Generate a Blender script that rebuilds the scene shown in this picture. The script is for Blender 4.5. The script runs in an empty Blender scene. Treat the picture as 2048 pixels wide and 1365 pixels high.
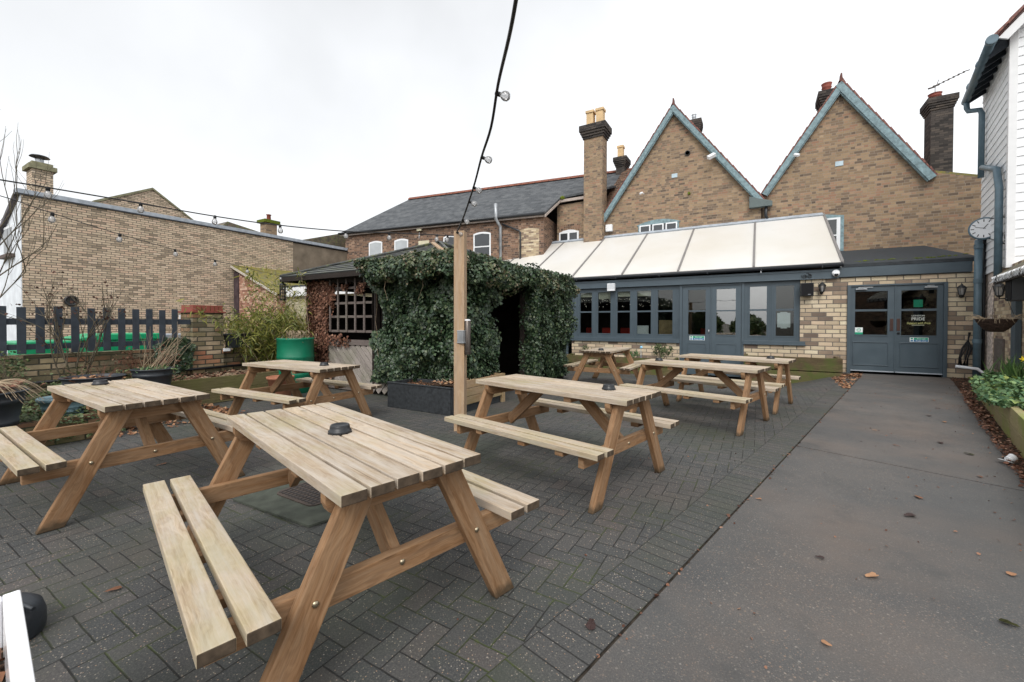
import bpy, bmesh, math, random
import numpy as np
from mathutils import Vector, Matrix, noise
R = math.radians
PI = math.pi
random.seed(7)
rng = np.random.default_rng(7)
scene = bpy.context.scene
col = scene.collection

# ------------------------------------------------------------------ camera
CAM = Vector((-2.0801, -13.9843, 1.312))
A0 = R(30.6); PIT = R(-0.72); ROL = R(0.11)
rt = Vector((math.cos(A0), math.sin(A0), 0)); fl = Vector((-math.sin(A0), math.cos(A0), 0)); zz = Vector((0, 0, 1))
fw = fl*math.cos(PIT)+zz*math.sin(PIT); up = -fl*math.sin(PIT)+zz*math.cos(PIT)
r2 = rt*math.cos(ROL)+up*math.sin(ROL); u2 = -rt*math.sin(ROL)+up*math.cos(ROL)
cd = bpy.data.cameras.new('camera'); cam = bpy.data.objects.new('camera', cd); col.objects.link(cam)
cam.matrix_world = Matrix(((r2.x, u2.x, -fw.x, CAM.x), (r2.y, u2.y, -fw.y, CAM.y), (r2.z, u2.z, -fw.z, CAM.z), (0, 0, 0, 1)))
cd.sensor_width = 36; cd.lens = 830.7/2048*36; cd.shift_y = -26.5/2048
cd.clip_start = 0.05; cd.clip_end = 2000
scene.camera = cam

# ------------------------------------------------------------------ sky and sun (overcast)
SUN_EL, SUN_AZ = R(48), R(160)      # azimuth clockwise from +y
w = bpy.data.worlds.new('World'); scene.world = w; w.use_nodes = True
nt = w.node_tree; nt.nodes.clear()
sk = nt.nodes.new('ShaderNodeTexSky'); sk.sky_type = 'NISHITA'; sk.sun_disc = False
sk.sun_elevation = SUN_EL; sk.sun_rotation = SUN_AZ; sk.dust_density = 5; sk.air_density = 1.2
hs = nt.nodes.new('ShaderNodeHueSaturation'); hs.inputs['Saturation'].default_value = .25
b1 = nt.nodes.new('ShaderNodeBackground'); b1.inputs['Strength'].default_value = .06
b2 = nt.nodes.new('ShaderNodeBackground'); b2.inputs['Color'].default_value = (.97, .985, 1, 1); b2.inputs['Strength'].default_value = .80
tcw = nt.nodes.new('ShaderNodeTexCoord'); cn = nt.nodes.new('ShaderNodeTexNoise'); cn.inputs['Scale'].default_value = 1.3; cn.inputs['Detail'].default_value = 5
cr = nt.nodes.new('ShaderNodeMapRange'); cr.inputs['From Min'].default_value = .3; cr.inputs['From Max'].default_value = .7; cr.inputs['To Min'].default_value = .50; cr.inputs['To Max'].default_value = .80
ad = nt.nodes.new('ShaderNodeAddShader'); ow = nt.nodes.new('ShaderNodeOutputWorld')
L = nt.links.new
L(tcw.outputs['Generated'], cn.inputs['Vector']); L(cn.outputs['Fac'], cr.inputs['Value']); L(cr.outputs['Result'], b2.inputs['Strength'])
L(sk.outputs[0], hs.inputs['Color']); L(hs.outputs[0], b1.inputs['Color'])
L(b1.outputs[0], ad.inputs[0]); L(b2.outputs[0], ad.inputs[1]); L(ad.outputs[0], ow.inputs[0])
sl = bpy.data.lights.new('sun', 'SUN'); sl.energy = 1.15; sl.angle = R(25); sl.color = (1, .97, .92)
so = bpy.data.objects.new('sun', sl); col.objects.link(so)
sdir = Vector((math.sin(SUN_AZ)*math.cos(SUN_EL), math.cos(SUN_AZ)*math.cos(SUN_EL), math.sin(SUN_EL)))
so.rotation_euler = sdir.to_track_quat('Z', 'Y').to_euler(); so.location = (0, -30, 30)
scene.view_settings.view_transform = 'Standard'; scene.view_settings.look = 'None'
scene.view_settings.exposure = 0.38; scene.view_settings.gamma = 1

# ------------------------------------------------------------------ materials
class NB:
    def __init__(s, name):
        s.m = bpy.data.materials.new(name); s.m.use_nodes = True; s.t = s.m.node_tree; s.t.nodes.clear()
        s.out = s.t.nodes.new('ShaderNodeOutputMaterial'); s.p = s.t.nodes.new('ShaderNodeBsdfPrincipled')
        s.t.links.new(s.p.outputs[0], s.out.inputs[0])
    def n(s, typ, **kw):
        d = s.t.nodes.new('ShaderNode'+typ)
        for k, v in kw.items(): setattr(d, k, v)
        return d
    def lk(s, a, b):
        if isinstance(a, (int, float)): b.default_value = a
        elif isinstance(a, tuple): b.default_value = a
        else: s.t.links.new(a, b)
    def mth(s, op, a, b=0.0, c=0.0, clamp=False):
        d = s.n('Math', operation=op, use_clamp=clamp); s.lk(a, d.inputs[0]); s.lk(b, d.inputs[1]); s.lk(c, d.inputs[2]); return d.outputs[0]
    def uv(s):
        d = s.n('UVMap'); x = s.n('SeparateXYZ'); s.lk(d.outputs[0], x.inputs[0]); return d.outputs[0], x.outputs[0], x.outputs[1]
    def obj(s): return s.n('TexCoord').outputs['Object']
    def xyz(s, a, b, c=0.0):
        d = s.n('CombineXYZ'); s.lk(a, d.inputs[0]); s.lk(b, d.inputs[1]); s.lk(c, d.inputs[2]); return d.outputs[0]
    def noise(s, vec, scale, detail=3, rough=.55, dist=0.0, color=False):
        d = s.n('TexNoise'); s.lk(vec, d.inputs['Vector']); d.inputs['Scale'].default_value = scale
        d.inputs['Detail'].default_value = detail; d.inputs['Roughness'].default_value = rough; d.inputs['Distortion'].default_value = dist
        return d.outputs[1 if color else 0]
    def white(s, vec):
        d = s.n('TexWhiteNoise', noise_dimensions='3D'); s.lk(vec, d.inputs[0]); return d.outputs[0]
    def vor(s, vec, scale, feat='F1'):
        d = s.n('TexVoronoi', feature=feat); s.lk(vec, d.inputs['Vector']); d.inputs['Scale'].default_value = scale; return d
    def ramp(s, f, stops, mode='LINEAR'):
        d = s.n('ValToRGB'); e = d.color_ramp; e.interpolation = mode
        while len(e.elements) < len(stops): e.elements.new(.5)
        for i, (p, c) in enumerate(stops):
            e.elements[i].position = p; e.elements[i].color = (*c, 1) if len(c) == 3 else c
        s.lk(f, d.inputs[0]); return d.outputs[0]
    def mix(s, f, a, b, mode='MIX'):
        d = s.n('Mix', data_type='RGBA', blend_type=mode); s.lk(f, d.inputs[0])
        s.lk((*a, 1) if isinstance(a, tuple) and len(a) == 3 else a, d.inputs[6]); s.lk((*b, 1) if isinstance(b, tuple) and len(b) == 3 else b, d.inputs[7]); return d.outputs[2]
    def mr(s, v, a, b, c=0.0, d=1.0):
        n = s.n('MapRange'); s.lk(v, n.inputs[0]); s.lk(a, n.inputs[1]); s.lk(b, n.inputs[2]); s.lk(c, n.inputs[3]); s.lk(d, n.inputs[4]); return n.outputs[0]
    def bump(s, h, strength=.3, dist=.005):
        d = s.n('Bump'); s.lk(h, d.inputs['Height']); d.inputs['Strength'].default_value = strength; d.inputs['Distance'].default_value = dist
        s.lk(d.outputs[0], s.p.inputs['Normal']); return d
    def fin(s, color=None, rough=None, spec=None, metal=None):
        if color is not None: s.lk((*color, 1) if isinstance(color, tuple) and len(color) == 3 else color, s.p.inputs['Base Color'])
        if rough is not None: s.lk(rough, s.p.inputs['Roughness'])
        if spec is not None: s.p.inputs['Specular IOR Level'].default_value = spec
        if metal is not None: s.p.inputs['Metallic'].default_value = metal
        return s.m

MC = {}
def plain(name, c, rough=.6, spec=.5, metal=0, var=.12, nscale=6, bump=0.0):
    if name in MC: return MC[name]
    b = NB(name); o = b.obj(); f = b.noise(o, nscale, 4)
    g = b.mr(f, .3, .7, 1-var, 1+var)
    cc = b.mix(1.0, c, b.xyz(g, g, g), 'MULTIPLY')
    b.fin(cc, b.mr(f, .3, .7, max(0, rough-.08), min(1, rough+.08)), spec, metal)
    if bump: b.bump(b.noise(o, nscale*12, 4), bump, .003)
    MC[name] = b.m; return b.m

def brick(name, stops, mortar, P=.23, a=1.0, H=.075, mw=.010, stain=.25, scol=(.12, .11, .08), bump=.5, offs=.5, gscale=.8, stl=(.5, .75)):
    b = NB(name); uvv, u, v = b.uv()
    wob = b.noise(uvv, 9, 2)
    v2 = b.mth('ADD', v, b.mth('MULTIPLY', b.mth('SUBTRACT', wob, .5), .006))
    u2_ = b.mth('ADD', u, b.mth('MULTIPLY', b.mth('SUBTRACT', wob, .5), .010))
    vr = b.mth('DIVIDE', v2, H); row = b.mth('FLOOR', vr); fv = b.mth('FRACT', vr)
    ro = b.mth('MULTIPLY', b.mth('MODULO', b.mth('ADD', row, 1000), 2.0), offs)
    jit = b.mth('MULTIPLY', b.white(b.xyz(row, 3.3)), .12)
    t = b.mth('ADD', b.mth('ADD', b.mth('DIVIDE', u2_, P), ro), jit); cell = b.mth('FLOOR', t); f = b.mth('FRACT', t)
    ish = b.mth('GREATER_THAN', f, a)
    d1 = b.mth('MINIMUM', f, b.mth('SUBTRACT', 1.0, f)); d2 = b.mth('ABSOLUTE', b.mth('SUBTRACT', f, a))
    du = b.mth('MULTIPLY', b.mth('MINIMUM', d1, d2) if a < 1 else d1, P)
    dv = b.mth('MULTIPLY', b.mth('MINIMUM', fv, b.mth('SUBTRACT', 1.0, fv)), H)
    d = b.mth('MINIMUM', du, dv)
    d = b.mth('ADD', d, b.mth('MULTIPLY', b.mth('SUBTRACT', b.noise(uvv, 60, 3), .5), .006))
    m = b.mr(d, mw*.35, mw*.65)
    idv = b.xyz(cell, row, ish); rnd = b.white(idv)
    big = b.noise(uvv, gscale, 3)
    rr = b.mth('ADD', b.mth('MULTIPLY', rnd, .9), b.mth('MULTIPLY', big, .3)); rr = b.mth('SUBTRACT', rr, .10, clamp=True)
    c = b.ramp(rr, stops)
    fine = b.noise(uvv, 34, 5, .7); c = b.mix(b.mr(fine, .35, .75, 0, .45), c, b.mix(.5, c, scol))
    c = b.mix(m, b.mix(b.noise(uvv, 5, 3), mortar, tuple(x*.6 for x in mortar)), c)
    st = b.mr(b.noise(uvv, .55 if stl[0] > .45 else 1.6, 5, .65), stl[0], stl[1], 0, stain); c = b.mix(st, c, scol)
    b.fin(c, .9, .2)
    b.bump(b.mth('ADD', m, b.mth('MULTIPLY', fine, .4)), bump, .006)
    return b.m

BR_YEL = brick('yellow_stock_brick', [(0, (.26, .205, .15)), (.15, (.42, .335, .24)), (.4, (.60, .48, .35)), (.65, (.70, .56, .41)), (.85, (.66, .48, .35)), (1, (.82, .70, .54))], (.17, .155, .13), stain=.08, mw=.017, bump=.8)
BR_CREAM = brick('cream_facing_brick', [(0, (.13, .10, .085)), (.15, (.26, .195, .15)), (.3, (.48, .38, .27)), (.55, (.68, .58, .41)), (.8, (.62, .47, .34)), (1, (.80, .72, .53))], (.21, .19, .165), stain=.14, P=.315, H=.1145, mw=.020, bump=.9, gscale=1.4)
BR_BROWN = brick('brown_gable_brick', [(0, (.10, .075, .06)), (.16, (.20, .145, .105)), (.45, (.29, .205, .13)), (.7, (.37, .265, .165)), (.85, (.31, .18, .12)), (1, (.45, .34, .22))], (.36, .30, .23), P=.345, a=.66, H=.083, mw=.012, stain=.38, scol=(.13, .105, .08), gscale=.5)
BR_WING = brick('red_brown_wing_brick', [(0, (.06, .042, .036)), (.25, (.13, .08, .06)), (.55, (.20, .12, .08)), (.8, (.26, .15, .10)), (1, (.38, .25, .17))], (.34, .28, .22), P=.345, a=.66, H=.083, mw=.012, stain=.3, scol=(.07, .055, .05))
BR_DARK = brick('sooty_chimney_brick', [(0, (.03, .028, .028)), (.5, (.07, .062, .058)), (1, (.12, .10, .085))], (.05, .045, .04), stain=.4, scol=(.03, .03, .028))
BR_RED = brick('red_outhouse_brick', [(0, (.20, .09, .065)), (.35, (.40, .19, .13)), (.65, (.50, .28, .20)), (1, (.75, .55, .42))], (.30, .24, .20), P=.345, a=.66, stain=.15)
BR_GARDEN = brick('weathered_garden_brick', [(0, (.10, .08, .055)), (.2, (.22, .18, .11)), (.42, (.36, .27, .17)), (.62, (.42, .17, .10)), (.75, (.40, .33, .19)), (.9, (.50, .38, .26)), (1, (.26, .25, .19))], (.085, .08, .065), stain=.85, scol=(.075, .072, .04), mw=.017, bump=1.0, H=.081, P=.245, stl=(.36, .66))
BR_BED = brick('mossy_edging_brick', [(0, (.10, .05, .035)), (.4, (.24, .10, .07)), (.7, (.30, .20, .12)), (1, (.16, .15, .09))], (.07, .065, .05), stain=.8, scol=(.05, .065, .025), mw=.014, stl=(.36, .62))
BR_RUBBLE = brick('old_flaking_brick', [(0, (.13, .09, .075)), (.3, (.30, .22, .16)), (.6, (.50, .39, .25)), (1, (.74, .64, .46))], (.50, .43, .32), stain=.2, scol=(.34, .26, .22), bump=1.0)

def wood(name, cols, rough=.72, feet=False, moss=0.0, mcol=(.30, .31, .10), grain=1.0, knots=True, bump=.35, weather=None):
    b = NB(name); uvv, u, v = b.uv()
    wv = b.xyz(b.mth('MULTIPLY', u, 1.6), b.mth('MULTIPLY', v, 34.0*grain))
    warp = b.noise(b.xyz(b.mth('MULTIPLY', u, 3.0), b.mth('MULTIPLY', v, 9.0)), 1.0, 3, .5)
    wv = b.xyz(b.mth('MULTIPLY', u, 1.4), b.mth('ADD', b.mth('MULTIPLY', v, 30.0*grain), b.mth('MULTIPLY', warp, 9.0)))
    g = b.noise(wv, 1.0, 4, .6)
    fine = b.noise(b.xyz(b.mth('MULTIPLY', u, 6.0), b.mth('MULTIPLY', v, 190.0)), 1.0, 4, .7)
    blot = b.noise(b.xyz(b.mth('MULTIPLY', u, 2.2), b.mth('MULTIPLY', v, 5.0)), 1.0, 4, .6)
    fac = b.mth('ADD', b.mth('MULTIPLY', g, .56), b.mth('ADD', b.mth('MULTIPLY', fine, .34), b.mth('MULTIPLY', blot, .14)))
    c = b.ramp(b.mr(fac, .32, .78), [(i/(len(cols)-1), x) for i, x in enumerate(cols)])
    tone = b.white(b.xyz(b.mth('FLOOR', b.mth('MULTIPLY', v, .45)), 1.0)); g2 = b.mr(tone, 0, 1, .80, 1.16)
    c = b.mix(1.0, c, b.xyz(g2, g2, b.mth('MULTIPLY', g2, .99)), 'MULTIPLY')
    crk = b.mr(b.noise(b.xyz(b.mth('MULTIPLY', u, 1.1), b.mth('MULTIPLY', v, 120.0)), 1.0, 2, .5), .68, .74, 0, .6); c = b.mix(crk, c, tuple(x*.5 for x in cols[0]))
    if knots:
        vo = b.vor(b.xyz(b.mth('MULTIPLY', u, 2.0), b.mth('MULTIPLY', v, 5.5)), 1.0)
        k = b.mr(vo.outputs['Distance'], .03, .10, 1.0, 0.0)
        kk = b.mth('MULTIPLY', k, b.mth('GREATER_THAN', b.white(vo.outputs['Position']), .35))
        c = b.mix(b.mth('MULTIPLY', kk, .75), c, tuple(x*.42 for x in cols[0]))
    if weather:
        wn = b.mr(b.noise(b.xyz(b.mth('MULTIPLY', u, 2.2), b.mth('MULTIPLY', v, 24.0), 3.0), 1.0, 5, .7), .40, .66, 0, weather[1]); c = b.mix(wn, c, weather[0])
    if moss:
        mn = b.mr(b.noise(b.obj(), 2.1, 5, .65), .45, .62, 0, moss); c = b.mix(mn, c, mcol)
    if feet:
        sx = b.n('SeparateXYZ'); b.lk(b.obj(), sx.inputs[0]); hh = b.mth('ADD', sx.outputs[2], b.mth('MULTIPLY', b.mth('SUBTRACT', b.noise(b.obj(), 14, 3), .5), .09))
        c = b.mix(b.mr(hh, .02, .06, .8, 0), c, (.045, .035, .022))
    b.fin(c, rough, .25); b.bump(fac, bump, .004)
    return b.m
W_TOP = wood('weathered_deck_board', [(.17, .115, .072), (.39, .295, .205), (.54, .44, .33), (.64, .55, .445)], moss=.32, mcol=(.34, .31, .14), weather=((.50, .455, .40), .8))
W_LEG = wood('treated_frame_timber', [(.10, .048, .022), (.23, .122, .058), (.34, .20, .105), (.43, .28, .165)], weather=((.33, .245, .165), .4), feet=True)
W_END = plain('sawn_end_grain', (.075, .055, .038), .9, .2, var=.45, nscale=30)
W_POST = wood('pale_post_timber', [(.24, .15, .09), (.36, .245, .15), (.47, .345, .23)], moss=.0, weather=((.42, .35, .28), .5))
W_PLANT = wood('planter_board', [(.24, .14, .07), (.38, .25, .14), (.50, .36, .23)], moss=.3, mcol=(.16, .17, .07), weather=((.42, .36, .28), .4))
W_MOSSY = wood('mossy_sleeper', [(.06, .045, .025), (.13, .095, .05), (.24, .18, .10)], moss=.75, mcol=(.075, .105, .022), bump=.9)
W_SLEEP = wood('green_stained_sleeper', [(.20, .165, .08), (.31, .26, .14), (.40, .34, .20)], moss=.75, mcol=(.20, .25, .05), bump=.7)
W_DECK = wood('grooved_bed_board', [(.10, .085, .045), (.19, .16, .08), (.27, .23, .12)], moss=.5, mcol=(.13, .14, .04))
W_PALE = wood('bleached_fence_board', [(.17, .145, .13), (.34, .30, .275), (.50, .465, .43)], moss=.35, mcol=(.16, .18, .10))
W_DARK = wood('dark_stained_timber', [(.012, .009, .008), (.028, .021, .018), (.05, .038, .033)], knots=False)
W_GREY = wood('silvered_lattice_wood', [(.09, .07, .065), (.17, .14, .13), (.27, .235, .215)], moss=.2, mcol=(.10, .12, .07))

def mat_paving():
    b = NB('herringbone_block_paving'); uvv, u, v = b.uv(); s = .1
    wob = b.noise(uvv, 5, 2)
    x = b.mth('ADD', b.mth('DIVIDE', u, s), b.mth('ADD', 4000.0, b.mth('MULTIPLY', b.mth('SUBTRACT', wob, .5), .10)))
    y = b.mth('ADD', b.mth('DIVIDE', v, s), b.mth('ADD', 4000.0, b.mth('MULTIPLY', b.mth('SUBTRACT', b.noise(uvv, 6, 2), .5), .10)))
    i = b.mth('FLOOR', x); j = b.mth('FLOOR', y); fx = b.mth('FRACT', x); fy = b.mth('FRACT', y)
    k = b.mth('MODULO', b.mth('ADD', b.mth('SUBTRACT', i, j), 8000.0), 4.0)
    def eq(n): return b.mth('COMPARE', k, float(n), .5)
    k1, k2, k3, k0 = eq(1), eq(2), eq(3), eq(0)
    hor = b.mth('ADD', k0, k1)
    lx = b.mth('ADD', fx, k1); ly = b.mth('ADD', fy, k2)
    lenx = b.mth('ADD', 1.0, hor); leny = b.mth('SUBTRACT', 2.0, hor)
    dx = b.mth('MINIMUM', lx, b.mth('SUBTRACT', lenx, lx)); dy = b.mth('MINIMUM', ly, b.mth('SUBTRACT', leny, ly))
    d = b.mth('MULTIPLY', b.mth('MINIMUM', dx, dy), s)
    idx = b.mth('SUBTRACT', i, k1); idy = b.mth('SUBTRACT', j, k2)
    rnd = b.white(b.xyz(idx, idy, hor))
    return finish_paver(b, uvv, d, rnd)
def finish_paver(b, uvv, d, rnd, tint=1.0):
    d = b.mth('ADD', d, b.mth('MULTIPLY', b.mth('SUBTRACT', b.noise(uvv, 70, 2), .5), .003))
    m = b.mr(d, .0015, .0050)
    c = b.ramp(rnd, [(0, (.044, .048, .050)), (.4, (.056, .058, .058)), (.75, (.063, .063, .062)), (.93, (.070, .067, .065)), (1, (.080, .070, .066))])
    spk = b.noise(uvv, 130, 2, .7)
    c = b.mix(b.mr(spk, .48, .66, 0, .6), c, (.14, .132, .12)); c = b.mix(b.mr(b.noise(uvv, 95, 3, .75), .50, .66, 0, .5), c, (.025, .026, .027))
    vo = b.vor(uvv, 100); dot = b.mr(vo.outputs['Distance'], .18, .32, 1.0, 0.0)
    dot = b.mth('MULTIPLY', dot, b.mth('GREATER_THAN', b.white(vo.outputs['Position']), .66))
    dc = b.ramp(b.white(b.mix(.5, vo.outputs['Position'], (.3, .1, .7))), [(0, (.30, .27, .22)), (.5, (.40, .35, .27)), (.75, (.42, .25, .15)), (1, (.55, .52, .47))])
    c = b.mix(b.mth('MULTIPLY', dot, .8), c, dc)
    grn = b.mr(b.noise(uvv, .75, 5, .6), .46, .68, 0, .62); c = b.mix(grn, c, (.045, .056, .036))
    red = b.mr(b.noise(b.mix(1.0, uvv, (7.7, 3.1, 0), 'ADD'), .5, 3), .55, .7, 0, .35); c = b.mix(red, c, (.105, .078, .068))
    mo = b.mr(b.noise(uvv, 2.2, 4, .65), .50, .64)
    jc = b.mix(mo, (.018, .018, .017), (.045, .060, .016))
    c = b.mix(m, jc, c)
    tuft = b.mth('MULTIPLY', b.mr(b.noise(uvv, 26, 4, .7), .56, .66), b.mth('MULTIPLY', mo, b.mr(d, .004, .022, 1.0, 0.0)))
    c = b.mix(b.mth('MULTIPLY', tuft, .8), c, (.065, .085, .02))
    wet = b.mr(b.noise(uvv, 1.1, 4, .6), .45, .65)
    b.fin(c, b.mth('SUBTRACT', .80, b.mth('MULTIPLY', wet, .22)), .42)
    b.bump(b.mth('ADD', m, b.mth('ADD', b.mth('MULTIPLY', spk, .35), b.mth('MULTIPLY', rnd, .3))), .55, .005)
    return b.m
def mat_soldier():
    b = NB('border_block_paving'); uvv, u, v = b.uv()
    v2 = b.mth('DIVIDE', v, .1); row = b.mth('FLOOR', v2); f = b.mth('FRACT', v2)
    dv = b.mth('MULTIPLY', b.mth('MINIMUM', f, b.mth('SUBTRACT', 1.0, f)), .1)
    du = b.mth('MINIMUM', u, b.mth('SUBTRACT', .25, u))
    return finish_paver(b, uvv, b.mth('MINIMUM', dv, du), b.white(b.xyz(row, 5.0)))
def mat_concrete():
    b = NB('exposed_aggregate_concrete'); uvv, u, v = b.uv()
    c = b.ramp(b.noise(uvv, 1.0, 6, .62), [(.3, (.066, .067, .069)), (.5, (.100, .096, .092)), (.7, (.155, .138, .126))])
    for sc, th, k in ((110, .2, .7), (60, .6, .75)):
        vo = b.vor(uvv, sc); dot = b.mr(vo.outputs['Distance'], .22, .36, 1.0, 0.0)
        wr = b.white(vo.outputs['Position']); dot = b.mth('MULTIPLY', dot, b.mth('GREATER_THAN', wr, th))
        dens = b.mr(b.noise(uvv, .9, 3), .38, .62, .35, 1.0)
        dc = b.ramp(b.white(b.mix(.5, vo.outputs['Position'], (.1, .9, .4))), [(0, (.045, .045, .045)), (.3, (.20, .19, .17)), (.6, (.30, .26, .21)), (.8, (.36, .23, .15)), (1, (.45, .43, .39))])
        c = b.mix(b.mth('MULTIPLY', b.mth('MULTIPLY', dot, dens), k), c, dc)
    spk = b.noise(uvv, 150, 3, .75); c = b.mix(b.mr(spk, .38, .62, 0, .62), c, (.045, .045, .046)); sp2 = b.noise(b.mix(1.0, uvv, (5.1, 2.2, 0), 'ADD'), 110, 3, .75); c = b.mix(b.mr(sp2, .55, .72, 0, .6), c, (.20, .18, .155))
    st = b.mr(b.noise(uvv, .8, 5, .6), .48, .66, 0, .6); c = b.mix(st, c, (.135, .106, .088)); ol = b.mr(b.noise(uvv, 1.7, 6, .7), .56, .66, 0, .5); c = b.mix(ol, c, (.055, .055, .054))
    dk = b.mr(b.noise(b.mix(1.0, uvv, (3.7, 9.1, 0), 'ADD'), .45, 4), .45, .7, 0, .5); c = b.mix(dk, c, (.075, .079, .081))
    wet = b.mr(b.noise(uvv, .9, 3), .4, .65)
    b.fin(c, b.mth('SUBTRACT', .78, b.mth('MULTIPLY', wet, .25)), .45)
    b.bump(b.mth('ADD', spk, b.noise(uvv, 70, 3)), .45, .004)
    return b.m
PAVE = mat_paving(); SOLD = mat_soldier(); CONC = mat_concrete()
def mat_soil():
    b = NB('leafy_soil'); o = b.obj(); vo = b.vor(b.mix(.12, o, b.noise(o, 9, 3, color=True)), 34)
    r = b.white(vo.outputs['Position'])
    c = b.ramp(r, [(0, (.02, .014, .010)), (.4, (.05, .032, .022)), (.65, (.13, .065, .04)), (.85, (.22, .12, .075)), (1, (.30, .20, .13))])
    c = b.mix(b.mr(b.noise(o, 3, 3), .4, .6, .1, .75), c, (.022, .017, .012))
    b.fin(c, .9, .2); b.bump(b.mth('ADD', r, vo.outputs['Distance']), 1.0, .02); return b.m
SOIL = mat_soil()
GROUND = plain('bare_ground', (.10, .09, .075), .95, .1, var=.3)
def mat_slate(name, cols, W=.3, H=.2, moss=0.0, mcol=(.12, .13, .05), bump=.6):
    b = NB(name); uvv, u, v = b.uv()
    vr = b.mth('DIVIDE', v, H); row = b.mth('FLOOR', vr); fv = b.mth('FRACT', vr)
    t = b.mth('ADD', b.mth('DIVIDE', u, W), b.mth('MULTIPLY', b.mth('MODULO', b.mth('ADD', row, 1000), 2.0), .5)); cell = b.mth('FLOOR', t); f = b.mth('FRACT', t)
    rnd = b.white(b.xyz(cell, row)); c = b.ramp(rnd, cols)
    e = b.mth('MINIMUM', b.mth('MULTIPLY', b.mth('MINIMUM', f, b.mth('SUBTRACT', 1.0, f)), W), b.mth('MULTIPLY', fv, H))
    m = b.mr(e, .004, .014); c = b.mix(b.mr(m, 0, 1, .7, 0), c, tuple(x*.3 for x in cols[0][1]))
    c = b.mix(b.mr(b.noise(uvv, 3, 5), .45, .7, 0, .35), c, tuple(min(1, x*1.7) for x in cols[-1][1]))
    if moss:
        mm = b.mr(b.noise(uvv, 6.0, 5, .7), .60-.12*moss, .68-.06*moss); c = b.mix(mm, c, b.mix(b.noise(uvv, 20, 3), mcol, tuple(x*1.9 for x in mcol)))
    b.fin(c, .62, .45); b.bump(b.mth('ADD', b.mth('SUBTRACT', 1.0, fv), b.mth('MULTIPLY', rnd, .4)), bump, .02); return b.m
SLATE = mat_slate('blue_grey_slates', [(0, (.030, .035, .040)), (.5, (.055, .061, .068)), (1, (.085, .091, .096))])
TILE_RED = mat_slate('dark_red_clay_tiles', [(0, (.07, .022, .018)), (.5, (.15, .045, .034)), (1, (.20, .075, .05))], .17, .1)
TILE_MOSS = mat_slate('mossy_clay_tiles', [(0, (.07, .06, .045)), (.5, (.11, .09, .065)), (1, (.15, .11, .075))], .2, .12, moss=.9, mcol=(.085, .095, .035))
TILE_YEL = mat_slate('moss_covered_lean_to_tiles', [(0, (.07, .07, .06)), (1, (.13, .12, .09))], .25, .18, moss=2.0, mcol=(.145, .125, .015))
SHINGLE = mat_slate('mossy_felt_shingles', [(0, (.030, .034, .036)), (.5, (.062, .066, .066)), (1, (.12, .125, .12))], .24, .155, moss=.75, mcol=(.085, .095, .035), bump=1.0)
BOARD = plain('white_weatherboarding', (.84, .86, .88), .5, .4, var=.04, nscale=2)
PAINT = plain('slate_grey_paint', (.066, .092, .112), .42, .5, var=.07, nscale=3)
PAINT_D = plain('dark_grey_fence_paint', (.042, .052, .066), .7, .3, var=.25, nscale=9)
GUTTER = plain('black_gutter_plastic', (.022, .025, .03), .35, .5)
LEAD = plain('pale_lead_flashing', (.36, .40, .45), .55, .4, var=.2)
PANEL = None
def mat_panel():
    b = NB('opal_roof_sheet'); o = b.obj(); f = b.noise(o, .35, 3)
    c = b.ramp(f, [(.3, (.60, .575, .52)), (.6, (.66, .65, .625))])
    d = b.mr(b.noise(o, 2.5, 6, .7), .55, .8, 0, .22); c = b.mix(d, c, (.44, .41, .33))
    b.fin(c, .35, .5); return b.m
PANEL = mat_panel()
WHITE = plain('white_paint', (.78, .79, .80), .5, .5, var=.04)
UPVC = plain('white_window_plastic', (.80, .82, .84), .35, .5, var=.03)
RENDER_W = plain('white_painted_render', (.72, .76, .80), .85, .2, var=.12, nscale=3, bump=.3)
RENDER_B = plain('brown_cement_render', (.20, .165, .125), .9, .15, var=.3, nscale=2, bump=.4)
SAGE = plain('flaking_pale_green_paint', (.20, .285, .31), .7, .3, var=.35, nscale=9, bump=.3)
DKGREY = plain('dark_grey_board', (.11, .14, .14), .6, .4)
FELT = plain('black_roofing_felt', (.038, .044, .05), .75, .3, var=.3, nscale=8, bump=.5)
BEIGE = plain('beige_soffit_board', (.42, .36, .32), .7, .3)
BUFF = plain('buff_chimney_pot', (.66, .47, .26), .75, .3, var=.15)
TERRA = plain('terracotta', (.40, .17, .10), .75, .3, var=.2, nscale=10)
REDPOT = plain('red_clay_pot', (.25, .07, .05), .7, .3, var=.2)
RIDGE = plain('red_ridge_tile', (.19, .07, .045), .75, .3, var=.4, nscale=6)
BLACKP = plain('black_plastic', (.016, .018, .021), .38, .5, var=.2)
TUBP = plain('faded_black_tub_plastic', (.028, .034, .042), .5, .5, var=.3, nscale=5, bump=.2)
MEMB = plain('black_weed_membrane', (.030, .034, .038), .62, .4, var=.4, nscale=22, bump=.5)
BLUEP = plain('pale_blue_glazed_pot', (.17, .27, .31), .3, .5, var=.15)
GREEND = plain('green_painted_drum', (.004, .165, .088), .4, .5, var=.2, nscale=3)
GREENB = plain('green_bin_plastic', (.008, .36, .15), .4, .5, var=.08)
GREYB = plain('grey_bin_plastic', (.32, .36, .40), .5, .5)
STEEL = plain('brushed_steel', (.45, .44, .43), .28, .5, metal=1, var=.1)
GALV = plain('galvanised_metal', (.40, .42, .44), .45, .5, metal=.6, var=.2)
BRASS = plain('zinc_bolt', (.45, .38, .27), .35, .5, metal=1)
IRON = plain('black_wrought_iron', (.012, .013, .015), .45, .5)
LAMPM = plain('dark_lamp_metal', (.10, .085, .075), .3, .5, metal=.7)
PIPEG = plain('grey_blue_pipe', (.10, .16, .20), .4, .5, var=.15)
CABLE = plain('black_cable', (.010, .011, .013), .5, .4)
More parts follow.
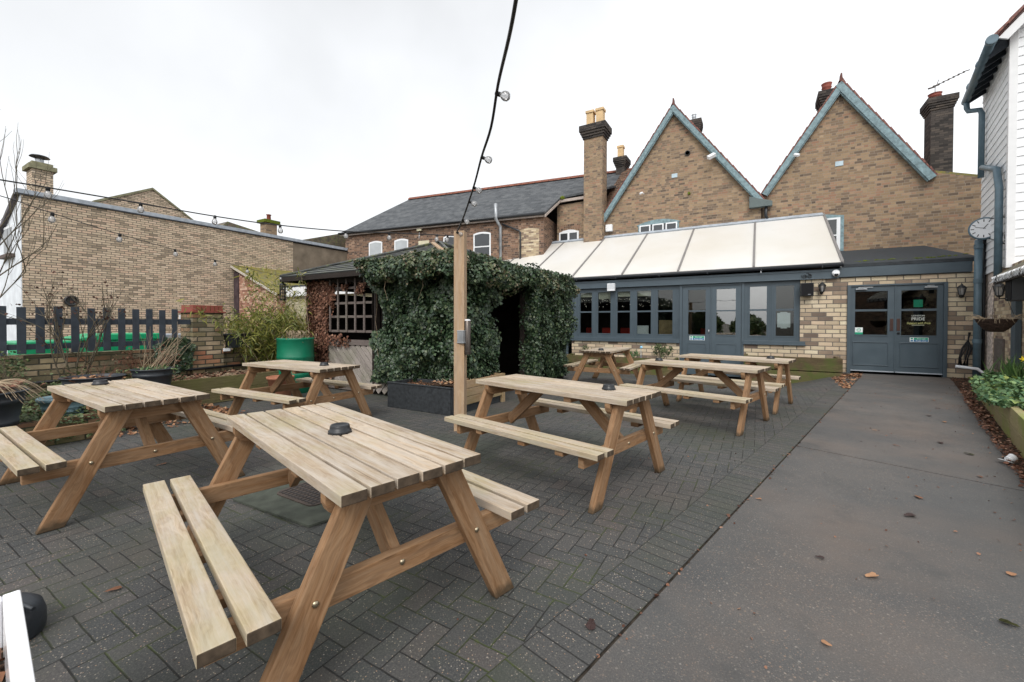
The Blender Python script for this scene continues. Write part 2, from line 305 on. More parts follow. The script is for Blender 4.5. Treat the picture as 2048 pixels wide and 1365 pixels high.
CERAM = plain('white_glazed_ceramic', (.82, .83, .85), .15, .6, var=.03)
PAPER = plain('white_paper', (.75, .76, .78), .8, .2, var=.05)
SIGN_G = plain('sign_green', (.01, .30, .17), .5, .4, var=0)
SIGN_B = plain('sign_blue', (.02, .14, .33), .5, .4, var=0)
SIGN_W = plain('sign_white', (.75, .80, .80), .5, .4, var=0)
LETTER = plain('pale_lettering', (.62, .66, .62), .6, .3, var=0)
LETTER_Y = plain('yellow_lettering', (.50, .50, .20), .6, .3, var=0)
INTER = plain('room_dimness_black', (.020, .024, .024), .9, .2, var=.4, nscale=1.5)  # dimness of the room put into a near-black colour
REDCH = plain('red_chair_fabric', (.45, .03, .02), .7, .3)
TAN = plain('tan_wood_panel', (.36, .24, .12), .6, .3, var=.3)
BLIND = plain('cream_blind', (.62, .58, .48), .8, .2, var=.1)
MOSSM = plain('moss_cushion', (.11, .14, .02), .95, .1, var=.5, nscale=30, bump=.8)
BARK = plain('grey_brown_bark', (.10, .085, .06), .9, .2, var=.35, nscale=14, bump=.6)
STEMR = plain('reddish_stem', (.15, .075, .05), .8, .2, var=.3, nscale=14)
TWIG = plain('dry_straw_stem', (.32, .25, .17), .85, .2, var=.35, nscale=14)
def mat_glass(name, tint=(.9, .95, .95), refl=.16):
    b = NB(name); t = b.t; t.nodes.remove(b.p)
    tr = b.n('BsdfTransparent'); tr.inputs[0].default_value = (*tint, 1); gl = b.n('BsdfGlossy'); gl.inputs['Roughness'].default_value = .015
    lw = b.n('LayerWeight'); lw.inputs[0].default_value = .5
    o = b.obj(); nz = b.noise(o, 1.5, 2); bp = b.n('Bump'); b.lk(nz, bp.inputs['Height']); bp.inputs['Strength'].default_value = .06; bp.inputs['Distance'].default_value = .02
    b.lk(bp.outputs[0], gl.inputs['Normal'])
    mx = b.n('MixShader'); f = b.mth('ADD', b.mth('MULTIPLY', lw.outputs['Fresnel'], .45), refl-.06, clamp=True)
    b.lk(f, mx.inputs[0]); t.links.new(tr.outputs[0], mx.inputs[1]); t.links.new(gl.outputs[0], mx.inputs[2]); t.links.new(mx.outputs[0], b.out.inputs[0]); return b.m
GLASS = mat_glass('window_glass', (.82, .86, .85), .09)
GLASS_R = mat_glass('reflective_window_glass', (.5, .55, .55), .42)
def mat_bulb():
    b = NB('whitened_bulb_glass'); t = b.t; t.nodes.remove(b.p)  # diffuse white mixed in stands for skylight brightening the clear glass
    tr = b.n('BsdfTransparent'); gl = b.n('BsdfGlossy'); gl.inputs['Roughness'].default_value = .05; tl = b.n('BsdfTranslucent'); tl.inputs[0].default_value = (.95, .95, .95, 1); df = b.n('BsdfDiffuse'); df.inputs[0].default_value = (.9, .9, .9, 1)
    m1 = b.n('MixShader'); m1.inputs[0].default_value = .5; t.links.new(tl.outputs[0], m1.inputs[1]); t.links.new(df.outputs[0], m1.inputs[2])
    m2 = b.n('MixShader'); m2.inputs[0].default_value = .42; t.links.new(tr.outputs[0], m2.inputs[1]); t.links.new(m1.outputs[0], m2.inputs[2])
    lw = b.n('LayerWeight'); lw.inputs[0].default_value = .4; m3 = b.n('MixShader'); t.links.new(lw.outputs['Fresnel'], m3.inputs[0]); t.links.new(m2.outputs[0], m3.inputs[1]); t.links.new(gl.outputs[0], m3.inputs[2]); t.links.new(m3.outputs[0], b.out.inputs[0]); return b.m
BULBG = mat_bulb()
DARKPANE = plain('dark_window_pane', (.035, .04, .045), .08, .8, var=.3, nscale=1.2)
GREYPANE = plain('curtained_window_pane', (.42, .45, .47), .15, .6, var=.15, nscale=1.5)

def mat_leaf(name, stops, rough=.42, spec=.5, trans=.12):
    b = NB(name); uvv, u, v = b.uv(); c = b.ramp(u, stops)
    c = b.mix(b.mr(v, 0, 1, 0, .25), c, tuple(x*1.3 for x in stops[-1][1]))
    b.fin(c, rough, spec)
    if trans:
        td = b.n('BsdfTranslucent'); b.lk(c, td.inputs[0]); mx = b.n('MixShader'); mx.inputs[0].default_value = trans
        b.t.links.new(b.p.outputs[0], mx.inputs[1]); b.t.links.new(td.outputs[0], mx.inputs[2]); b.t.links.new(mx.outputs[0], b.out.inputs[0])
    return b.m
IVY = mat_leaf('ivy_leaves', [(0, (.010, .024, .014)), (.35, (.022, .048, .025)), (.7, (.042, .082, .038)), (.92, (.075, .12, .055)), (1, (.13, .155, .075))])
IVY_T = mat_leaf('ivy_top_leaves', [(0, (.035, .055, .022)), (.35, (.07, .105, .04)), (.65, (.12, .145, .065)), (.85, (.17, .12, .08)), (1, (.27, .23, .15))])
DEAD = mat_leaf('dead_brown_leaves', [(0, (.05, .02, .013)), (.5, (.14, .058, .035)), (.85, (.24, .115, .07)), (1, (.36, .22, .15))], .7, .3)
BAMB = mat_leaf('bamboo_leaves', [(0, (.05, .08, .015)), (.45, (.14, .17, .03)), (.8, (.27, .27, .05)), (1, (.38, .33, .11))], .5, .4, .25)
SHRUBL = mat_leaf('shrub_leaves', [(0, (.03, .05, .02)), (.5, (.07, .11, .04)), (1, (.16, .19, .08))], .5, .4)
COVERL = mat_leaf('ground_cover_leaves', [(0, (.03, .08, .035)), (.5, (.08, .17, .075)), (.9, (.16, .27, .12)), (1, (.30, .34, .08))], .5, .4)
BLADE = mat_leaf('daffodil_blades', [(0, (.03, .075, .02)), (.6, (.07, .14, .04)), (1, (.14, .22, .07))], .4, .5)
STRAW = mat_leaf('straw_blades', [(0, (.16, .11, .07)), (.6, (.32, .24, .16)), (1, (.50, .42, .32))], .7, .3)
BUD = mat_leaf('dark_rose_hips', [(0, (.03, .016, .012)), (1, (.10, .045, .032))], .7, .3)
LEAFB = mat_leaf('fallen_brown_leaf', [(0, (.10, .045, .028)), (.5, (.30, .14, .075)), (1, (.45, .27, .15))], .7, .3)
YELL = plain('yellow_petal', (.80, .62, .03), .6, .3)

# ------------------------------------------------------------------ mesh helpers
ORG = {}
def tag(o, label, cat, group=None, kind=None):
    if label: o['label'] = label
    if cat: o['category'] = cat
    if group: o['group'] = group
    if kind: o['kind'] = kind
    return o
def thing(name, label, cat, loc, group=None):
    o = bpy.data.objects.new(name, None); col.objects.link(o); o.location = loc; ORG[o] = Vector(loc); o.empty_display_size = .1
    return tag(o, label, cat, group)
class M:
    def __init__(s): s.v = []; s.f = []; s.uv = []; s.mi = []; s.sm = []
    def add(s, vs, fs, uvs=None, mi=0, smooth=False):
        o = len(s.v); s.v += [Vector(p) for p in vs]
        for k, f in enumerate(fs):
            s.f.append([o+i for i in f]); s.uv.append(uvs[k] if uvs else None); s.mi.append(mi); s.sm.append(smooth)
        return s
    def box(s, x0, x1, y0, y1, z0, z1, mi=0):
        vs = [(x, y, z) for z in (z0, z1) for y in (y0, y1) for x in (x0, x1)]
        return s.add(vs, [(0, 2, 3, 1), (4, 5, 7, 6), (0, 1, 5, 4), (2, 6, 7, 3), (0, 4, 6, 2), (1, 3, 7, 5)], mi=mi)
    def obox(s, c, ax, mi=0):
        c = Vector(c); X, Y, Z = [Vector(a) for a in ax]
        vs = [c+X*i+Y*j+Z*k for k in (-1, 1) for j in (-1, 1) for i in (-1, 1)]
        return s.add(vs, [(0, 2, 3, 1), (4, 5, 7, 6), (0, 1, 5, 4), (2, 6, 7, 3), (0, 4, 6, 2), (1, 3, 7, 5)], mi=mi)
    def board(s, p0, p1, wd, th, side, mi=0, endmi=None):
        """plank from p0 to p1 (centre line); side = width direction; grain runs along"""
        p0 = Vector(p0); p1 = Vector(p1); d = p1-p0; Ln = d.length; X = d/Ln
        Y = Vector(side); Y = (Y-X*Y.dot(X)).normalized(); Z = X.cross(Y)
        vs = [p0+X*(i*Ln)+Y*(j*wd/2)+Z*(k*th/2) for k in (-1, 1) for j in (-1, 1) for i in (0, 1)]
        fs = [(0, 2, 3, 1), (4, 5, 7, 6), (0, 1, 5, 4), (2, 6, 7, 3), (0, 4, 6, 2), (1, 3, 7, 5)]
        ru, rv = random.uniform(0, 50), random.uniform(0, 50)
        def uvp(idx, a):
            q = vs[idx]-p0; return (ru+q.dot(X), rv+(q.dot(Y) if a == 0 else q.dot(Z)+.3))
        def uve(idx): q = vs[idx]-p0; return (ru+q.dot(Y), rv+q.dot(Z))
        uvs = [[uvp(i, 0) for i in f] for f in fs[:2]]+[[uvp(i, 1) for i in f] for f in fs[2:4]]+[[uve(i) for i in f] for f in fs[4:]]
        if endmi is None: return s.add(vs, fs, uvs, mi)
        s.add(vs, fs[:4], uvs[:4], mi); o = len(s.v)-8
        for k in (4, 5): s.f.append([o+i for i in fs[k]]); s.uv.append(uvs[k]); s.mi.append(endmi); s.sm.append(False)
        return s
    def tube(s, pts, r, n=8, r1=None, mi=0, cap=True):
        pts = [Vector(p) for p in pts]; N_ = len(pts); vs = []; uvs = []; T = []
        for i in range(N_):
            a = pts[max(0, i-1)]; b_ = pts[min(N_-1, i+1)]; t = (b_-a).normalized(); T.append(t)
        ref = Vector((0, 0, 1)) if abs(T[0].z) < .9 else Vector((1, 0, 0)); ln = 0; lens = []
        X = (ref-T[0]*ref.dot(T[0])).normalized()
        for i in range(N_):
            if i: ln += (pts[i]-pts[i-1]).length
            lens.append(ln); X = (X-T[i]*X.dot(T[i])).normalized(); Y = T[i].cross(X)
            rr = r if r1 is None else r+(r1-r)*i/(N_-1)
            if isinstance(r, (list, tuple)): rr = r[i]
            for k in range(n): a = 2*PI*k/n; vs.append(pts[i]+(X*math.cos(a)+Y*math.sin(a))*rr)
        fs = []
        for i in range(N_-1):
            for k in range(n):
                k2 = (k+1) % n; fs.append((i*n+k, i*n+k2, (i+1)*n+k2, (i+1)*n+k))
                uvs.append([(lens[i], k*.03), (lens[i], (k+1)*.03), (lens[i+1], (k+1)*.03), (lens[i+1], k*.03)])
        if cap: fs += [tuple(range(n-1, -1, -1)), tuple((N_-1)*n+k for k in range(n))]; uvs += [None, None]
        o = len(s.v); s.v += vs
        for f, u_ in zip(fs, uvs): s.f.append([o+i for i in f]); s.uv.append(u_); s.mi.append(mi); s.sm.append(u_ is not None and n > 4)
        return s
    def lathe(s, prof, c, n=24, mi=0, axis=None):
        c = Vector(c); vs = []
        X, Y, Z = Vector((1, 0, 0)), Vector((0, 1, 0)), Vector((0, 0, 1))
        if axis is not None:
            Z = Vector(axis).normalized(); X = Z.orthogonal().normalized(); Y = Z.cross(X)
        for r, z in prof:
            for k in range(n): a = 2*PI*k/n; vs.append(c+X*r*math.cos(a)+Y*r*math.sin(a)+Z*z)
        fs = []
        for i in range(len(prof)-1):
            for k in range(n): k2 = (k+1) % n; fs.append((i*n+k, i*n+k2, (i+1)*n+k2, (i+1)*n+k))
        s.add(vs, fs, mi=mi, smooth=True)
        if prof[0][0] > .001: s.add([vs[k] for k in range(n)], [tuple(range(n-1, -1, -1))], mi=mi)
        if prof[-1][0] > .001: s.add([vs[(len(prof)-1)*n+k] for k in range(n)], [tuple(range(n))], mi=mi)
        return s
    def prism(s, pts, ext, mi=0):
        """pts: planar 3D loop, ext: extrusion vector"""
        p = [Vector(a) for a in pts]; e = Vector(ext); n = len(p); vs = p+[a+e for a in p]
        nrm = Vector((0, 0, 0))
        for i in range(n): nrm += p[i].cross(p[(i+1) % n])
        if nrm.dot(e) > 0: fr = tuple(range(n-1, -1, -1)); bk = tuple(range(n, 2*n)); flip = False
        else: fr = tuple(range(n)); bk = tuple(range(2*n-1, n-1, -1)); flip = True
        fs = [fr, bk]
        for i in range(n):
            j = (i+1) % n; q = (i, j, n+j, n+i); fs.append(tuple(reversed(q)) if flip else q)
        return s.add(vs, fs, mi=mi)
    def quad(s, pts, mi=0, uvs=None): return s.add(pts, [tuple(range(len(pts)))], [uvs] if uvs else None, mi)
    def build(s, name, mat, parent=None, bevel=0, origin=None, label=None):
        mats = mat if isinstance(mat, (list, tuple)) else [mat]
        if parent is not None: org = ORG[parent]
        elif origin is not None: org = Vector(origin)
        else:
            xs = [p.x for p in s.v]; ys = [p.y for p in s.v]; zs = [p.z for p in s.v]
            org = Vector(((min(xs)+max(xs))/2, (min(ys)+max(ys))/2, min(zs)))
        me = bpy.data.meshes.new(name)
        me.from_pydata([tuple(p-org) for p in s.v], [], s.f)
        for m_ in mats: me.materials.append(m_)
        uvl = me.uv_layers.new(name='UVMap'); data = np.zeros(len(me.loops)*2, np.float32); k = 0
        for fi, f in enumerate(s.f):
            u_ = s.uv[fi]
            if u_ is None:
                p0, p1, p2 = s.v[f[0]], s.v[f[1]], s.v[f[2]]; nn = (p1-p0).cross(p2-p0)
                if nn.length < 1e-12 and len(f) > 3: nn = (p2-p0).cross(s.v[f[3]]-p0)
                if nn.length > 0: nn.normalize()
                if abs(nn.z) > .93: u_ = [(s.v[i].x, s.v[i].y) for i in f]
                else:
                    t = Vector((-nn.y, nn.x, 0)).normalized()
                    if abs(t.x) > .7 and t.x < 0 or (abs(t.x) <= .7 and t.y < 0): t = -t
                    b_ = nn.cross(t); b_ = b_ if b_.z > 0 else -b_
                    u_ = [(s.v[i].dot(t), s.v[i].dot(b_)) for i in f]
            for a in u_: data[k] = a[0]; data[k+1] = a[1]; k += 2
        uvl.data.foreach_set('uv', data)
        me.polygons.foreach_set('material_index', s.mi); me.polygons.foreach_set('use_smooth', s.sm); me.update()
        o = bpy.data.objects.new(name, me); col.objects.link(o); ORG[o] = org
        if parent is not None: o.parent = parent
        else: o.location = org
        if bevel:
            bm_ = o.modifiers.new('edge', 'BEVEL'); bm_.width = bevel; bm_.segments = 2; bm_.limit_method = 'ANGLE'; bm_.angle_limit = R(50)
        if label: o['label'] = label
        return o

def leafmesh(name, P, N, S, mat, parent=None, shape='ivy', droop=0.0, origin=None, T=None, asp=None):
    """cloud of leaf-sized faces. P positions, N outward normals, S sizes"""
    P = np.asarray(P, float); N = np.asarray(N, float); S = np.asarray(S, float); n = len(P)
    N = N/np.maximum(np.linalg.norm(N, axis=1, keepdims=True), 1e-9)
    if T is None:
        T = rng.normal(size=(n, 3)); T[:, 2] -= droop
    T = T-N*np.sum(T*N, axis=1, keepdims=True); T /= np.maximum(np.linalg.norm(T, axis=1, keepdims=True), 1e-9)
    B = np.cross(N, T)
    if shape == 'ivy': L2 = [(0, 0, 0), (-.5, .25, .06), (-.36, .62, .10), (0, 1, -.08), (.36, .62, .10), (.5, .25, .06)]; F = [(0, 1, 2, 3), (0, 3, 4, 5)]
    elif shape == 'blade': L2 = [(-.5, 0, 0), (.5, 0, 0), (.42, .5, .1), (-.42, .5, .1), (0, 1, 0)]; F = [(0, 1, 2, 3), (3, 2, 4)]
    else: L2 = [(0, 0, 0), (-.5, .4, .08), (0, 1, 0), (.5, .4, .08)]; F = [(0, 1, 2, 3)]
    wd = asp if asp is not None else (.95 if shape == 'ivy' else (.14 if shape == 'blade' else .55))
    k = len(L2); V = np.zeros((n, k, 3))
    for i, (a, b_, c) in enumerate(L2): V[:, i] = P+(B*(a*wd)+T*b_+N*c)*S[:, None]
    org = ORG[parent] if parent is not None else (Vector(origin) if origin is not None else Vector((P[:, 0].mean(), P[:, 1].mean(), P[:, 2].min())))
    V = V.reshape(-1, 3)-np.array(org)
    fl_ = [list(f) for f in F]; lp = sum(len(f) for f in fl_)
    loops = np.concatenate([np.array(f) for f in fl_]); loops = (loops[None, :]+np.arange(n)[:, None]*k).ravel()
    lens = np.array([len(f) for f in fl_]); tot = np.tile(lens, n); st = np.concatenate([[0], np.cumsum(tot)[:-1]])
    me = bpy.data.meshes.new(name); me.vertices.add(n*k); me.vertices.foreach_set('co', V.ravel())
    me.loops.add(len(loops)); me.loops.foreach_set('vertex_index', loops.astype(np.int32))
    me.polygons.add(len(tot)); me.polygons.foreach_set('loop_start', st.astype(np.int32)); me.polygons.foreach_set('loop_total', tot.astype(np.int32))
    me.update(calc_edges=True); me.validate()
    uvl = me.uv_layers.new(name='UVMap'); r1_ = rng.random(n); r2_ = rng.random(n)**3
    uvd = np.zeros((n*lp, 2), np.float32); uvd[:, 0] = np.repeat(r1_, lp); uvd[:, 1] = np.repeat(r2_, lp)
    uvl.data.foreach_set('uv', uvd.ravel()); me.materials.append(mat)
    o = bpy.data.objects.new(name, me); col.objects.link(o); ORG[o] = org
    if parent is not None: o.parent = parent
    else: o.location = org
    return o

def branches(m, p, d, ln, r, depth, tips, spread=.5, n=5, upb=.15, kids=3, bend=.18):
    """recursive twig tubes; collects tip points"""
    pts = [Vector(p)]; d = Vector(d).normalized(); seg = 4
    for i in range(seg):
        d = (d+Vector((random.gauss(0, bend), random.gauss(0, bend), random.gauss(0, bend)+upb*.3))).normalized()
        pts.append(pts[-1]+d*ln/seg)
    m.tube(pts, r, n if depth > 0 else 3, r*.55 if depth > 0 else r*.35, cap=False)
    tips.append((pts[-1], d))
    if depth <= 0: tips.append((pts[2], d)); return
    for k in range(kids):
        q = pts[random.choice((2, 3, 4)) if k else 4]
        a = Vector((random.gauss(0, spread), random.gauss(0, spread), random.gauss(0, spread)+upb))
        branches(m, q, d+a, ln*random.uniform(.6, .85), r*.6, depth-1, tips, spread, n, upb, kids, bend)

def copy_tree(o, parent=None):
    c = o.copy(); col.objects.link(c); c.parent = parent
    for ch in list(o.children): copy_tree(ch, c)
    return c
def path_x(y): return -2.64+(y+12.58)*.2345

# ================================================================== SETTING
g = M().quad([(-900, -900, -.37), (900, -900, -.37), (900, 900, -.37), (-900, 900, -.37)]).build('ground', GROUND); g['kind'] = 'structure'
def sst(a, b, x): t = max(0, min(1, (x-a)/(b-a))); return t*t*(3-2*t)
def hgt(x, y): return -.29*sst(-5.2, -1.2, y)*sst(0, 1.3, path_x(y)-.27-x)
m = M(); ys = np.arange(-20, -.59, .4); nx = 26
rows = []
for y in ys:
    xe = path_x(y)-.262; rows.append([(-9.9+(xe+9.9)*i/nx, y) for i in range(nx+1)])
for a in range(len(ys)-1):
    for i in range(nx):
        q = [rows[a][i], rows[a][i+1], rows[a+1][i+1], rows[a+1][i]]
        m.quad([(x, y, hgt(x, y)) for x, y in q], uvs=[(x, y) for x, y in q])
pv = m.build('paving', PAVE); pv['kind'] = 'structure'
# border row of blocks beside the concrete
def band(name, mat, x0, x1, y0, y1, z, n=1):
    m = M()
    for i in range(n):
        a = y0+(y1-y0)*i/n; b_ = y0+(y1-y0)*(i+1)/n
        m.quad([(path_x(a)+x0, a-(x0)*.2345*0, z), (path_x(a)+x1, a, z), (path_x(b_)+x1, b_, z), (path_x(b_)+x0, b_, z)],
               uvs=[(0, a*1.027), (x1-x0, a*1.027), (x1-x0, b_*1.027), (0, b_*1.027)])
    o = m.build(name, mat); o['kind'] = 'structure'; return o
m = M(); dx, dy = .2283, .9736     # along / across the path
def PT(s_, t_, z=0): return (-2.64+dx*s_+dy*t_, -12.58+dy*s_-dx*t_, z)
m = M(); m.quad([PT(-8, -.262, .002), PT(-8, -.006, .002), PT(11.8, -.006, .002), PT(11.8, -.262, .002)], uvs=[(0, -8), (.25, -8), (.25, 11.8), (0, 11.8)])
sb = m.build('border_paving', SOLD); sb['kind'] = 'structure'
m = M(); m.quad([PT(-8, -.30, -.007), PT(-8, 1.9, -.007), PT(12.0, 1.9, -.007), PT(12.0, -.30, -.007)])
jb = m.build('joint_soil', plain('dark_joint_soil', (.05, .042, .034), .95, .1, var=.5, nscale=20)); jb['kind'] = 'structure'
j0, j1 = 4.06, 3.96
def slab(p, name):
    m = M(); top = [(x, y, 0) for x, y, _ in p]; m.prism([(x, y, -.02) for x, y, _ in p], (0, 0, .02))
    o = m.build(name, CONC); o['kind'] = 'structure'
    return o
PW = 1.574
slab([PT(-9, .004), PT(-9, PW+.25), PT(j1-.103, PW+.05), PT(j0-.011, .004)], 'concrete_path')
slab([PT(j0+.011, .004), PT(j1-.081, PW), PT(12.5, PW), (path_x(-.02)+PW+.02, .0, 0), (-.22, .0, 0), PT(12.3, .004)], 'concrete_path')
# ================================================================== PUB EXTENSION (glazed lean-to and double doors)
EX = thing('pub_extension', 'single storey pub extension with grey painted windows and doors under an opal lean-to roof', 'building', (-4, 0, 0))
m = M()
m.box(-7.84, -4.195, .0, .25, -.37, .665); m.box(-2.425, -.235, .0, .25, -.37, .69); m.box(-1.07, -.235, .0, .25, .69, 2.51)
m.box(-12.3, -8.80, .0, .25, -.37, 2.51)
m.build('brick_wall', BR_CREAM, EX)
m = M(); m.box(-.235, -.04, .045, .3, -.37, 2.53); m.box(1.87, 2.32, .045, .3, -.37, 2.53); m.box(-.04, 1.87, .045, .3, 2.32, 2.53)
m.build('brick_wall', BR_CREAM, EX)
# fascia boards and ledge
m = M(); m.box(-12.3, -.24, -.05, .24, 2.53, 2.76); m.box(-12.3, -.24, -.075, -.0, 2.505, 2.53); m.box(-.24, 2.27, -.02, .24, 2.535, 2.79); m.box(-12.3, -.24, -.065, -.05, 2.70, 2.76)
m.build('fascia', PAINT, EX, bevel=.004)
m = M(); m.tube([(-12.35, -.13, 2.855), (-.16, -.13, 2.862)], .058, 12); m.box(-12.35, -.16, -.185, -.06, 2.86, 2.885)
for i in range(9): x = -.6-i*1.4; m.box(x-.012, x+.012, -.19, -.05, 2.79, 2.89)
m.build('gutter', GUTTER, EX)
def tube_between(): pass
# roof sheets: one panel per bay
y0r, z0r, y1r, z1r = -.11, 2.90, 3.72, 5.02
xs_b = [-.17, -2.19, -4.24, -6.0, -7.8, -9.7, -11.5, -12.25]
for i in range(len(xs_b)-1):
    a, b_ = xs_b[i+1]+.02, xs_b[i]-.02; m = M()
    e = .012; m.prism([(a, y0r, z0r), (a, y1r, z1r), (a, y1r, z1r+.03), (a, y0r, z0r+.03)], (b_-a, 0, 0)); m.build('roof_panel', PANEL, EX)
gb = plain('dull_grey_glazing_strip', (.20, .19, .185), .6, .4)
for x in xs_b:
    m = M(); m.prism([(x-.03, y0r-.02, z0r), (x-.03, y1r, z1r), (x-.03, y1r, z1r+.06), (x-.03, y0r-.02, z0r+.06)], (.06, 0, 0)); m.build('glazing_bar', gb, EX)
m = M(); m.prism([(-12.3, 3.55, 4.955), (-12.3, 3.74, 5.0), (-12.3, 3.74, 5.10), (-12.3, 3.70, 5.10), (-12.3, 3.52, 4.99)], (12.1, 0, 0)); m.build('flashing', LEAD, EX)
for x in (-.17, -12.22):
    m = M(); m.prism([(x, .0, 2.80), (x, 3.72, 2.80), (x, 3.72, 4.98), (x, .0, 2.90)], (-.03, 0, 0)); m.build('side_cheek', WHITE, EX)
# felt roof over the double doors
m = M(); m.prism([(-.13, -.03, 2.79), (-.13, .10, 2.79), (-.13, 3.74, 3.60), (-.13, 3.74, 3.74), (-.13, .08, 2.91), (-.13, -.03, 2.87)], (2.5, 0, 0)); m.build('felt_roof', FELT, EX)
m = M()
for i in range(60):
    x = random.uniform(.1, 2.4); y = .2+.12*math.sin(x*3)+random.uniform(-.08, .1)+x*.12; z = 2.92+(y-.08)*.226; r = random.uniform(.015, .05)
    m.lathe([(r, 0), (r*.8, r*.25), (.0005, r*.4)], (x, y, z-.01), 6)
m.build('moss', MOSSM, EX)['kind'] = 'stuff'
# window / door joinery ------------------------------------------------
def joinery(name, s0, s1, z0, z1, panes, tz=(.945, 1.665, 1.715, 2.37), panel=None, y=.03, th=.06, parent=EX, outer=.05, glasses=None):
    """painted frame with openings for the panes; panes are glass sub-parts"""
    f = M(); cuts = [s0]+[c for p in panes for c in p]+[s1]
    for i in range(0, len(cuts), 2): f.box(cuts[i], cuts[i+1], y, y+th, z0, z1)
    for a, b_ in panes:
        f.box(a, b_, y, y+th, z0, tz[0]); f.box(a, b_, y, y+th, tz[3], z1); f.box(a, b_, y+.01, y+th-.01, tz[1], tz[2])
        f.box(a-.012, b_+.012, y-.012, y, tz[0]-.03, tz[0]-.005)
    o = f.build(name, PAINT, parent)
    for i, (a, b_) in enumerate(panes):
        gm = (glasses or {}).get(i, GLASS)
        g_ = M(); g_.box(a, b_, y+.028, y+.034, tz[0], tz[1]); g_.box(a, b_, y+.028, y+.034, tz[2], tz[3]); g_.build('pane', gm, o)
    return o
def trims(name, rects, y0, y1, parent, mat=PAINT):
    f = M()
    for a, b_, c, d in rects: f.box(a, b_, y0, y1, c, d)
    return f.build(name, mat, parent, bevel=.003)
P1 = [(-7.54, -7.11), (-6.88, -6.435), (-6.2, -5.77), (-5.54, -5.09), (-4.87, -4.42)]
wA = joinery('window', -7.99, -4.20, .795, 2.505, P1)
trims('glazing_frame', [(x, x+.012, .80, 2.50) for x in (-7.93, -7.88, -7.83, -7.78, -7.66, -6.97, -6.31, -5.66, -4.98, -4.33, -4.29, -4.25)]+[(a-.05, a-.03, .86, 2.44) for a, b_ in P1]+[(b_+.03, b_+.05, .86, 2.44) for a, b_ in P1], .018, .03, wA)
trims('sill', [(-7.99, -4.20, .70, .795)], -.045, .03, wA); trims('drip', [(-7.99, -4.20, .672, .70)], -.07, .03, wA)
P2 = [(-2.28, -1.86), (-1.635, -1.21)]
wB = joinery('window', -2.425, -1.07, .80, 2.505, P2, glasses={0: GLASS_R})
trims('glazing_frame', [(x, x+.012, .81, 2.50) for x in (-1.78, -1.74, -1.14, -1.10)]+[(a-.05, a-.03, .87, 2.45) for a, b_ in P2]+[(b_+.03, b_+.05, .87, 2.45) for a, b_ in P2], .018, .03, wB)
trims('sill', [(-2.44, -.95, .715, .80)], -.045, .03, wB); trims('drip', [(-2.44, -.93, .69, .715)], -.07, .03, wB)
FIRE = []
def sign(parent, s0, s1, z0, z1, y):
    o = M().box(s0, s1, y-.004, y, z0, z1).build('fire_exit_sign', SIGN_W, parent)
    w_ = s1-s0; h = z1-z0; a = s0+w_*.21
    g_ = M().box(a, s1-.01, y-.0065, y-.0045, z0+h*.52, z1-.008); gg = g_
    f = M().box(a, s1-.01, y-.0065, y-.0045, z0+h*.52, z1-.008); FIRE.append((parent, s0, s1, z0, z1, y)); return o, f, a
def text(body, x, y, z, size, mat, name, parent, shear=0.0, width=None):
    cu = bpy.data.curves.new(name, 'FONT'); cu.body = body; cu.size = size; cu.align_x = 'CENTER'; cu.align_y = 'CENTER'; cu.extrude = .0008; cu.shear = shear; cu.space_character = 1.05
    o = bpy.data.objects.new(name, cu); col.objects.link(o)
    dg = bpy.context.evaluated_depsgraph_get(); me = bpy.data.meshes.new_from_object(o.evaluated_get(dg)); bpy.data.objects.remove(o)
    o = bpy.data.objects.new(name, me); col.objects.link(o); me.materials.clear(); me.materials.append(mat)
    if width:
        xs = [v.co.x for v in me.vertices]; k = width/(max(xs)-min(xs))
        for v in me.vertices: v.co.x *= k
    off = Vector((x, y, z))-ORG[parent]
    for v in me.vertices: v.co = Vector((v.co.x, -v.co.z, v.co.y))+off
    ORG[o] = ORG[parent]; o.parent = parent; return o
def fire_sign(door, s0, s1, z0, z1, y):
    # a sticker whose coloured fields and words are its own faces
    w_ = s1-s0; h = z1-z0; a = s0+w_*.22
    f = M(); f.box(s0, s1, y-.003, y, z0, z1, mi=0); f.box(a, s1-w_*.03, y-.005, y-.003, z0+h*.50, z1-h*.07, mi=1); f.box(a, s1-w_*.03, y-.005, y-.003, z0+h*.07, z0+h*.47, mi=2)
    f.box(s0+w_*.04, a-w_*.04, y-.005, y-.003, z0+h*.1, z0+h*.42, mi=2); f.box(s0+w_*.05, a-w_*.05, y-.005, y-.003, z0+h*.58, z1-h*.1, mi=1)
    o = f.build('fire_exit_sign', [SIGN_W, SIGN_G, SIGN_B], door, label='small green and blue fire exit sticker')
    cu = []
    for body, zz_ in (('Fire exit', z0+h*.71), ('Keep clear', z0+h*.27)):
        c = bpy.data.curves.new('t', 'FONT'); c.body = body; c.size = h*.42; c.align_x = 'CENTER'; c.align_y = 'CENTER'; c.extrude = .0006
        q = bpy.data.objects.new('t', c); col.objects.link(q); me = bpy.data.meshes.new_from_object(q.evaluated_get(bpy.context.evaluated_depsgraph_get())); bpy.data.objects.remove(q)
        off = Vector(((a+s1)/2, y-.0065, zz_)); base = len(cu)
        cu.append((me, off))
    g_ = M()
    for me, off in cu: g_.add([Vector((v.co.x, -v.co.z, v.co.y))+off for v in me.vertices], [tuple(p.vertices) for p in me.polygons])
    # words join the sticker mesh as part of it
    bm_ = bmesh.new(); bm_.from_mesh(o.data); nv = [bm_.verts.new(p-ORG[o]) for p in g_.v]
    for f_ in g_.f:
        try: fc = bm_.faces.new([nv[i] for i in f_]); fc.material_index = 0
        except ValueError: pass
    bm_.to_mesh(o.data); bm_.free(); return o
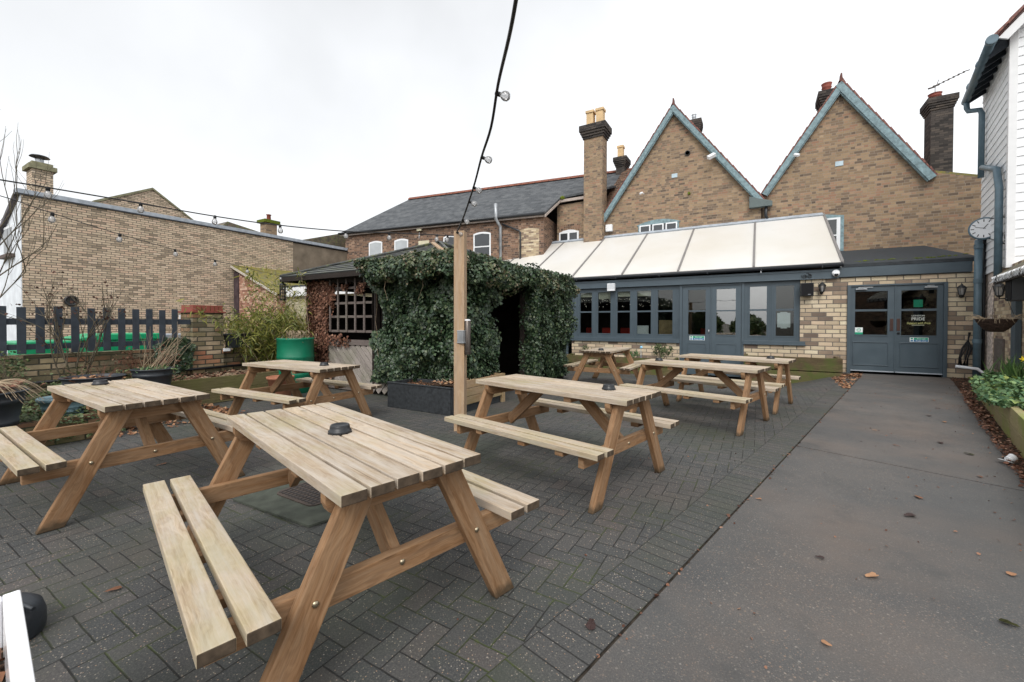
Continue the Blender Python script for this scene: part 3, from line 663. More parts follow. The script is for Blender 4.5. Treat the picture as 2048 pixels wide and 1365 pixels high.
# glazed pair of doors between the windows
P3 = [(-3.956, -3.46)]; P4 = [(-3.16, -2.645)]
post = M().box(-4.20, -4.13, -.01, .1, -.33, 2.505); post.box(-2.49, -2.425, -.01, .1, -.33, 2.505); post.box(-4.13, -2.49, .0, .1, 2.44, 2.505); post.build('door_frame', PAINT, EX, bevel=.003)
dA = joinery('door', -4.125, -3.315, -.29, 2.435, P3, tz=(.95, 1.66, 1.70, 2.335), y=.02)
dB = joinery('door', -3.30, -2.495, -.29, 2.435, P4, tz=(.955, 1.66, 1.70, 2.335), y=.02, glasses={0: GLASS_R})
for d_, a, b_ in ((dA, -3.96, -3.46), (dB, -3.16, -2.64)):
    trims('door_panel', [(a-.02, b_+.02, -.02, .0), (a-.02, b_+.02, .66, .68), (a-.02, a, 0, .66), (b_, b_+.02, 0, .66)], .008, .02, d_)
trims('cover_strip', [(-3.325, -3.295, -.28, 2.43)], -.005, .02, dA)
fire_sign(dA, -3.91, -3.48, .775, .912, .02)
h_ = M().tube([(-3.36, -.0, 1.02), (-3.36, -.03, 1.03), (-3.36, -.03, 1.09), (-3.36, 0, 1.1)], .008, 6); h_.build('door_handle', UPVC, dA)
# half glazed door far left, next to the ivy
dC = joinery('door', -8.80, -8.0, -.34, 2.505, [(-8.66, -8.15)], tz=(.94, 1.66, 1.70, 2.36), y=.02)
trims('door_panel', [(-8.68, -8.13, -.03, -.01), (-8.68, -8.13, .66, .68), (-8.68, -8.66, -.01, .66), (-8.15, -8.13, -.01, .66)], .008, .02, dC)
M().box(-8.42, -8.22, .043, .047, 1.72, 2.1).build('sticker', SIGN_G, dC); M().box(-8.40, -8.24, .040, .0425, 1.98, 2.08).build('sticker', SIGN_W, dC)
# double doors
post = M().box(-.04, .035, .0, .12, -.0, 2.315); post.box(1.80, 1.87, .0, .12, -.0, 2.315); post.box(.035, 1.80, .0, .12, 2.275, 2.315); post.build('door_frame', PAINT, EX, bevel=.003)
dD = joinery('door', .037, .915, .055, 2.272, [(.125, .775)], tz=(1.015, 1.62, 1.675, 2.14), y=.035)
dE = joinery('door', .925, 1.797, .055, 2.272, [(1.035, 1.69)], tz=(1.01, 1.62, 1.675, 2.14), y=.035)
for d_, a, b_ in ((dD, .10, .78), (dE, 1.03, 1.71)):
    trims('door_panel', [(a-.02, b_+.02, .215, .235), (a-.02, b_+.02, .81, .83), (a-.02, a, .235, .81), (b_, b_+.02, .235, .81)], .02, .035, d_)
trims('kick_strip', [(.04, .912, .058, .085)], .022, .035, dD, LEAD); trims('kick_strip', [(.93, 1.795, .058, .085)], .022, .035, dE, LEAD)
trims('cover_strip', [(.905, .932, .06, 2.27)], .02, .035, dD)
HND = plain('dark_bronze_plate', (.06, .03, .025), .4, .5)
trims('door_handle', [(.82, .885, 1.12, 1.43)], .022, .035, dD, HND); trims('door_handle', [(.95, 1.015, 1.12, 1.43)], .022, .035, dE, HND)
M().lathe([(.03, 0), (.03, .012), (.018, .02)], (.985, .03, 1.06), 16, axis=(0, -1, 0)).build('door_lock', IRON, dE)
for d_, a, b_ in ((dD, .13, .36), (dE, 1.45, 1.68)):
    f = M().box(a, b_, -.03, .03, 2.185, 2.215); f.box(a+.05, b_+.12 if d_ is dD else b_-.05, -.005, .01, 2.235, 2.25); f.build('door_closer', GALV, d_, bevel=.004)
fire_sign(dE, 1.2, 1.545, .848, .958, .035)
f = M().box(.13, .29, .056, .059, 1.02, 1.20, mi=0); f.box(.13, .29, .0535, .056, 1.02, 1.075, mi=1); f.lathe([(.045, 0), (.045, .003)], (.21, .056, 1.135), 20, mi=1, axis=(0, -1, 0)); f.lathe([(.034, 0), (.034, .004)], (.21, .0555, 1.135), 20, mi=0, axis=(0, -1, 0)); f.box(.185, .235, .0505, .0525, 1.128, 1.142, mi=1)
f.build('rating_sticker', [SIGN_W, SIGN_G], dD)
f = M().box(1.27, 1.44, .068, .072, 1.715, 1.90); f.build('green_notice', SIGN_G, dE)
def join_words(o, items, mi=0):
    bm_ = bmesh.new(); bm_.from_mesh(o.data)
    for body, x, y, z, size, wd, shear in items:
        c = bpy.data.curves.new('t', 'FONT'); c.body = body; c.size = size; c.align_x = 'CENTER'; c.align_y = 'CENTER'; c.extrude = .0006; c.shear = shear; c.offset = size*.004
        q = bpy.data.objects.new('t', c); col.objects.link(q); me = bpy.data.meshes.new_from_object(q.evaluated_get(bpy.context.evaluated_depsgraph_get())); bpy.data.objects.remove(q)
        xs = [v.co.x for v in me.vertices]; k = wd/(max(xs)-min(xs)); off = Vector((x, y, z))-ORG[o]
        nv = [bm_.verts.new(Vector((v.co.x*k, -v.co.z, v.co.y))+off) for v in me.vertices]
        for p in me.polygons:
            try: bm_.faces.new([nv[i] for i in p.vertices]).material_index = mi
            except ValueError: pass
    bm_.to_mesh(o.data); bm_.free()
f = M().box(1.24, 1.47, .055, .058, 1.262, 1.268); lo = f.build('window_lettering', LETTER, dE)
join_words(lo, [('LONDON', 1.355, .056, 1.50, .05, .235, 0), ('PRIDE', 1.355, .056, 1.418, .105, .245, 0)])
f = M().box(1.24, 1.47, .055, .058, 1.268, 1.273); lo = f.build('window_lettering', LETTER_Y, dE)
join_words(lo, [('Support with Pride', 1.36, .056, 1.315, .072, .44, .45)])
# room behind the glass; near-black colour and added ceiling stand in for its dimness
RM = [(-12.2, -.2), (-.2, 2.3)]
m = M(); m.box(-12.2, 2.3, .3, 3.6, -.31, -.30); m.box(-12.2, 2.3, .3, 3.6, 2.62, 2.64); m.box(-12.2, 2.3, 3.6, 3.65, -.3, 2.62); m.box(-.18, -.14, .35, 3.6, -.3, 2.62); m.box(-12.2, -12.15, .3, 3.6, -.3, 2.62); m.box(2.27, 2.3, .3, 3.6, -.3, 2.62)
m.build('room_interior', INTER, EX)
m = M()
for (a, b_), z in zip(P1[:4], (2.22, 2.14, 2.20, 2.20)): m.box(a-.05, b_+.05, .12, .13, z, 2.40)
m.build('roller_blind', BLIND, EX)

def seatback(x, y, lab, c=REDCH):
    t = thing('padded_chair', lab, 'chair', (x, y, -.3), 'red chairs seen through the extension windows')
    M().box(x-.22, x+.22, y-.22, y+.22, .12, .2).build('seat', c, t, bevel=.02); M().box(x-.22, x+.22, y+.18, y+.24, .3, 1.12).build('backrest', c, t, bevel=.02)
    for i in (-1, 1):
        for j in (-1, 1): M().tube([(x+i*.2, y+j*.2, .12), (x+i*.21, y+j*.21, -.3)], .015, 6).build('leg', W_DARK, t)
for x, y, lab in ((-7.6, 1.2, 'red chair inside, seen low through the first small window from the left'), (-6.9, 1.0, 'red chair inside, seen low through the second small window from the left'), (-6.3, 1.35, 'bright red chair inside, behind the middle one of five small windows'),
    (-4.9, 1.5, 'red chair inside, beside the tan notice board'), (-2.3, 1.2, 'red chair inside, in front of the orange brown cabinet'), (-3.6, 1.9, 'red chair inside, seen through the left glazed door')): seatback(x, y, lab)
t = M().box(-4.95, -4.45, .62, .66, .9, 1.40).build('notice_board', TAN); tag(t, 'tan wooden notice board standing inside the fifth small window', 'board')
t = M().box(-5.6, -5.22, .30, .31, .93, 1.22).build('poster', PAPER); tag(t, 'white printed poster propped inside the fourth small window', 'poster')
t = M().box(-1.60, -1.29, .071, .074, 1.19, 1.60); t.box(-1.52, -1.37, .071, .074, 1.16, 1.19); t.box(-1.53, -1.36, .071, .074, 1.60, 1.625); t = t.build('paper_notice', PAPER); tag(t, 'white paper notice taped inside the rightmost small window', 'notice')
t = M().box(-2.15, -1.8, 2.2, 2.24, .7, 1.9).build('cabinet', plain('orange_brown_wood', (.35, .10, .03), .6, .3)); tag(t, 'orange brown cabinet inside the room behind the right-hand window pair', 'cabinet')  # cabinet in one even orange brown wood colour
t = M(); pts = [(-7.7+i*.1, .32, 2.15+.03*math.sin(i)) for i in range(34)]; t.tube(pts, .004, 4)
t = t.build('string_light_cable', CABLE); tag(t, 'thin string of tiny white lights hung inside the five small windows', 'fairy lights')
BLB = NB('lit_fairy_bulb'); e = BLB.n('Emission'); e.inputs[0].default_value = (1, .93, .8, 1); e.inputs[1].default_value = 1.6; BLB.t.nodes.remove(BLB.p); BLB.t.links.new(e.outputs[0], BLB.out.inputs[0])
m = M()
for i in range(90):
    x = random.uniform(-7.65, -4.4); z = 2.14-random.random()**1.5*.28; m.lathe([(.0005, -.007), (.007, 0), (.0005, .007)], (x, .32+random.uniform(-.02, .02), z), 5)
m.build('bulb', BLB.m, t)['kind'] = 'stuff'

# ================================================================== GABLED BRICK HOUSE
GH = thing('gabled_house', 'brown brick house with two steep gables and pale green bargeboards behind the extension', 'building', (-2, 5, 0))
GY = 3.75
def wall_with_arch(name, mat, parent, y, th, loop):
    m = M(); m.prism([(x, y, z) for x, z in loop], (0, th, 0)); return m.build(name, mat, parent)
wall_with_arch('wall', BR_BROWN, GH, GY, .3, [(-10.14, -.37), (-2.0, -.37), (-2.0, 5.78), (-5.04, 9.80), (-8.02, 5.75), (-8.02, 6.75), (-10.14, 6.75)])
wall_with_arch('wall', BR_BROWN, GH, GY+.12, .3, [(-2.0, -.37), (5.2, -.37), (5.2, 5.2), (2.45, 6.05), (.27, 9.28), (-1.96, 6.02)])
m = M()
m.prism([(-8.35, GY+.30, 5.30), (-5.04, GY+.30, 9.85), (-5.04, 14, 9.85), (-8.35, 14, 5.30)], (-.05, 0, .08)); m.build('roof', TILE_RED, GH)
m = M(); m.prism([(-5.04, GY+.30, 9.85), (-1.75, GY+.30, 5.55), (-1.75, 14, 5.55), (-5.04, 14, 9.85)], (.05, 0, .08)); m.build('roof', TILE_RED, GH)
m = M(); m.prism([(-2.1, GY+.43, 5.80), (.27, GY+.43, 9.33), (.27, 14, 9.33), (-2.1, 14, 5.80)], (-.05, 0, .06)); m.build('roof', TILE_RED, GH)
m = M(); m.prism([(.27, GY+.43, 9.33), (2.75, GY+.43, 5.65), (2.75, 14, 5.65), (.27, 14, 9.33)], (.05, 0, .06)); m.build('roof', TILE_RED, GH)
m = M(); m.prism([(2.6, GY+.13, 6.0), (5.3, GY+.13, 5.15), (5.3, 14, 6.5), (2.6, 14, 7.4)], (0, 0, .08)); m.build('roof', TILE_YEL, GH)
def barge(x0, z0, x1, z1, y, wd=.165, parent=GH):
    d = Vector((x1-x0, 0, z1-z0)).normalized(); nrm = Vector((-d.z, 0, d.x)); nrm = nrm if nrm.z > 0 else -nrm
    a = Vector((x0, y, z0)); b_ = Vector((x1, y, z1))
    f = M(); f.prism([a, b_, b_-nrm*wd, a-nrm*wd], (0, .04, 0)); f.prism([a-nrm*wd+Vector((0, .04, 0)), b_-nrm*wd+Vector((0, .04, 0)), b_-nrm*(wd+.035)+Vector((0, .04, 0)), a-nrm*(wd+.035)+Vector((0, .04, 0))], (0, .07, 0)); f.build('bargeboard', SAGE, parent)
    # stepped verge tiles and soffit
    f = M(); n = max(3, int((b_-a).length/.17))
    for i in range(n):
        p = a.lerp(b_, i/n); q = a.lerp(b_, (i+1.06)/n); lift = .012*(i % 2)
        f.prism([p+nrm*.004, q+nrm*.012, q+nrm*(.055+lift), p+nrm*(.04+lift)], (0, .30, 0))
    f.build('verge_tile', TILE_RED, parent)['kind'] = 'stuff'
    f = M(); f.prism([a-nrm*.03+Vector((0, .115, 0)), b_-nrm*.03+Vector((0, .115, 0)), b_-nrm*.06+Vector((0, .115, 0)), a-nrm*.06+Vector((0, .115, 0))], (0, .2, 0)); f.build('soffit', DKGREY, parent)
barge(-8.12, 5.62, -5.05, 9.97, GY-.20); barge(-1.92, 5.75, -5.03, 9.97, GY-.206)
barge(-1.98, 6.02, .26, 9.42, GY-.06); barge(2.62, 5.85, .28, 9.42, GY-.066, .20)
def finial(x, y, z):
    f = M().prism([(x-.10, y, z-.10), (x+.12, y, z-.12), (x+.03, y, z+.07), (x+.02, y, z+.22), (x-.02, y, z+.22), (x-.03, y, z+.06)], (0, .25, 0)); f.build('ridge_finial', plain('sooty_red_clay', (.13, .05, .04), .8), GH)
finial(-5.04, GY-.2, 10.02); finial(.27, GY-.06, 9.48)
f = M(); f.prism([(-2.38, GY-.22, 5.93), (-2.02, GY-.22, 5.80), (-1.66, GY-.22, 5.68), (-1.66, GY-.22, 5.52), (-2.38, GY-.22, 5.52)], (0, .24, 0)); f.build('kneeler_box', DKGREY, GH, bevel=.005)
f = M(); f.prism([(-8.42, GY-.22, 5.78), (-8.08, GY-.22, 5.78), (-8.02, GY-.22, 5.40), (-8.42, GY-.22, 5.40)], (0, .24, 0)); f.build('kneeler_box', DKGREY, GH, bevel=.005)
# gable windows
def arch_window(s0, s1, z0, z1, rise, y, parent, frame, n=1, bars=(), pane=DARKPANE, surround=None, reveal=.09, name='window'):
    """arched frame; panes are sub-parts"""
    f = M(); N_ = 10; top = [(s0+(s1-s0)*i/N_, z1-rise+rise*(1-((i/N_)*2-1)**2)) for i in range(N_+1)]
    fw_ = .055
    f.prism([(s0, y, z0)]+[(s0, y, z1-rise)]+[(x, y, z) for x, z in top[1:-1]]+[(s1, y, z1-rise), (s1, y, z0)], (0, .03, 0))
    o = f.build(name, frame, parent)
    for i in range(n):
        a = s0+(s1-s0)*i/n+fw_; b_ = s0+(s1-s0)*(i+1)/n-fw_; zs = [z0+fw_]+list(bars)+[z1-fw_]
        for k in range(len(zs)-1):
            za, zb = zs[k]+(.02 if k else 0), zs[k+1]-(.02 if k < len(zs)-2 else 0)
            g_ = M(); cx = (s0+s1)/2; W_ = (s1-s0)/2
            if k == len(zs)-2:
                tp = []
                for q in range(7):
                    x = a+(b_-a)*q/6; tp.append((x, y-.004, min(zb+.02, z1-fw_-rise*((x-cx)/W_)**2)))
                g_.prism([(a, y-.004, za)]+tp+[(b_, y-.004, za)], (0, .006, 0))
            else: g_.box(a, b_, y-.004, y+.002, za, zb)
            g_.build('pane', pane, o)
    return o
W1 = arch_window(-6.42, -4.82, 4.55, 5.50, .14, GY-.02, GH, SAGE, 1)
W1.data.materials[0] = SAGE
for i in range(3):
    a = -6.36+i*.52; f = M(); f.box(a, a+.44, GY-.055, GY-.025, 4.6, 5.36); o = f.build('window_casement', UPVC, GH); M().box(a+.05, a+.39, GY-.062, GY-.056, 4.66, 5.31).build('pane', GREYPANE if i < 0 else DARKPANE, o)
f = M(); f.prism([(-6.48, GY-.03, 5.36)]+[(-6.48+1.72*i/10, GY-.03, 5.38+.17*(1-(i/5-1)**2)) for i in range(11)]+[(-4.76, GY-.03, 5.36)], (0, .032, 0)); f.build('window_head', SAGE, GH)
f = M(); f.box(-.95, .40, GY+.07, GY+.13, 3.76, 4.93); f.prism([(-.95, GY+.07, 4.93), (-.3, GY+.07, 5.08), (.40, GY+.07, 4.96), (.40, GY+.07, 4.93)], (0, .06, 0)); o = f.build('window', SAGE, GH)
M().box(-.55, .30, GY+.045, GY+.07, 3.80, 4.90).build('sash', UPVC, o); M().box(-.47, .20, GY+.038, GY+.0445, 3.86, 4.28).build('pane', DARKPANE, o); M().box(-.47, .20, GY+.038, GY+.0445, 4.33, 4.84).build('pane', DARKPANE, o)
for x, y, z in ((-5.0, GY, 7.22), (.26, GY+.12, 6.73)): M().box(x-.11, x+.11, y-.02, y, z-.08, z+.08).build('air_vent', plain('pale_blue_vent', (.45, .56, .62), .5, .4), GH, bevel=.005)
M().lathe([(.10, 0), (.10, .05), (.075, .05), (.07, .01)], (-4.52, GY+.01, 8.02), 18, axis=(0, -1, 0)).build('flue_hole', IRON, GH)
M().lathe([(.05, 0), (.05, .07), (.03, .07)], (-4.45, GY, 6.42), 12, axis=(0, -1, 0)).build('flue_hole', MOSSM, GH)
# chimneys
def chimney(parent, x0, x1, y0, y1, z0, z1, capz, mat, capmat, pots, potmat=BUFF, potr=.13, square=True, over=.17):
    o = M().box(x0, x1, y0, y1, z0, z1).build('chimney', mat, parent)
    f = M(); n = 4; h = (capz-z1)/(n+1.6)
    for i in range(n): k = over*(i+1)/n; f.box(x0-k, x1+k, y0-k, y1+k, z1+h*i, z1+h*(i+1)-.012); f.box(x0-k+.02, x1+k-.02, y0-k+.02, y1+k-.02, z1+h*(i+1)-.012, z1+h*(i+1))
    f.box(x0-over, x1+over, y0-over, y1+over, z1+h*n, capz); f.build('cap', capmat, o)
    for (px, py, ph) in pots:
        f = M()
        if square:
            f.box(px-potr, px+potr, py-potr, py+potr, capz, capz+ph-.1); f.box(px-potr*1.22, px+potr*1.22, py-potr*1.22, py+potr*1.22, capz+ph-.1, capz+ph)
        else: f.lathe([(potr*1.1, 0), (potr, .05), (potr*.9, ph*.5), (potr*1.12, ph*.6), (potr, ph*.68), (potr*1.1, ph*.92), (potr*1.2, ph), (potr*.9, ph)], (px, py, capz), 16)
        f.build('chimney_pot', potmat, o)
    return o
chimney(GH, -8.68, -7.84, 3.32, 3.92, 2.5, 9.30, 9.86, BR_BROWN, BR_DARK, [(-8.47, 3.6, .72), (-8.03, 3.6, .72)], potr=.15)
chimney(GH, -4.72, -4.33, 6.0, 6.6, 8.6, 9.85, 10.3, BR_DARK, BR_DARK, [(-4.6, 6.2, .3)], GALV, .09, False, .06)
chimney(GH, -.02, .62, 6.0, 6.8, 8.4, 9.75, 10.24, BR_DARK, BR_DARK, [(.16, 6.3, .40)], REDPOT, .15, False, .12)
o = chimney(GH, 3.32, 3.92, 7.0, 7.7, 5.4, 9.1, 9.54, BR_DARK, BR_DARK, [(3.5, 7.3, .26)], REDPOT, .17, False, .11)
ae = M(); ae.tube([(3.5, 7.3, 9.78), (3.5, 7.3, 10.02), (3.6, 7.3, 10.3)], .012, 5); a, b_ = Vector((3.32, 7.0, 9.93)), Vector((4.25, 7.1, 10.32)); ae.tube([a, b_], .010, 5)
for i in range(8): p = a.lerp(b_, i/7); ae.tube([p+Vector((-.09, 0, -.012)), p+Vector((.09, 0, .012))], .018 if i > 1 else .03, 5)
ae = ae.build('tv_aerial', LAMPM); tag(ae, 'spiky television aerial on the chimney nearest the white boarded building', 'aerial')
# drain pipe between gable and chimney
def pipe(name, pts, r, mat, label, cat='drainpipe', parent=None, brackets=()):
    f = M(); f.tube(pts, r, 12)
    for z in brackets:
        p = Vector(pts[-1]); f.lathe([(r*1.25, -.04), (r*1.25, .04)], (p.x, p.y, z), 12)
    o = f.build(name, mat, parent)
    if parent is None: tag(o, label, cat)
    return o
HP = thing('drainpipe', 'pale blue downpipe with a hopper head between the tall chimney and the first gable', 'drainpipe', (-7.95, GY-.1, 4.9))
f = M(); f.prism([(-8.12, GY-.2, 5.36), (-7.84, GY-.2, 5.36), (-7.90, GY-.2, 5.14), (-8.04, GY-.2, 5.14)], (0, .2, 0)); f.build('hopper_head', SAGE, HP); M().tube([(-7.97, GY-.1, 5.15), (-7.97, GY-.1, 4.95)], .045, 12).build('pipe', LEAD, HP)
t = M().tube([(-1.85, GY-.1, 5.52), (-1.86, GY-.08, 5.2), (-1.78, GY-.02, 5.02), (-1.55, GY+.0, 4.97)], .05, 10).build('drainpipe', GUTTER); tag(t, 'black cranked pipe in the valley between the two gables', 'drainpipe')
def floodlight(x, y, z, lab, s=.12, d=(-.6, -1, -.5)):
    t = thing('floodlight', lab, 'light', (x, y, z))
    D_ = Vector(d).normalized(); X = D_.orthogonal().normalized(); Y = D_.cross(X)
    M().obox(Vector((x, y-.22, z))+D_*s*.3, (X*s*.55, Y*s*.45, D_*s)).build('housing', UPVC, t, bevel=.006); M().tube([(x+.05, y, z+.02), (x, y-.12, z+.05)], .02, 6).build('bracket', UPVC, t)
floodlight(-3.60, GY-.12, 7.62, 'white floodlight under the right slope of the first gable', .14, (-.9, -.5, -.55)); floodlight(-6.22, GY-.12, 6.62, 'small white light under the left slope of the first gable', .07)
floodlight(-.98, GY, 7.16, 'small white light under the left slope of the second gable', .09, (.7, -.6, -.5))
t = M().box(-7.78, -7.50, GY-.16, GY, 5.26, 5.55).build('alarm_box', UPVC, bevel=.01); tag(t, 'white alarm box high on the brick beside the pale blue downpipe', 'alarm box')

# ================================================================== SLATE ROOFED WING
SD = R(8.6); sd = Vector((math.cos(SD), math.sin(SD), 0)); sn = Vector((math.sin(SD), -math.cos(SD), 0)); sc = Vector((-10.14, 2.33, 0))
def SP(a, o, z): return sc+sd*a+sn*o+Vector((0, 0, z))     # a along, o toward the yard
SH = thing('slate_wing', 'long brick wing with a blue grey slate roof and arched white windows', 'building', (-15, 2, 0))
m = M(); m.prism([SP(-11.1, 0, -.37), SP(0, 0, -.37), SP(0, 0, 6.03), SP(-11.1, 0, 6.03)], -sn*7.0); m.build('wall', BR_WING, SH)
tp = .676; EZ = 6.10; RO = 3.9; RZ = EZ+tp*RO; hip = 1.25
m = M(); A = SP(-11.3, .22, EZ-.12); B = SP(.12, .22, EZ-.12); B1 = SP(.12, .0, EZ); 
C1 = Vector((-9.9, 3.70, EZ+tp*1.45-.03)); C2 = Vector((-7.9, 3.72, EZ+tp*1.45+.05)); D1 = SP(3.35, -RO, RZ); E1 = SP(-11.3+hip+.2, -RO, RZ)
th = Vector((0, 0, .07)); K1 = SP(3.1, -2.2, EZ+tp*2.2)
def slope(pts):
    f = M(); O = Vector(pts[0]); up_ = (-sn*1+Vector((0, 0, tp))).normalized()
    uvs = [((Vector(p)-O).dot(sd), (Vector(p)-O).dot(up_)) for p in pts]
    f.add(pts, [tuple(range(len(pts)))], [uvs]); return f
f = slope([A+th, B+th, C1+th, C2+th, K1+th, D1+th, E1+th]); f.prism([A-Vector((0, 0, .02)), B-Vector((0, 0, .02)), C1-Vector((0, 0, .02)), C2-Vector((0, 0, .02)), K1-Vector((0, 0, .02)), D1-Vector((0, 0, .02)), E1-Vector((0, 0, .02))], (0, 0, .085)); f.build('roof', SLATE, SH)
Bk = SP(-11.3, -2*RO-.2, EZ-.12); f = M(); f.add([A+th, E1+th, Bk+th], [(0, 1, 2)]); Dk = SP(3.35, -2*RO-.2, EZ-.1); f.add([E1+th, D1+th, Dk+th, Bk+th], [(0, 1, 2, 3)]); f.build('roof', SLATE, SH)
f = M(); n = 34
for i in range(n):
    p = E1.lerp(D1, i/n)+Vector((0, 0, .04)); q = E1.lerp(D1, (i+.96)/n)+Vector((0, 0, .04)); f.prism([p+sn*.13, p+Vector((0, 0, .15)), p-sn*.13], q-p)
f.build('ridge_tiles', RIDGE, SH)['kind'] = 'stuff'
f = M(); f.prism([SP(-11.3, .16, EZ-.20), SP(.12, .16, EZ-.20), SP(.12, .16, EZ-.10), SP(-11.3, .16, EZ-.10)], -sn*.05); f.build('fascia', BEIGE, SH)
f = M(); f.tube([SP(-11.35, .24, EZ-.08), SP(.12, .24, EZ-.07)], .055, 8); f.build('gutter', GUTTER, SH)
f = M(); f.prism([B+Vector((0, 0, -.03)), C1+Vector((0, 0, -.03)), C1+Vector((0, 0, -.14)), B+Vector((0, 0, -.14))], (.03, 0, 0)); f.box(-9.95, -8.66, 3.6, 3.66, 6.83, 6.95); f.build('fascia', BEIGE, SH)
f = M(); f.prism([(-7.35, 4.5, 8.0), (-7.0, 4.5, 8.1), (-7.0, 4.5, 5.8), (-8.2, 4.5, 5.8), (-8.2, 4.5, 6.75)], (0, .25, 0)); f.build('parapet', BR_WING, SH)
# side return of the projecting part
def wing_window(a0, a1, z0, z1, bar=None, pane=GREYPANE, n=1):
    """white arched window set in the wing wall, panes as sub-parts"""
    N_ = 8; w_ = a1-a0; rise = .08
    f = M(); loop = [SP(a0, .012, z0), SP(a0, .012, z1-rise)]+[SP(a0+w_*i/N_, .012, z1-rise*((i/N_*2-1)**2)) for i in range(1, N_)]+[SP(a1, .012, z1-rise), SP(a1, .012, z0)]
    f.prism(loop, -sn*.03); o = f.build('window', UPVC, SH)
    zs = [z0+.07]+([bar] if bar else [])+[z1-.08]
    for j in range(n):
        p, q = a0+w_*j/n+.07, a0+w_*(j+1)/n-.07
        for k in range(len(zs)-1):
            za = zs[k]+(.03 if k else 0); zb = zs[k+1]-(.03 if k < len(zs)-2 else 0)
            g_ = M(); g_.prism([SP(p, .018, za), SP(p, .018, zb-(.05 if zb == zs[-1] else 0)), SP((p+q)/2, .018, zb), SP(q, .018, zb-(.05 if zb == zs[-1] else 0)), SP(q, .018, za)], -sn*.004); g_.build('pane', pane, o)
    # brick arch over the opening
    f = M()
    for i in range(11):
        t0 = (i-.5)/10; ang = (t0-.45)*.5; x = a0-.06+(w_+.12)*i/10; zt = z1+.015-rise*((i/5-1)**2)
        f.prism([SP(x-.035+ang*.02, .006, zt), SP(x+.035+ang*.02, .006, zt), SP(x+.035+ang*.2, .006, zt+.22), SP(x-.035+ang*.2, .006, zt+.22)], -sn*.01)
    f.build('brick_arch', BR_WING, SH)['kind'] = 'stuff'
wing_window(-9.53, -8.67, 4.3, 5.52); wing_window(-7.91, -7.07, 4.3, 5.52); wing_window(-5.04, -4.30, 4.1, 5.48, pane=DARKPANE); wing_window(-3.42, -2.53, 3.9, 5.50, 4.82, DARKPANE)
f = M(); N_ = 8
f.prism([(-10.02, GY-.05, 4.6), (-10.02, GY-.05, 5.45), (-9.8, GY-.05, 5.53), (-9.54, GY-.05, 5.56), (-9.3, GY-.05, 5.53), (-9.06, GY-.05, 5.45), (-9.06, GY-.05, 4.6)], (0, .045, 0)); o = f.build('window', UPVC, GH)
for a, b_ in ((-9.94, -9.60), (-9.50, -9.14)): M().box(a, b_, GY-.058, GY-.052, 4.7, 5.40).build('pane', DARKPANE, o)
f = M()
for i in range(12):
    x = -10.0+i*.083; f.prism([(x-.03, GY-.008, 5.50+.08*(1-(i/5.5-1)**2)), (x+.035, GY-.008, 5.50+.08*(1-(i/5.5-1)**2)), (x+.035+(i-5.5)*.008, GY-.008, 5.75+.08*(1-(i/5.5-1)**2)), (x-.03+(i-5.5)*.008, GY-.008, 5.75+.08*(1-(i/5.5-1)**2))], (0, .01, 0))
f.build('brick_arch', BR_WING, GH)['kind'] = 'stuff'
# blocked up window in patchwork brick
f = M(); f.prism([SP(-1.15, .004, 4.2), SP(-1.15, .004, 5.42), SP(-.7, .004, 5.50), SP(-.2, .004, 5.42), SP(-.2, .004, 4.2)], -sn*.02); f.build('bricked_up_window', BR_RUBBLE, SH)
chimney(GH, -8.12, -7.70, 6.2, 6.8, 7.6, 8.93, 9.38, BR_DARK, BR_DARK, [(-7.95, 6.45, .62)], potr=.13, over=.12)
f = M(); f.tube([SP(-2.13, .36, 6.62), SP(-2.13, .32, 5.95), SP(-2.0, .12, 5.62), SP(-2.0, .10, 2.0)], .07, 12); f = f.build('soil_pipe', GALV); tag(f, 'galvanised grey soil pipe cranked over the gutter of the slate wing', 'pipe')
f = M(); f.tube([SP(-1.93, .10, 5.75), SP(-1.10, .10, 5.38), SP(-1.05, .10, 5.30), SP(-1.05, .10, 3.5)], .04, 8); f = f.build('waste_pipe', GUTTER); tag(f, 'thin black waste pipe angling down beside the blocked up window', 'pipe')
f = M(); f.prism([SP(-6.45, .03, 4.9), SP(-6.45, .03, 5.32), SP(-5.85, .03, 5.32), SP(-5.85, .03, 4.9)], -sn*.03); f = f.build('wall_panel', plain('cream_panel', (.62, .58, .42), .7, .3), SH)
t = thing('security_light', 'small cream security light on the wing wall above the cream panel', 'light', SP(-6.35, .05, 5.75)); f = M().obox(SP(-6.35, .09, 5.86), (sd*.13, sn*.06, Vector((0, 0, .07)))); f.build('lamp_head', plain('cream_panel', (.62, .58, .42)), t, bevel=.01); M().tube([SP(-6.4, .02, 5.75), SP(-6.42, .02, 5.4)], .015, 6).build('conduit', UPVC, t)
f = M().lathe([(.09, -.02), (.13, .05), (.07, .12), (.001, .16)], (-9.82, 3.62, 6.97), 8); tag(f.build('roof_moss', MOSSM), 'clump of yellow green moss at the step in the slate roof edge', 'moss')

# ================================================================== YELLOW BRICK BUILDING (left)
YX = -21.0
YB = thing('yellow_brick_building', 'flat roofed yellow brick building with a white end wall beyond the fence', 'building', (-23, -5, 0))
m = M(); m.box(YX-.3, YX, -10.74, -2.33, -.37, 5.10); m.build('brick_wall', BR_YEL, YB)
m = M(); m.box(YX-.3, YX-.005, -2.33, .85, -.37, 5.06); m.build('rendered_wall', RENDER_B, YB)
m = M(); m.prism([(YX-.002, -10.76, -.37), (YX-.002, -10.76, 5.10), (-23.7, -10.76, 3.95), (-23.7, -10.76, -.37)], (0, .3, 0)); m.build('white_wall', RENDER_W, YB)
m = M(); m.box(YX-.33, YX+.035, -10.84, .86, 5.14, 5.27); m.build('parapet_coping', LEAD, YB); m = M(); m.box(YX-.31, YX+.05, -10.86, .86, 5.095, 5.138); m.build('coping_drip', GUTTER, YB)
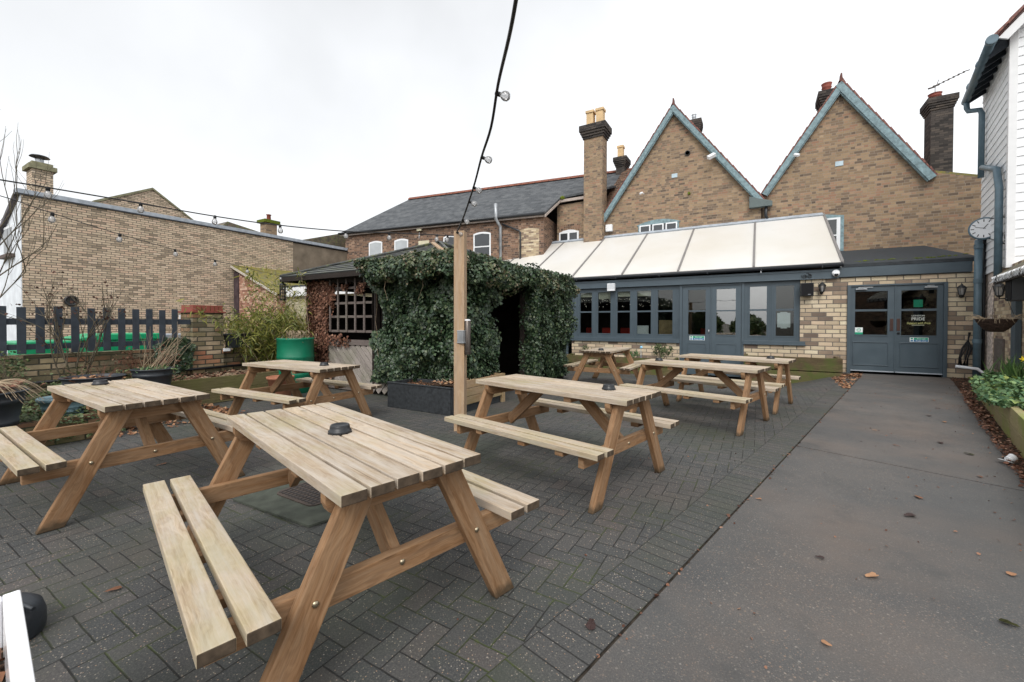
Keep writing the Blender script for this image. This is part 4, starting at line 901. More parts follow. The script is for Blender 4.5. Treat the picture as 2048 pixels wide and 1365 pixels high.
m = M(); m.prism([(YX-.34, -10.86, 4.98), (YX-.34, -10.86, 5.12), (-23.8, -10.86, 4.05), (-23.8, -10.86, 3.9)], (0, 11.6, 0)); m.build('roof', plain('dark_roof_edge', (.10, .09, .10), .7), YB)
f = M().box(-22.85, -21.75, -10.80, -10.72, 3.40, 4.30); o = f.build('window', UPVC, YB)
for a, b_ in ((-22.78, -22.34), (-22.28, -21.82)): M().box(a, b_, -10.81, -10.80, 3.48, 4.22).build('pane', DARKPANE, o)
M().box(-22.95, -21.65, -10.90, -10.74, 3.30, 3.40).build('window_sill', plain('dark_sill', (.10, .07, .06), .7), YB)
o = M().box(-22.7, -22.05, -10.33, -9.86, 4.3, 6.22).build('chimney', BR_YEL, YB); M().box(-22.78, -21.97, -10.41, -9.78, 6.22, 6.36).build('cap', plain('mossy_concrete', (.23, .22, .14), .9, .2, var=.3), o); M().box(-22.70, -22.05, -10.33, -9.86, 6.36, 6.46).build('cap', plain('mossy_concrete', (.23, .22, .14)), o)
f = M(); f.lathe([(.10, 0), (.10, .15)], (-22.35, -10.1, 6.46), 12); o2 = f.build('flue', GALV, o)
f = M(); f.lathe([(.02, .05), (.24, 0), (.2, .045), (.02, .09)], (-22.35, -10.1, 6.68), 16)
for a in (0, 2.1, 4.2): f.tube([(-22.35+.09*math.cos(a), -10.1+.09*math.sin(a), 6.58), (-22.35+.12*math.cos(a), -10.1+.12*math.sin(a), 6.70)], .012, 4)
f.build('cowl', GUTTER, o)
M().lathe([(.17, 0), (.17, .08), (.12, .08), (.11, .01)], (YX+.0, -9.72, 1.98), 20, axis=(1, 0, 0)).build('wall_duct', BLACKP, YB)
M().box(YX, YX+.03, -6.85, -6.55, 1.42, 1.58).build('air_brick', PAPER, YB)
# houses behind
BG = thing('background_house', 'weathered brick gable end showing above the yellow brick parapet', 'building', (-26, -6, 0)); m = M()
m.prism([(-26, -7.75, -.37), (-26, -7.75, 6.35), (-26, -5.93, 7.36), (-26, -4.4, 6.3), (-26, -4.4, -.37)], (-5, 0, 0)); m.build('wall', BR_YEL, BG)
f = M(); f.prism([(-25.95, -7.9, 6.28), (-25.95, -5.93, 7.36), (-25.95, -4.3, 6.22), (-25.95, -4.3, 6.30), (-25.95, -5.93, 7.46), (-25.95, -7.9, 6.38)], (-5.2, 0, 0)); f.build('roof', plain('mossy_concrete', (.23, .22, .14)), BG)
BH = thing('background_house', 'distant house with a mossy chimney behind the yellow building', 'building', (-27, -1, 0)); M().box(-31, -26.3, -3.4, 1.5, -.37, 5.6).build('wall', BR_YEL, BH)
m = M(); m.prism([(-26.2, -3.6, 5.6), (-26.2, -2.7, 6.62), (-26.2, -.3, 6.25), (-26.2, 2, 5.6)], (-5, 0, 0)); m.build('roof', TILE_MOSS, BH)
o = M().box(-26.6, -26.0, -.82, -.2, 5.0, 6.95).build('chimney', BR_BROWN, BH); M().box(-26.72, -25.88, -.95, -.07, 6.95, 7.12).build('cap', MOSSM, o); M().lathe([(.12, 0), (.10, .3), (.13, .32), (.13, .36)], (-26.3, -.5, 7.12), 12).build('chimney_pot', REDPOT, o)
BI = thing('background_house', 'low house with a mossy tiled roof between the yellow building and the slate wing', 'building', (-24, 1, 0)); M().box(-28, -21.35, .9, 4, -.37, 5.2).build('wall', BR_WING, BI)
m = M(); m.prism([(-22.0, -1.6, 5.35), (-22.0, 1.5, 6.38), (-22.0, 3.8, 6.38), (-22.0, 3.8, 5.0), (-22.0, 1, 5.0)], (-6, 0, 0)); m.build('roof', TILE_MOSS, BI)
# red outhouse against the yellow wall
OH = thing('red_brick_outhouse', 'small red brick outhouse with a moss covered lean-to roof against the yellow wall', 'building', (-19.5, -4.5, 0))
m = M(); m.prism([(-20.6, -4.9, -.37), (-20.6, -4.9, 3.34), (-17.85, -4.9, 2.33), (-17.85, -4.9, -.37)], (0, 2.2, 0)); m.build('brick_wall', BR_RED, OH)
m = M(); m.prism([(-21.0, -5.0, 3.62), (-17.7, -5.0, 2.38), (-17.7, -5.0, 2.44), (-21.0, -5.0, 3.70)], (0, 2.6, 0)); m.build('roof', TILE_YEL, OH)
m = M(); m.prism([(-21.0, -5.04, 3.58), (-17.7, -5.04, 2.32), (-17.7, -5.04, 2.40), (-21.0, -5.04, 3.67)], (0, .03, 0)); m.build('verge_board', plain('pale_weathered_board', (.50, .46, .40), .8), OH)
M().box(-20.98, -20.6, -4.93, -4.6, -.37, 3.4).build('dark_post', plain('dark_purple_board', (.07, .05, .055), .8, .2, var=.4), OH)
SHD = thing('cream_shed', 'low cream block shed with a white fascia behind the bamboo', 'building', (-16, -4, 0))
m = M(); m.box(-17.8, -11.5, -4.6, -2.2, -.37, 2.28); m.build('block_wall', brick('cream_block', [(0, (.24, .21, .14)), (.5, (.38, .34, .22)), (1, (.46, .42, .30))], (.10, .09, .07), P=.44, H=.22, stain=.4), SHD)
M().box(-17.8, -11.3, -4.72, -4.60, 2.28, 2.62).build('fascia', WHITE, SHD); M().box(-17.9, -11.3, -4.66, -2.0, 2.62, 2.70).build('roof', FELT, SHD)

# ================================================================== PICNIC TABLES
TL, TW, TH, SHT, SW = 1.62, .606, .75, .442, 1.357
def make_table(label):
    """heavy wooden picnic table with attached benches, local x along its length"""
    t = thing('picnic_table', label, 'picnic table', (0, 0, 0), 'wooden picnic tables on the block paving')
    th = .040
    f = M(); n = 6; bw = (TW-5*.012)/6
    for i in range(n):
        y = -TW/2+bw/2+i*(bw+.012); e = random.uniform(-.006, .006)
        f.board((-TL/2+e, y, TH-th/2), (TL/2+e, y, TH-th/2), bw, th, (0, 1, 0), 0, 1)
    f.build('tabletop', [W_TOP, W_END], t, bevel=.004)
    for s in (-1, 1):
        f = M(); b_ = .090
        for k in range(2):
            y = s*(SW/2-b_/2-k*(b_+.022)); e = random.uniform(-.006, .006)
            f.board((-TL/2+e, y, SHT-th/2), (TL/2+e, y, SHT-th/2), b_, th, (0, 1, 0), 0, 1)
        f.build('bench_seat', [W_TOP, W_END], t, bevel=.004)
    xo = TL/2-.09
    for sx in (-1, 1):
        xl = sx*(xo-.0225)
        for sy in (-1, 1):
            a = Vector((xl, sy*.185, TH-th)); b_ = Vector((xl, sy*.535, 0)); d = (b_-a).normalized()
            # leg with feet cut level with the ground
            wy = .055/abs(d.z); f = M(); ru, rv = random.uniform(0, 50), random.uniform(0, 50)
            vs = [Vector((x, yy, z)) for x in (xl-.0225, xl+.0225) for (yy, z) in ((a.y-wy, a.z), (a.y+wy, a.z), (b_.y+wy, 0), (b_.y-wy, 0))]
            nd = Vector((0, -d.z, d.y))
            def q(i, m_=0): p = vs[i]; return (ru+(p-a).dot(d), rv+((p-a).dot(nd) if m_ == 0 else p.x+.2))
            fs = [(0, 1, 2, 3), (7, 6, 5, 4), (0, 4, 5, 1), (1, 5, 6, 2), (2, 6, 7, 3), (3, 7, 4, 0)]
            uvs = [[q(i) for i in fs[0]], [q(i) for i in fs[1]]]+[[q(i, 1) for i in fs[k]] for k in (2, 3, 4, 5)]
            f.add(vs, fs, uvs); o = f.build('leg', W_LEG, t, bevel=.005)
            p = a.lerp(b_, .47); xb = xl+sx*.0235
            M().lathe([(.012, 0), (.011, .004), (.004, .006)], (xb, p.y, p.z), 10, axis=(sx, 0, 0)).build('bolt', BRASS, o)
        # bearer under the top, with rounded ends, and seat beam
        xb = sx*(xo-.045-.0225); f = M()
        yb = .299; zt = TH-th; loop = [(xb-.022, -yb, zt), (xb-.022, yb, zt), (xb-.022, yb, zt-.035), (xb-.022, yb-.012, zt-.062), (xb-.022, yb-.035, zt-.084), (xb-.022, yb-.065, zt-.092), (xb-.022, -yb+.065, zt-.092), (xb-.022, -yb+.035, zt-.084), (xb-.022, -yb+.012, zt-.062), (xb-.022, -yb, zt-.035)]
        f.prism(loop, (.044, 0, 0)); mm = len(f.f); f.build('top_bearer', W_LEG, t, bevel=.003)
        f = M(); zc = SHT-th-.046; f.board((xb, -.645, zc), (xb, .645, zc), .044, .090, (1, 0, 0)); o = f.build('seat_beam', W_LEG, t, bevel=.004)
        M().lathe([(.012, 0), (.011, .004), (.004, .006)], (xb+sx*.0225, 0.0, zc), 10, axis=(sx, 0, 0)).build('bolt', BRASS, o)
        f = M(); f.board((sx*.235, 0, TH-th-.035), (sx*(xo-.095), 0, SHT-th-.07), .044, .090, (0, 1, 0)); f.build('brace', W_LEG, t, bevel=.004)
    for x in (-.27, .27):
        f = M(); f.board((x, -TW/2+.03, TH-th-.0225), (x, TW/2-.03, TH-th-.0225), .07, .045, (1, 0, 0)); f.build('top_batten', W_LEG, t, bevel=.003)
    for x in (-.36, .12, .48):
        for s in (-1, 1):
            f = M(); f.board((x, s*(SW/2-.205), SHT-th-.018), (x, s*(SW/2-.012), SHT-th-.018), .07, .036, (1, 0, 0)); f.build('seat_batten', W_LEG, t, bevel=.003)
    return t
TBL = [(-3.946, -12.627, 345.9, 'nearest picnic table, its greenish weathered top filling the middle foreground'),
       (-6.575, -12.668, 357.8, 'picnic table at the left edge, beside the blue pot and black tubs'),
       (-7.350, -10.650, 2.0, 'picnic table in front of the green drum and lattice shelter'),
       (-3.610, -10.539, 347.4, 'picnic table standing right of the tall timber post'),
       (-4.839, -5.293, 270.3, 'small looking picnic table seen end-on near the pub wall'),
       (-2.781, -7.772, 344.5, 'picnic table between the post-side table and the glazed doors, second from the pub wall'),
       (-2.408, -6.221, 346.5, 'picnic table closest to the grey glazed doors, partly hidden by another table')]
proto = make_table(TBL[0][3])
for i, (x, y, a, lab) in enumerate(TBL):
    o = proto if i == 0 else copy_tree(proto)
    o.location = (x, y, 0.002); o.rotation_euler = (0, 0, R(a)); o['label'] = lab
ASH = [(-3.90, -12.62, 'black plastic ashtray on the nearest table top'), (-7.12, -12.67, 'black plastic ashtray on the far end of the left table'), (-6.89, -10.61, 'black plastic ashtray on the table before the green drum'),
       (-3.15, -10.58, 'black plastic ashtray on the table right of the timber post'), (-4.80, -5.85, 'black plastic ashtray on the end-on table near the pub wall'), (-3.33, -7.60, 'black plastic ashtray on the left end of the second table from the wall'), (-1.9, -6.30, 'black plastic ashtray on the table closest to the glazed doors')]
f = M(); f.lathe([(.054, 0), (.056, .006), (.055, .014), (.050, .016), (.047, .034), (.046, .038), (.043, .042), (.036, .042), (.033, .036), (.0005, .034)], (0, 0, 0), 28)
for i in range(10): a = 2*PI*i/10; f.box(.055*math.cos(a)-.003, .055*math.cos(a)+.003, .055*math.sin(a)-.003, .055*math.sin(a)+.003, 0, .006)
ap = f.build('ashtray', BLACKP, origin=(0, 0, 0))
for i, (x, y, lab) in enumerate(ASH):
    o = ap if i == 0 else ap.copy()
    if i: col.objects.link(o)
    o.location = (x, y, .7525); o.rotation_euler = (0, 0, i*.7); tag(o, lab, 'ashtray', 'black ashtrays on the picnic tables')

# ================================================================== TIMBER POST, LAMP, STRING LIGHTS
f = M(); f.board((-5.185, -9.965, 0), (-5.185, -9.965, 2.41), .128, .128, (math.cos(R(22)), math.sin(R(22)), 0), 0, 1)
t = f.build('timber_post', [W_POST, W_END], bevel=.004); tag(t, 'tall pale square timber post carrying the bulb strings', 'post')
t = thing('post_lamp', 'steel cylinder up and down lamp on the timber post', 'lamp', (-5.09, -9.97, .9))
ax = Vector((-5.085, -9.955, 0)); f = M(); f.lathe([(.038, .925), (.039, .93), (.039, 1.33), (.034, 1.335)], (ax.x, ax.y, 0), 20)
for z in (.96,): f.lathe([(.0395, z), (.0405, z+.004), (.0395, z+.008)], (ax.x, ax.y, 0), 20)
f.build('lamp_tube', LAMPM, t); M().lathe([(.035, -.004), (.035, .005), (.001, .006)], (ax.x, ax.y, 1.338), 20, axis=(.25, -.2, 1)).build('lens', PAPER, t)
f = M(); c = (ax+Vector((-5.185, -9.965, 0)))/2; f.obox((c.x+.0, c.y-.045, 1.14), (Vector((.045, .0, 0)), Vector((0, .03, 0)), Vector((0, 0, .07)))); f.obox((c.x, c.y-.045, 1.21), (Vector((.05, 0, 0)), Vector((0, .032, 0)), Vector((0, 0, .008)))); f.obox((c.x, c.y-.045, 1.07), (Vector((.05, 0, 0)), Vector((0, .032, 0)), Vector((0, 0, .008)))); f.build('bracket', GALV, t, bevel=.003)

def catenary(a, b_, sag, n=30): a = Vector(a); b_ = Vector(b_); return [a.lerp(b_, i/n)-Vector((0, 0, sag*4*(i/n)*(1-i/n))) for i in range(n+1)]
def string_lights(pts, r, spots, label, tilt=(0, 0, -1), bulbr=.024, lamp=True):
    """cable with one child per bulb; spots are positions along the cable (0..1)"""
    t = thing('festoon_lights', label, 'string lights', pts[-1], 'festoon bulb strings over the yard')
    f = M(); f.tube(pts, r, 6); f.build('cable', CABLE, t)
    n = len(pts)-1
    for s_ in spots:
        k = min(n-1, int(s_*n)); p = pts[k].lerp(pts[k+1], s_*n-k); d = Vector(tilt)+Vector((random.uniform(-.2, .2), random.uniform(-.2, .2), 0)); d.normalize()
        o = M().lathe([(.011, -.006), (.013, .0), (.013, .024), (.009, .027)], p, 10, axis=d).build('bulb_holder', CABLE, t)
        M().lathe([(.010, .025), (.014, .031), (bulbr*.85, .042), (bulbr, .056), (bulbr*.93, .070), (bulbr*.6, .081), (.001, .084)], p, 14, axis=d).build('bulb', BULBG, o)
        M().tube([p+d*.03, p+d*.055, p+d*.062+Vector((.005, 0, 0)), p+d*.05+Vector((.008, 0, 0))], .0014, 4).build('filament', LEAD, o)
    return t
POSTT = Vector((-5.19, -9.96, 2.37))
L1 = [Vector(p) for p in ((-2.70, -12.98, 2.36), (-2.83, -12.68, 2.47), (-3.15, -12.29, 2.54), (-3.39, -11.97, 2.62), (-4.02, -11.18, 2.68), (-4.56, -10.57, 2.67), (-4.80, -10.32, 2.60), (-5.05, -10.08, 2.47), (-5.19, -9.98, 2.38))]
def px_world(u, v, depth):
    X = (u-1024)/830.7; Y = -(v-656)/830.7; X, Y = X*math.cos(ROL)-Y*math.sin(ROL), X*math.sin(ROL)+Y*math.cos(ROL)
    d = rt*X+fl*(math.cos(PIT)-Y*math.sin(PIT))+zz*(math.sin(PIT)+Y*math.cos(PIT)); return CAM+d*depth
def smooth_pts(P, n=5):
    out = []
    for i in range(len(P)-1):
        p0 = P[max(0, i-1)]; p1 = P[i]; p2 = P[i+1]; p3 = P[min(len(P)-1, i+2)]
        for k in range(n):
            t_ = k/n; out.append(.5*((2*p1)+(p2-p0)*t_+(2*p0-5*p1+4*p2-p3)*t_*t_+(3*p1-p0-3*p2+p3)*t_**3))
    return out+[P[-1]]
# survey points along the three strings (pixel of the photograph and distance) give real positions in the yard
S1 = smooth_pts([px_world(*p) for p in ((1040, -60, 1.35), (1032, 0, 1.5), (1018, 75, 1.75), (996, 170, 2.25), (982, 255, 2.6), (963, 315, 3.1), (947, 375, 3.7), (925, 440, 4.55), (912, 468, 5.02))])
def near_t(P, q): return min(range(len(P)), key=lambda i: (P[i]-q).length)/(len(P)-1)
string_lights(S1, .0085, [near_t(S1, px_world(*q)) for q in ((992, 190, 2.35), (966, 308, 3.05), (948, 375, 3.7), (932, 415, 4.1), (924, 440, 4.55), (914, 462, 4.95))], 'thick black bulb string rising from the post top over the camera', (.85, .35, -.45), .027)
S2 = smooth_pts([px_world(*p) for p in ((-160, 336, 2.55), (0, 360, 3.0), (240, 400, 3.55), (430, 433, 4.0), (560, 451, 4.25), (690, 463, 4.55), (800, 467, 4.8), (910, 472, 5.04))])
string_lights(S2, .0055, [near_t(S2, px_world(*q)) for q in ((78, 372, 3.15), (265, 405, 3.6), (424, 432, 3.98), (560, 451, 4.25), (678, 462, 4.52), (777, 466, 4.75), (868, 469, 4.95), (900, 471, 5.02))], 'black bulb string running level from the left edge to the post top', (0, 0, -1), .024)
S3 = smooth_pts([px_world(*p) for p in ((-160, 355, 2.5), (0, 392, 3.1), (105, 427, 3.6), (240, 469, 4.3), (350, 500, 5.1), (430, 521, 5.9), (495, 537, 6.8), (560, 552, 8.2))])
string_lights(S3, .0035, [near_t(S3, px_world(*q)) for q in ((108, 428, 3.6), (246, 470, 4.35), (346, 499, 5.1), (430, 521, 5.9), (493, 537, 6.8), (553, 550, 8.1))], 'thin bulb string sloping from the left edge down to the shelter eave', (0, 0, -1), .024)

# ================================================================== SHELTER (gazebo)
GZ = thing('garden_shelter', 'dark timber shelter with a mossy pyramid roof, lattice side and ivy', 'shelter', (-8.3, -6.3, 0))
gx0, gx1, gy0, gy1, ez = -10.65, -5.98, -8.98, -4.55, 2.24
apx = Vector((-8.37, -6.60, 3.12)); c4 = [Vector((gx0, gy0, ez)), Vector((gx1, gy0, ez)), Vector((gx1, gy1, ez)), Vector((gx0, gy1, ez))]
f = M()
for i in range(4):
    a, b_ = c4[i], c4[(i+1) % 4]; X = (b_-a).normalized(); nrm = X.cross(apx-a).normalized(); Yv = nrm.cross(X)
    N_ = 12; th = .035
    # stepped shingle courses
    for k in range(N_):
        t0, t1 = k/N_, (k+1)/N_
        p = a.lerp(apx, t0); q = b_.lerp(apx, t0); r_ = b_.lerp(apx, t1); s_ = a.lerp(apx, t1); lo = nrm*(.022)
        vs = [p+lo, q+lo, r_+nrm*.006, s_+nrm*.006, p, q]
        f.add(vs, [(0, 1, 2, 3), (4, 5, 1, 0)], [[((v_-a).dot(X), (v_-a).dot(Yv)) for v_ in (vs[0], vs[1], vs[2], vs[3])], [(0, 0)]*4])
    f.add([a, b_, apx], [(2, 1, 0)])
f.build('roof', SHINGLE, GZ)
f = M(); t_ = .04
for i in range(4):
    a, b_ = c4[i], c4[(i+1) % 4]; f.board(a-Vector((0, 0, .05)), b_-Vector((0, 0, .05)), .09, .03, (0, 0, 1))
f.build('fascia', W_DARK, GZ)
for i in range(4):
    f = M(); a = c4[i]; f.tube([a+Vector((0, 0, .03)), apx+Vector((0, 0, .04))], .03, 5); f.build('hip_capping', SHINGLE, GZ)
f = M(); p = px_world(866, 486, 8.0); q = px_world(893, 507, 7.2); f.board(p, q, .085, .025, (q-p).cross(Vector((0, 0, 1)))); f.build('loose_board', W_POST, GZ)
for x, y in ((-10.07, -8.7), (-9.52, -8.7), (-6.1, -8.7), (-6.1, -6.75), (-6.1, -4.9), (-10.07, -4.9), (-8.1, -8.7)):
    M().box(x-.05, x+.05, y-.05, y+.05, 0, 2.24).build('post', W_DARK, GZ)
f = M(); f.box(-10.1, -6.0, -8.74, -8.66, 2.08, 2.20); f.build('wall_plate', W_DARK, GZ); f = M(); f.box(-6.14, -6.06, -8.7, -4.9, 2.08, 2.20); f.build('wall_plate', W_DARK, GZ)
# boarded back and left walls, with the daylight gap near the eave at the back
f = M(); f.box(-10.1, -10.04, -8.65, -4.9, 0, 1.92); f.box(-10.1, -10.04, -8.65, -4.9, 2.0, 2.2); f.build('boarded_wall', W_DARK, GZ); f = M(); f.box(-10.04, -6.1, -4.96, -4.9, 0, 2.2); f.build('boarded_wall', W_DARK, GZ)
f = M(); f.box(-6.13, -6.07, -6.7, -4.95, 0, 2.1); f.build('boarded_wall', W_DARK, GZ); f = M(); f.box(-7.95, -6.1, -8.70, -8.64, 0, 2.1); f.box(-6.13, -6.07, -8.65, -7.95, .0, 1.15); f.build('boarded_wall', W_DARK, GZ)
M().box(-10.0, -6.2, -8.6, -4.9, -.02, .004).build('floor', plain('dark_floor', (.02, .02, .02), .9), GZ)
# lattice
f = M()
for x in (-9.36, -9.12, -8.87, -8.62, -8.37, -8.12): f.box(x-.02, x+.02, -8.75, -8.73, 1.12, 2.15)
for z in (1.14, 1.42, 1.68, 1.97): f.box(-9.45, -8.10, -8.728, -8.708, z-.022, z+.022)
f.build('lattice', W_GREY, GZ)
f = M(); f.box(-9.50, -8.12, -8.76, -8.72, .88, .98); f.box(-9.50, -8.12, -8.76, -8.72, .02, .10); f.build('rail', W_GREY, GZ)
f = M()
def clipd(x0, x1, z0, z1, c, wd):
    """diagonal board inside a rectangle, falling to the right (x+z=c)"""
    pts = []; lines = (c-wd/2, c+wd/2); P_ = []
    for cc in lines:
        a = (x0, cc-x0); b_ = (x1, cc-x1); q = []
        for (x, z) in (a, b_):
            if z > z1: x, z = cc-z1, z1
            if z < z0: x, z = cc-z0, z0
            q.append((x, z))
        P_.append(q)
    return [P_[0][0], P_[0][1], P_[1][1], P_[1][0]]
for i in range(24):
    c = -9.45+.1+i*.150; q = clipd(-9.46, -8.0, .10, .88, c, .092)
    if all(-9.461 <= x <= -7.999 for x, z in q):
        a = Vector(((q[0][0]+q[3][0])/2, -8.735, (q[0][1]+q[3][1])/2)); b_ = Vector(((q[1][0]+q[2][0])/2, -8.735, (q[1][1]+q[2][1])/2))
        if (b_-a).length > .1: f.board(a, b_, .092, .02, (1, 0, 1))
f.build('diagonal_boarding', W_PALE, GZ)
M().box(-9.46, -8.16, -8.71, -8.70, .05, .93).build('backing_board', W_DARK, GZ)
# second, leaning panel of diagonal boards to the right
f = M()
for i in range(5): a = Vector((-8.10+i*.15, -8.80, .06)); b_ = a+Vector((.42, -.02, .42)); f.board(a, b_, .09, .02, (-1, 0, 1))
f.build('diagonal_boarding', W_PALE, GZ)

# ---- ivy
def sheet(n, o, u, v, un, vn, amp, depth, mask=None, fs=1.2, seed=0.0):
    """random leaf positions over a parametric sheet, bulged by noise"""
    P = []; N_ = []; o = Vector(o); u = Vector(u); v = Vector(v); nn = u.cross(v).normalized(); tries = 0
    while len(P) < n and tries < n*6:
        tries += 1; a, b_ = random.random(), random.random(); p = o+u*a+v*b_
        if mask and not mask(a, b_, p): continue
        k = noise.fractal(p*fs+Vector((seed, seed, seed)), 1.0, 2.0, 3); k2 = noise.noise(p*4.5+Vector((seed, 0, 3)))
        g_ = Vector((noise.noise(p*3.1), noise.noise(p*3.1+Vector((9, 0, 0))), noise.noise(p*3.1+Vector((0, 9, 0)))))
        h = max(.0, amp*(.55+.6*k))+.05*k2-random.random()**1.5*depth
        P.append(p+nn*h); N_.append(nn+g_*1.1+Vector((random.gauss(0, .38), random.gauss(0, .38), random.gauss(0, .38)+.25)))
    return P, N_
IV = thing('ivy', 'dense dark green ivy smothering the front, eave and right side of the shelter', 'ivy', (-6.6, -8.3, 0))
allP, allN, tP, tN = [], [], [], []
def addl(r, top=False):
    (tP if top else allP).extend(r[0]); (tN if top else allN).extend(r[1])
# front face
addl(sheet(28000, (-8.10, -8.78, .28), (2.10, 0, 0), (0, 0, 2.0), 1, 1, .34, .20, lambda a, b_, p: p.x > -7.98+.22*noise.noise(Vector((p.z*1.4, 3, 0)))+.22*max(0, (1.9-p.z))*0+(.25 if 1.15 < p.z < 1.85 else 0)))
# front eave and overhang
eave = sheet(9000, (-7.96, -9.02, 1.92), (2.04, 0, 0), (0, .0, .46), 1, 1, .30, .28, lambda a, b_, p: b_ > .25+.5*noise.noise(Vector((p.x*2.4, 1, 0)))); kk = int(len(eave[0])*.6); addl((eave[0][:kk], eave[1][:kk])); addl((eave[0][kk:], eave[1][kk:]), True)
# right face beside the opening
def hole(a, b_, p): return not (-8.18 < p.y < -7.80 and 1.17 < p.z < 1.74 and (noise.noise(p*9) > -.22)) and (p.y < -7.86-.22*(abs(p.z-1.1)-.4)+.16*noise.noise(p*3))
addl(sheet(7500, (-6.02, -8.8, .25), (0, 1.05, 0), (0, 0, 1.95), 1, 1, .20, .20, hole))
addl(sheet(7500, (-5.98, -9.0, 1.80), (0, 4.30, 0), (0, 0, .60), 1, 1, .26, .30, lambda a, b_, p: b_ > .22+.5*noise.noise(Vector((p.y*2.0, 4, 0)))+(.12 if -7.7 < p.y < -6.8 else 0), seed=3))
addl(sheet(11000, (-6.06, -6.82, .12), (0, 2.05, 0), (0, 0, 2.1), 1, 1, .26, .22, lambda a, b_, p: p.y > -6.72+.12*noise.noise(p*4)+.12*max(0, 1.2-p.z)*0, seed=7))
addl(sheet(2500, (-6.15, -6.78, .12), (.42, 0, 0), (0, 0, 2.0), 1, 1, .06, .10))
def blob(c, r, n, top=False, sq=(1, 1, 1)):
    P, N_ = [], []; c = Vector(c)
    for _ in range(n):
        d = Vector((random.gauss(0, 1), random.gauss(0, 1), random.gauss(0, 1))).normalized(); k = 1+.25*noise.noise(c+d*1.5)
        P.append(c+Vector((d.x*r*sq[0], d.y*r*sq[1], d.z*r*sq[2]))*k*random.uniform(.82, 1)); N_.append(d+Vector((random.gauss(0, .35), random.gauss(0, .35), random.gauss(.2, .35))))
    addl((P, N_), top)
for i in range(15): blob((-7.75+i*.125+random.uniform(-.05, .05), -9.12-random.uniform(0, .10), 2.18+random.uniform(-.12, .06)), random.uniform(.10, .21), 230, i % 3 == 0)
for i in range(22): blob((-5.90+random.uniform(-.02, .10), -9.0+i*.20+random.uniform(-.05, .05), 2.16+random.uniform(-.16, .08)), random.uniform(.12, .24), 240, i % 3 == 0)
for i in range(16): blob((-5.98+random.uniform(0, .10), random.uniform(-6.5, -4.9), random.uniform(.5, 1.9)), random.uniform(.14, .26), 240)
for i in range(12): blob((random.uniform(-7.7, -6.2), -8.88-random.uniform(0, .06), random.uniform(.5, 1.7)), random.uniform(.13, .22), 230)
for i in range(5): blob((-6.0, random.uniform(-8.7, -8.2), random.uniform(.5, 1.6)), random.uniform(.12, .2), 200)
# climbing over the roof
rn = (c4[1]-c4[0]).cross(apx-c4[0]).normalized()
def roofsheet(n, a, b_, hmax, seed, edge0=0.0):
    P, N_ = [], []; X = b_-a; mid = apx
    nn = X.cross(apx-a).normalized()
    for _ in range(n*3):
        if len(P) >= n: break
        s_, t_ = random.random(), random.random()**1.2
        if s_ < edge0+.10*noise.noise(Vector((t_*6, seed, 0))): continue
        lim = hmax*(.75+.5*noise.noise(Vector((s_*5, seed, 2))))*(.45+.55*sst(edge0, edge0+.28, s_))
        if t_ > lim: continue
        p = (a+X*s_).lerp(apx, t_); k = .05+.12*(1-t_/hmax)*(.6+noise.noise(p*2.2))-random.random()*.05
        P.append(p+nn*k); N_.append(nn+Vector((random.gauss(0, .5), random.gauss(0, .5), .5+random.gauss(0, .3))))
    return P, N_
addl(roofsheet(12000, c4[0], c4[1], .60, 1.0, .60), True); addl(roofsheet(8000, c4[1], c4[2], .38, 5.0, 0), True)
lv = np.array(allP); szs = rng.uniform(.026, .060, len(allP))*rng.choice([1, 1, 1.25], len(allP))
leafmesh('foliage', lv, np.array(allN), szs, IVY, IV, 'ivy', droop=.9)
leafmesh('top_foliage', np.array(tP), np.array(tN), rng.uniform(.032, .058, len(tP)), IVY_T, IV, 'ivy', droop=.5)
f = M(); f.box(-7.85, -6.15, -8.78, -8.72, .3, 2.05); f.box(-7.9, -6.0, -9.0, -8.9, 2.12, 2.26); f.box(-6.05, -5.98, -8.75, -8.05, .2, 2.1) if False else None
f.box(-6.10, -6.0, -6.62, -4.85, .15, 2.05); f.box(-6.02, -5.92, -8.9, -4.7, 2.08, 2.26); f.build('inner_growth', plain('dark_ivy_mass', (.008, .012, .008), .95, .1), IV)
f = M()
for i in range(5):
    x = random.uniform(-7.9, -6.3); p = Vector((x, -8.80, random.uniform(.3, .6))); pts = [p]
    for k in range(7): p = p+Vector((random.gauss(0, .06), random.gauss(-.01, .015), .25)); pts.append(p)
    f.tube(pts, .004, 4, .002)
for i in range(2):
    x = random.uniform(-7.6, -6.1); p = Vector((x, -9.15, 2.05)); f.tube([p, p+Vector((random.uniform(-.08, .08), -.02, -.18)), p+Vector((random.uniform(-.1, .1), .0, -.38))], .004, 4, .002)
f.build('stem', TWIG, IV)['kind'] = 'stuff'
# brown dead creeper
DC = thing('dead_creeper', 'column of crisp brown dead creeper leaves on the left post of the shelter', 'creeper', (-9.8, -8.8, 0))
P, N_ = sheet(6000, (-10.02, -8.76, .02), (.62, 0, 0), (0, 0, 2.12), 1, 1, .05, .07); r3 = sheet(520, (-9.55, -8.78, .1), (.32, 0, 0), (0, 0, 2.0), 1, 1, .03, .05, lambda a, b_, p: noise.noise(p*3) > .05)
r4 = sheet(380, (-9.5, -8.80, 1.86), (1.35, 0, 0), (0, 0, .18), 1, 1, .02, .05, lambda a, b_, p: noise.noise(p*4) > .1); r5 = sheet(160, (-9.5, -8.80, .86), (.75, 0, 0), (0, 0, .22), 1, 1, .02, .05)
P += r3[0]+r4[0]+r5[0]; N_ += r3[1]+r4[1]+r5[1]
leafmesh('foliage', P, N_, rng.uniform(.03, .062, len(P)), DEAD, DC, 'ivy', droop=1.2)
f = M()
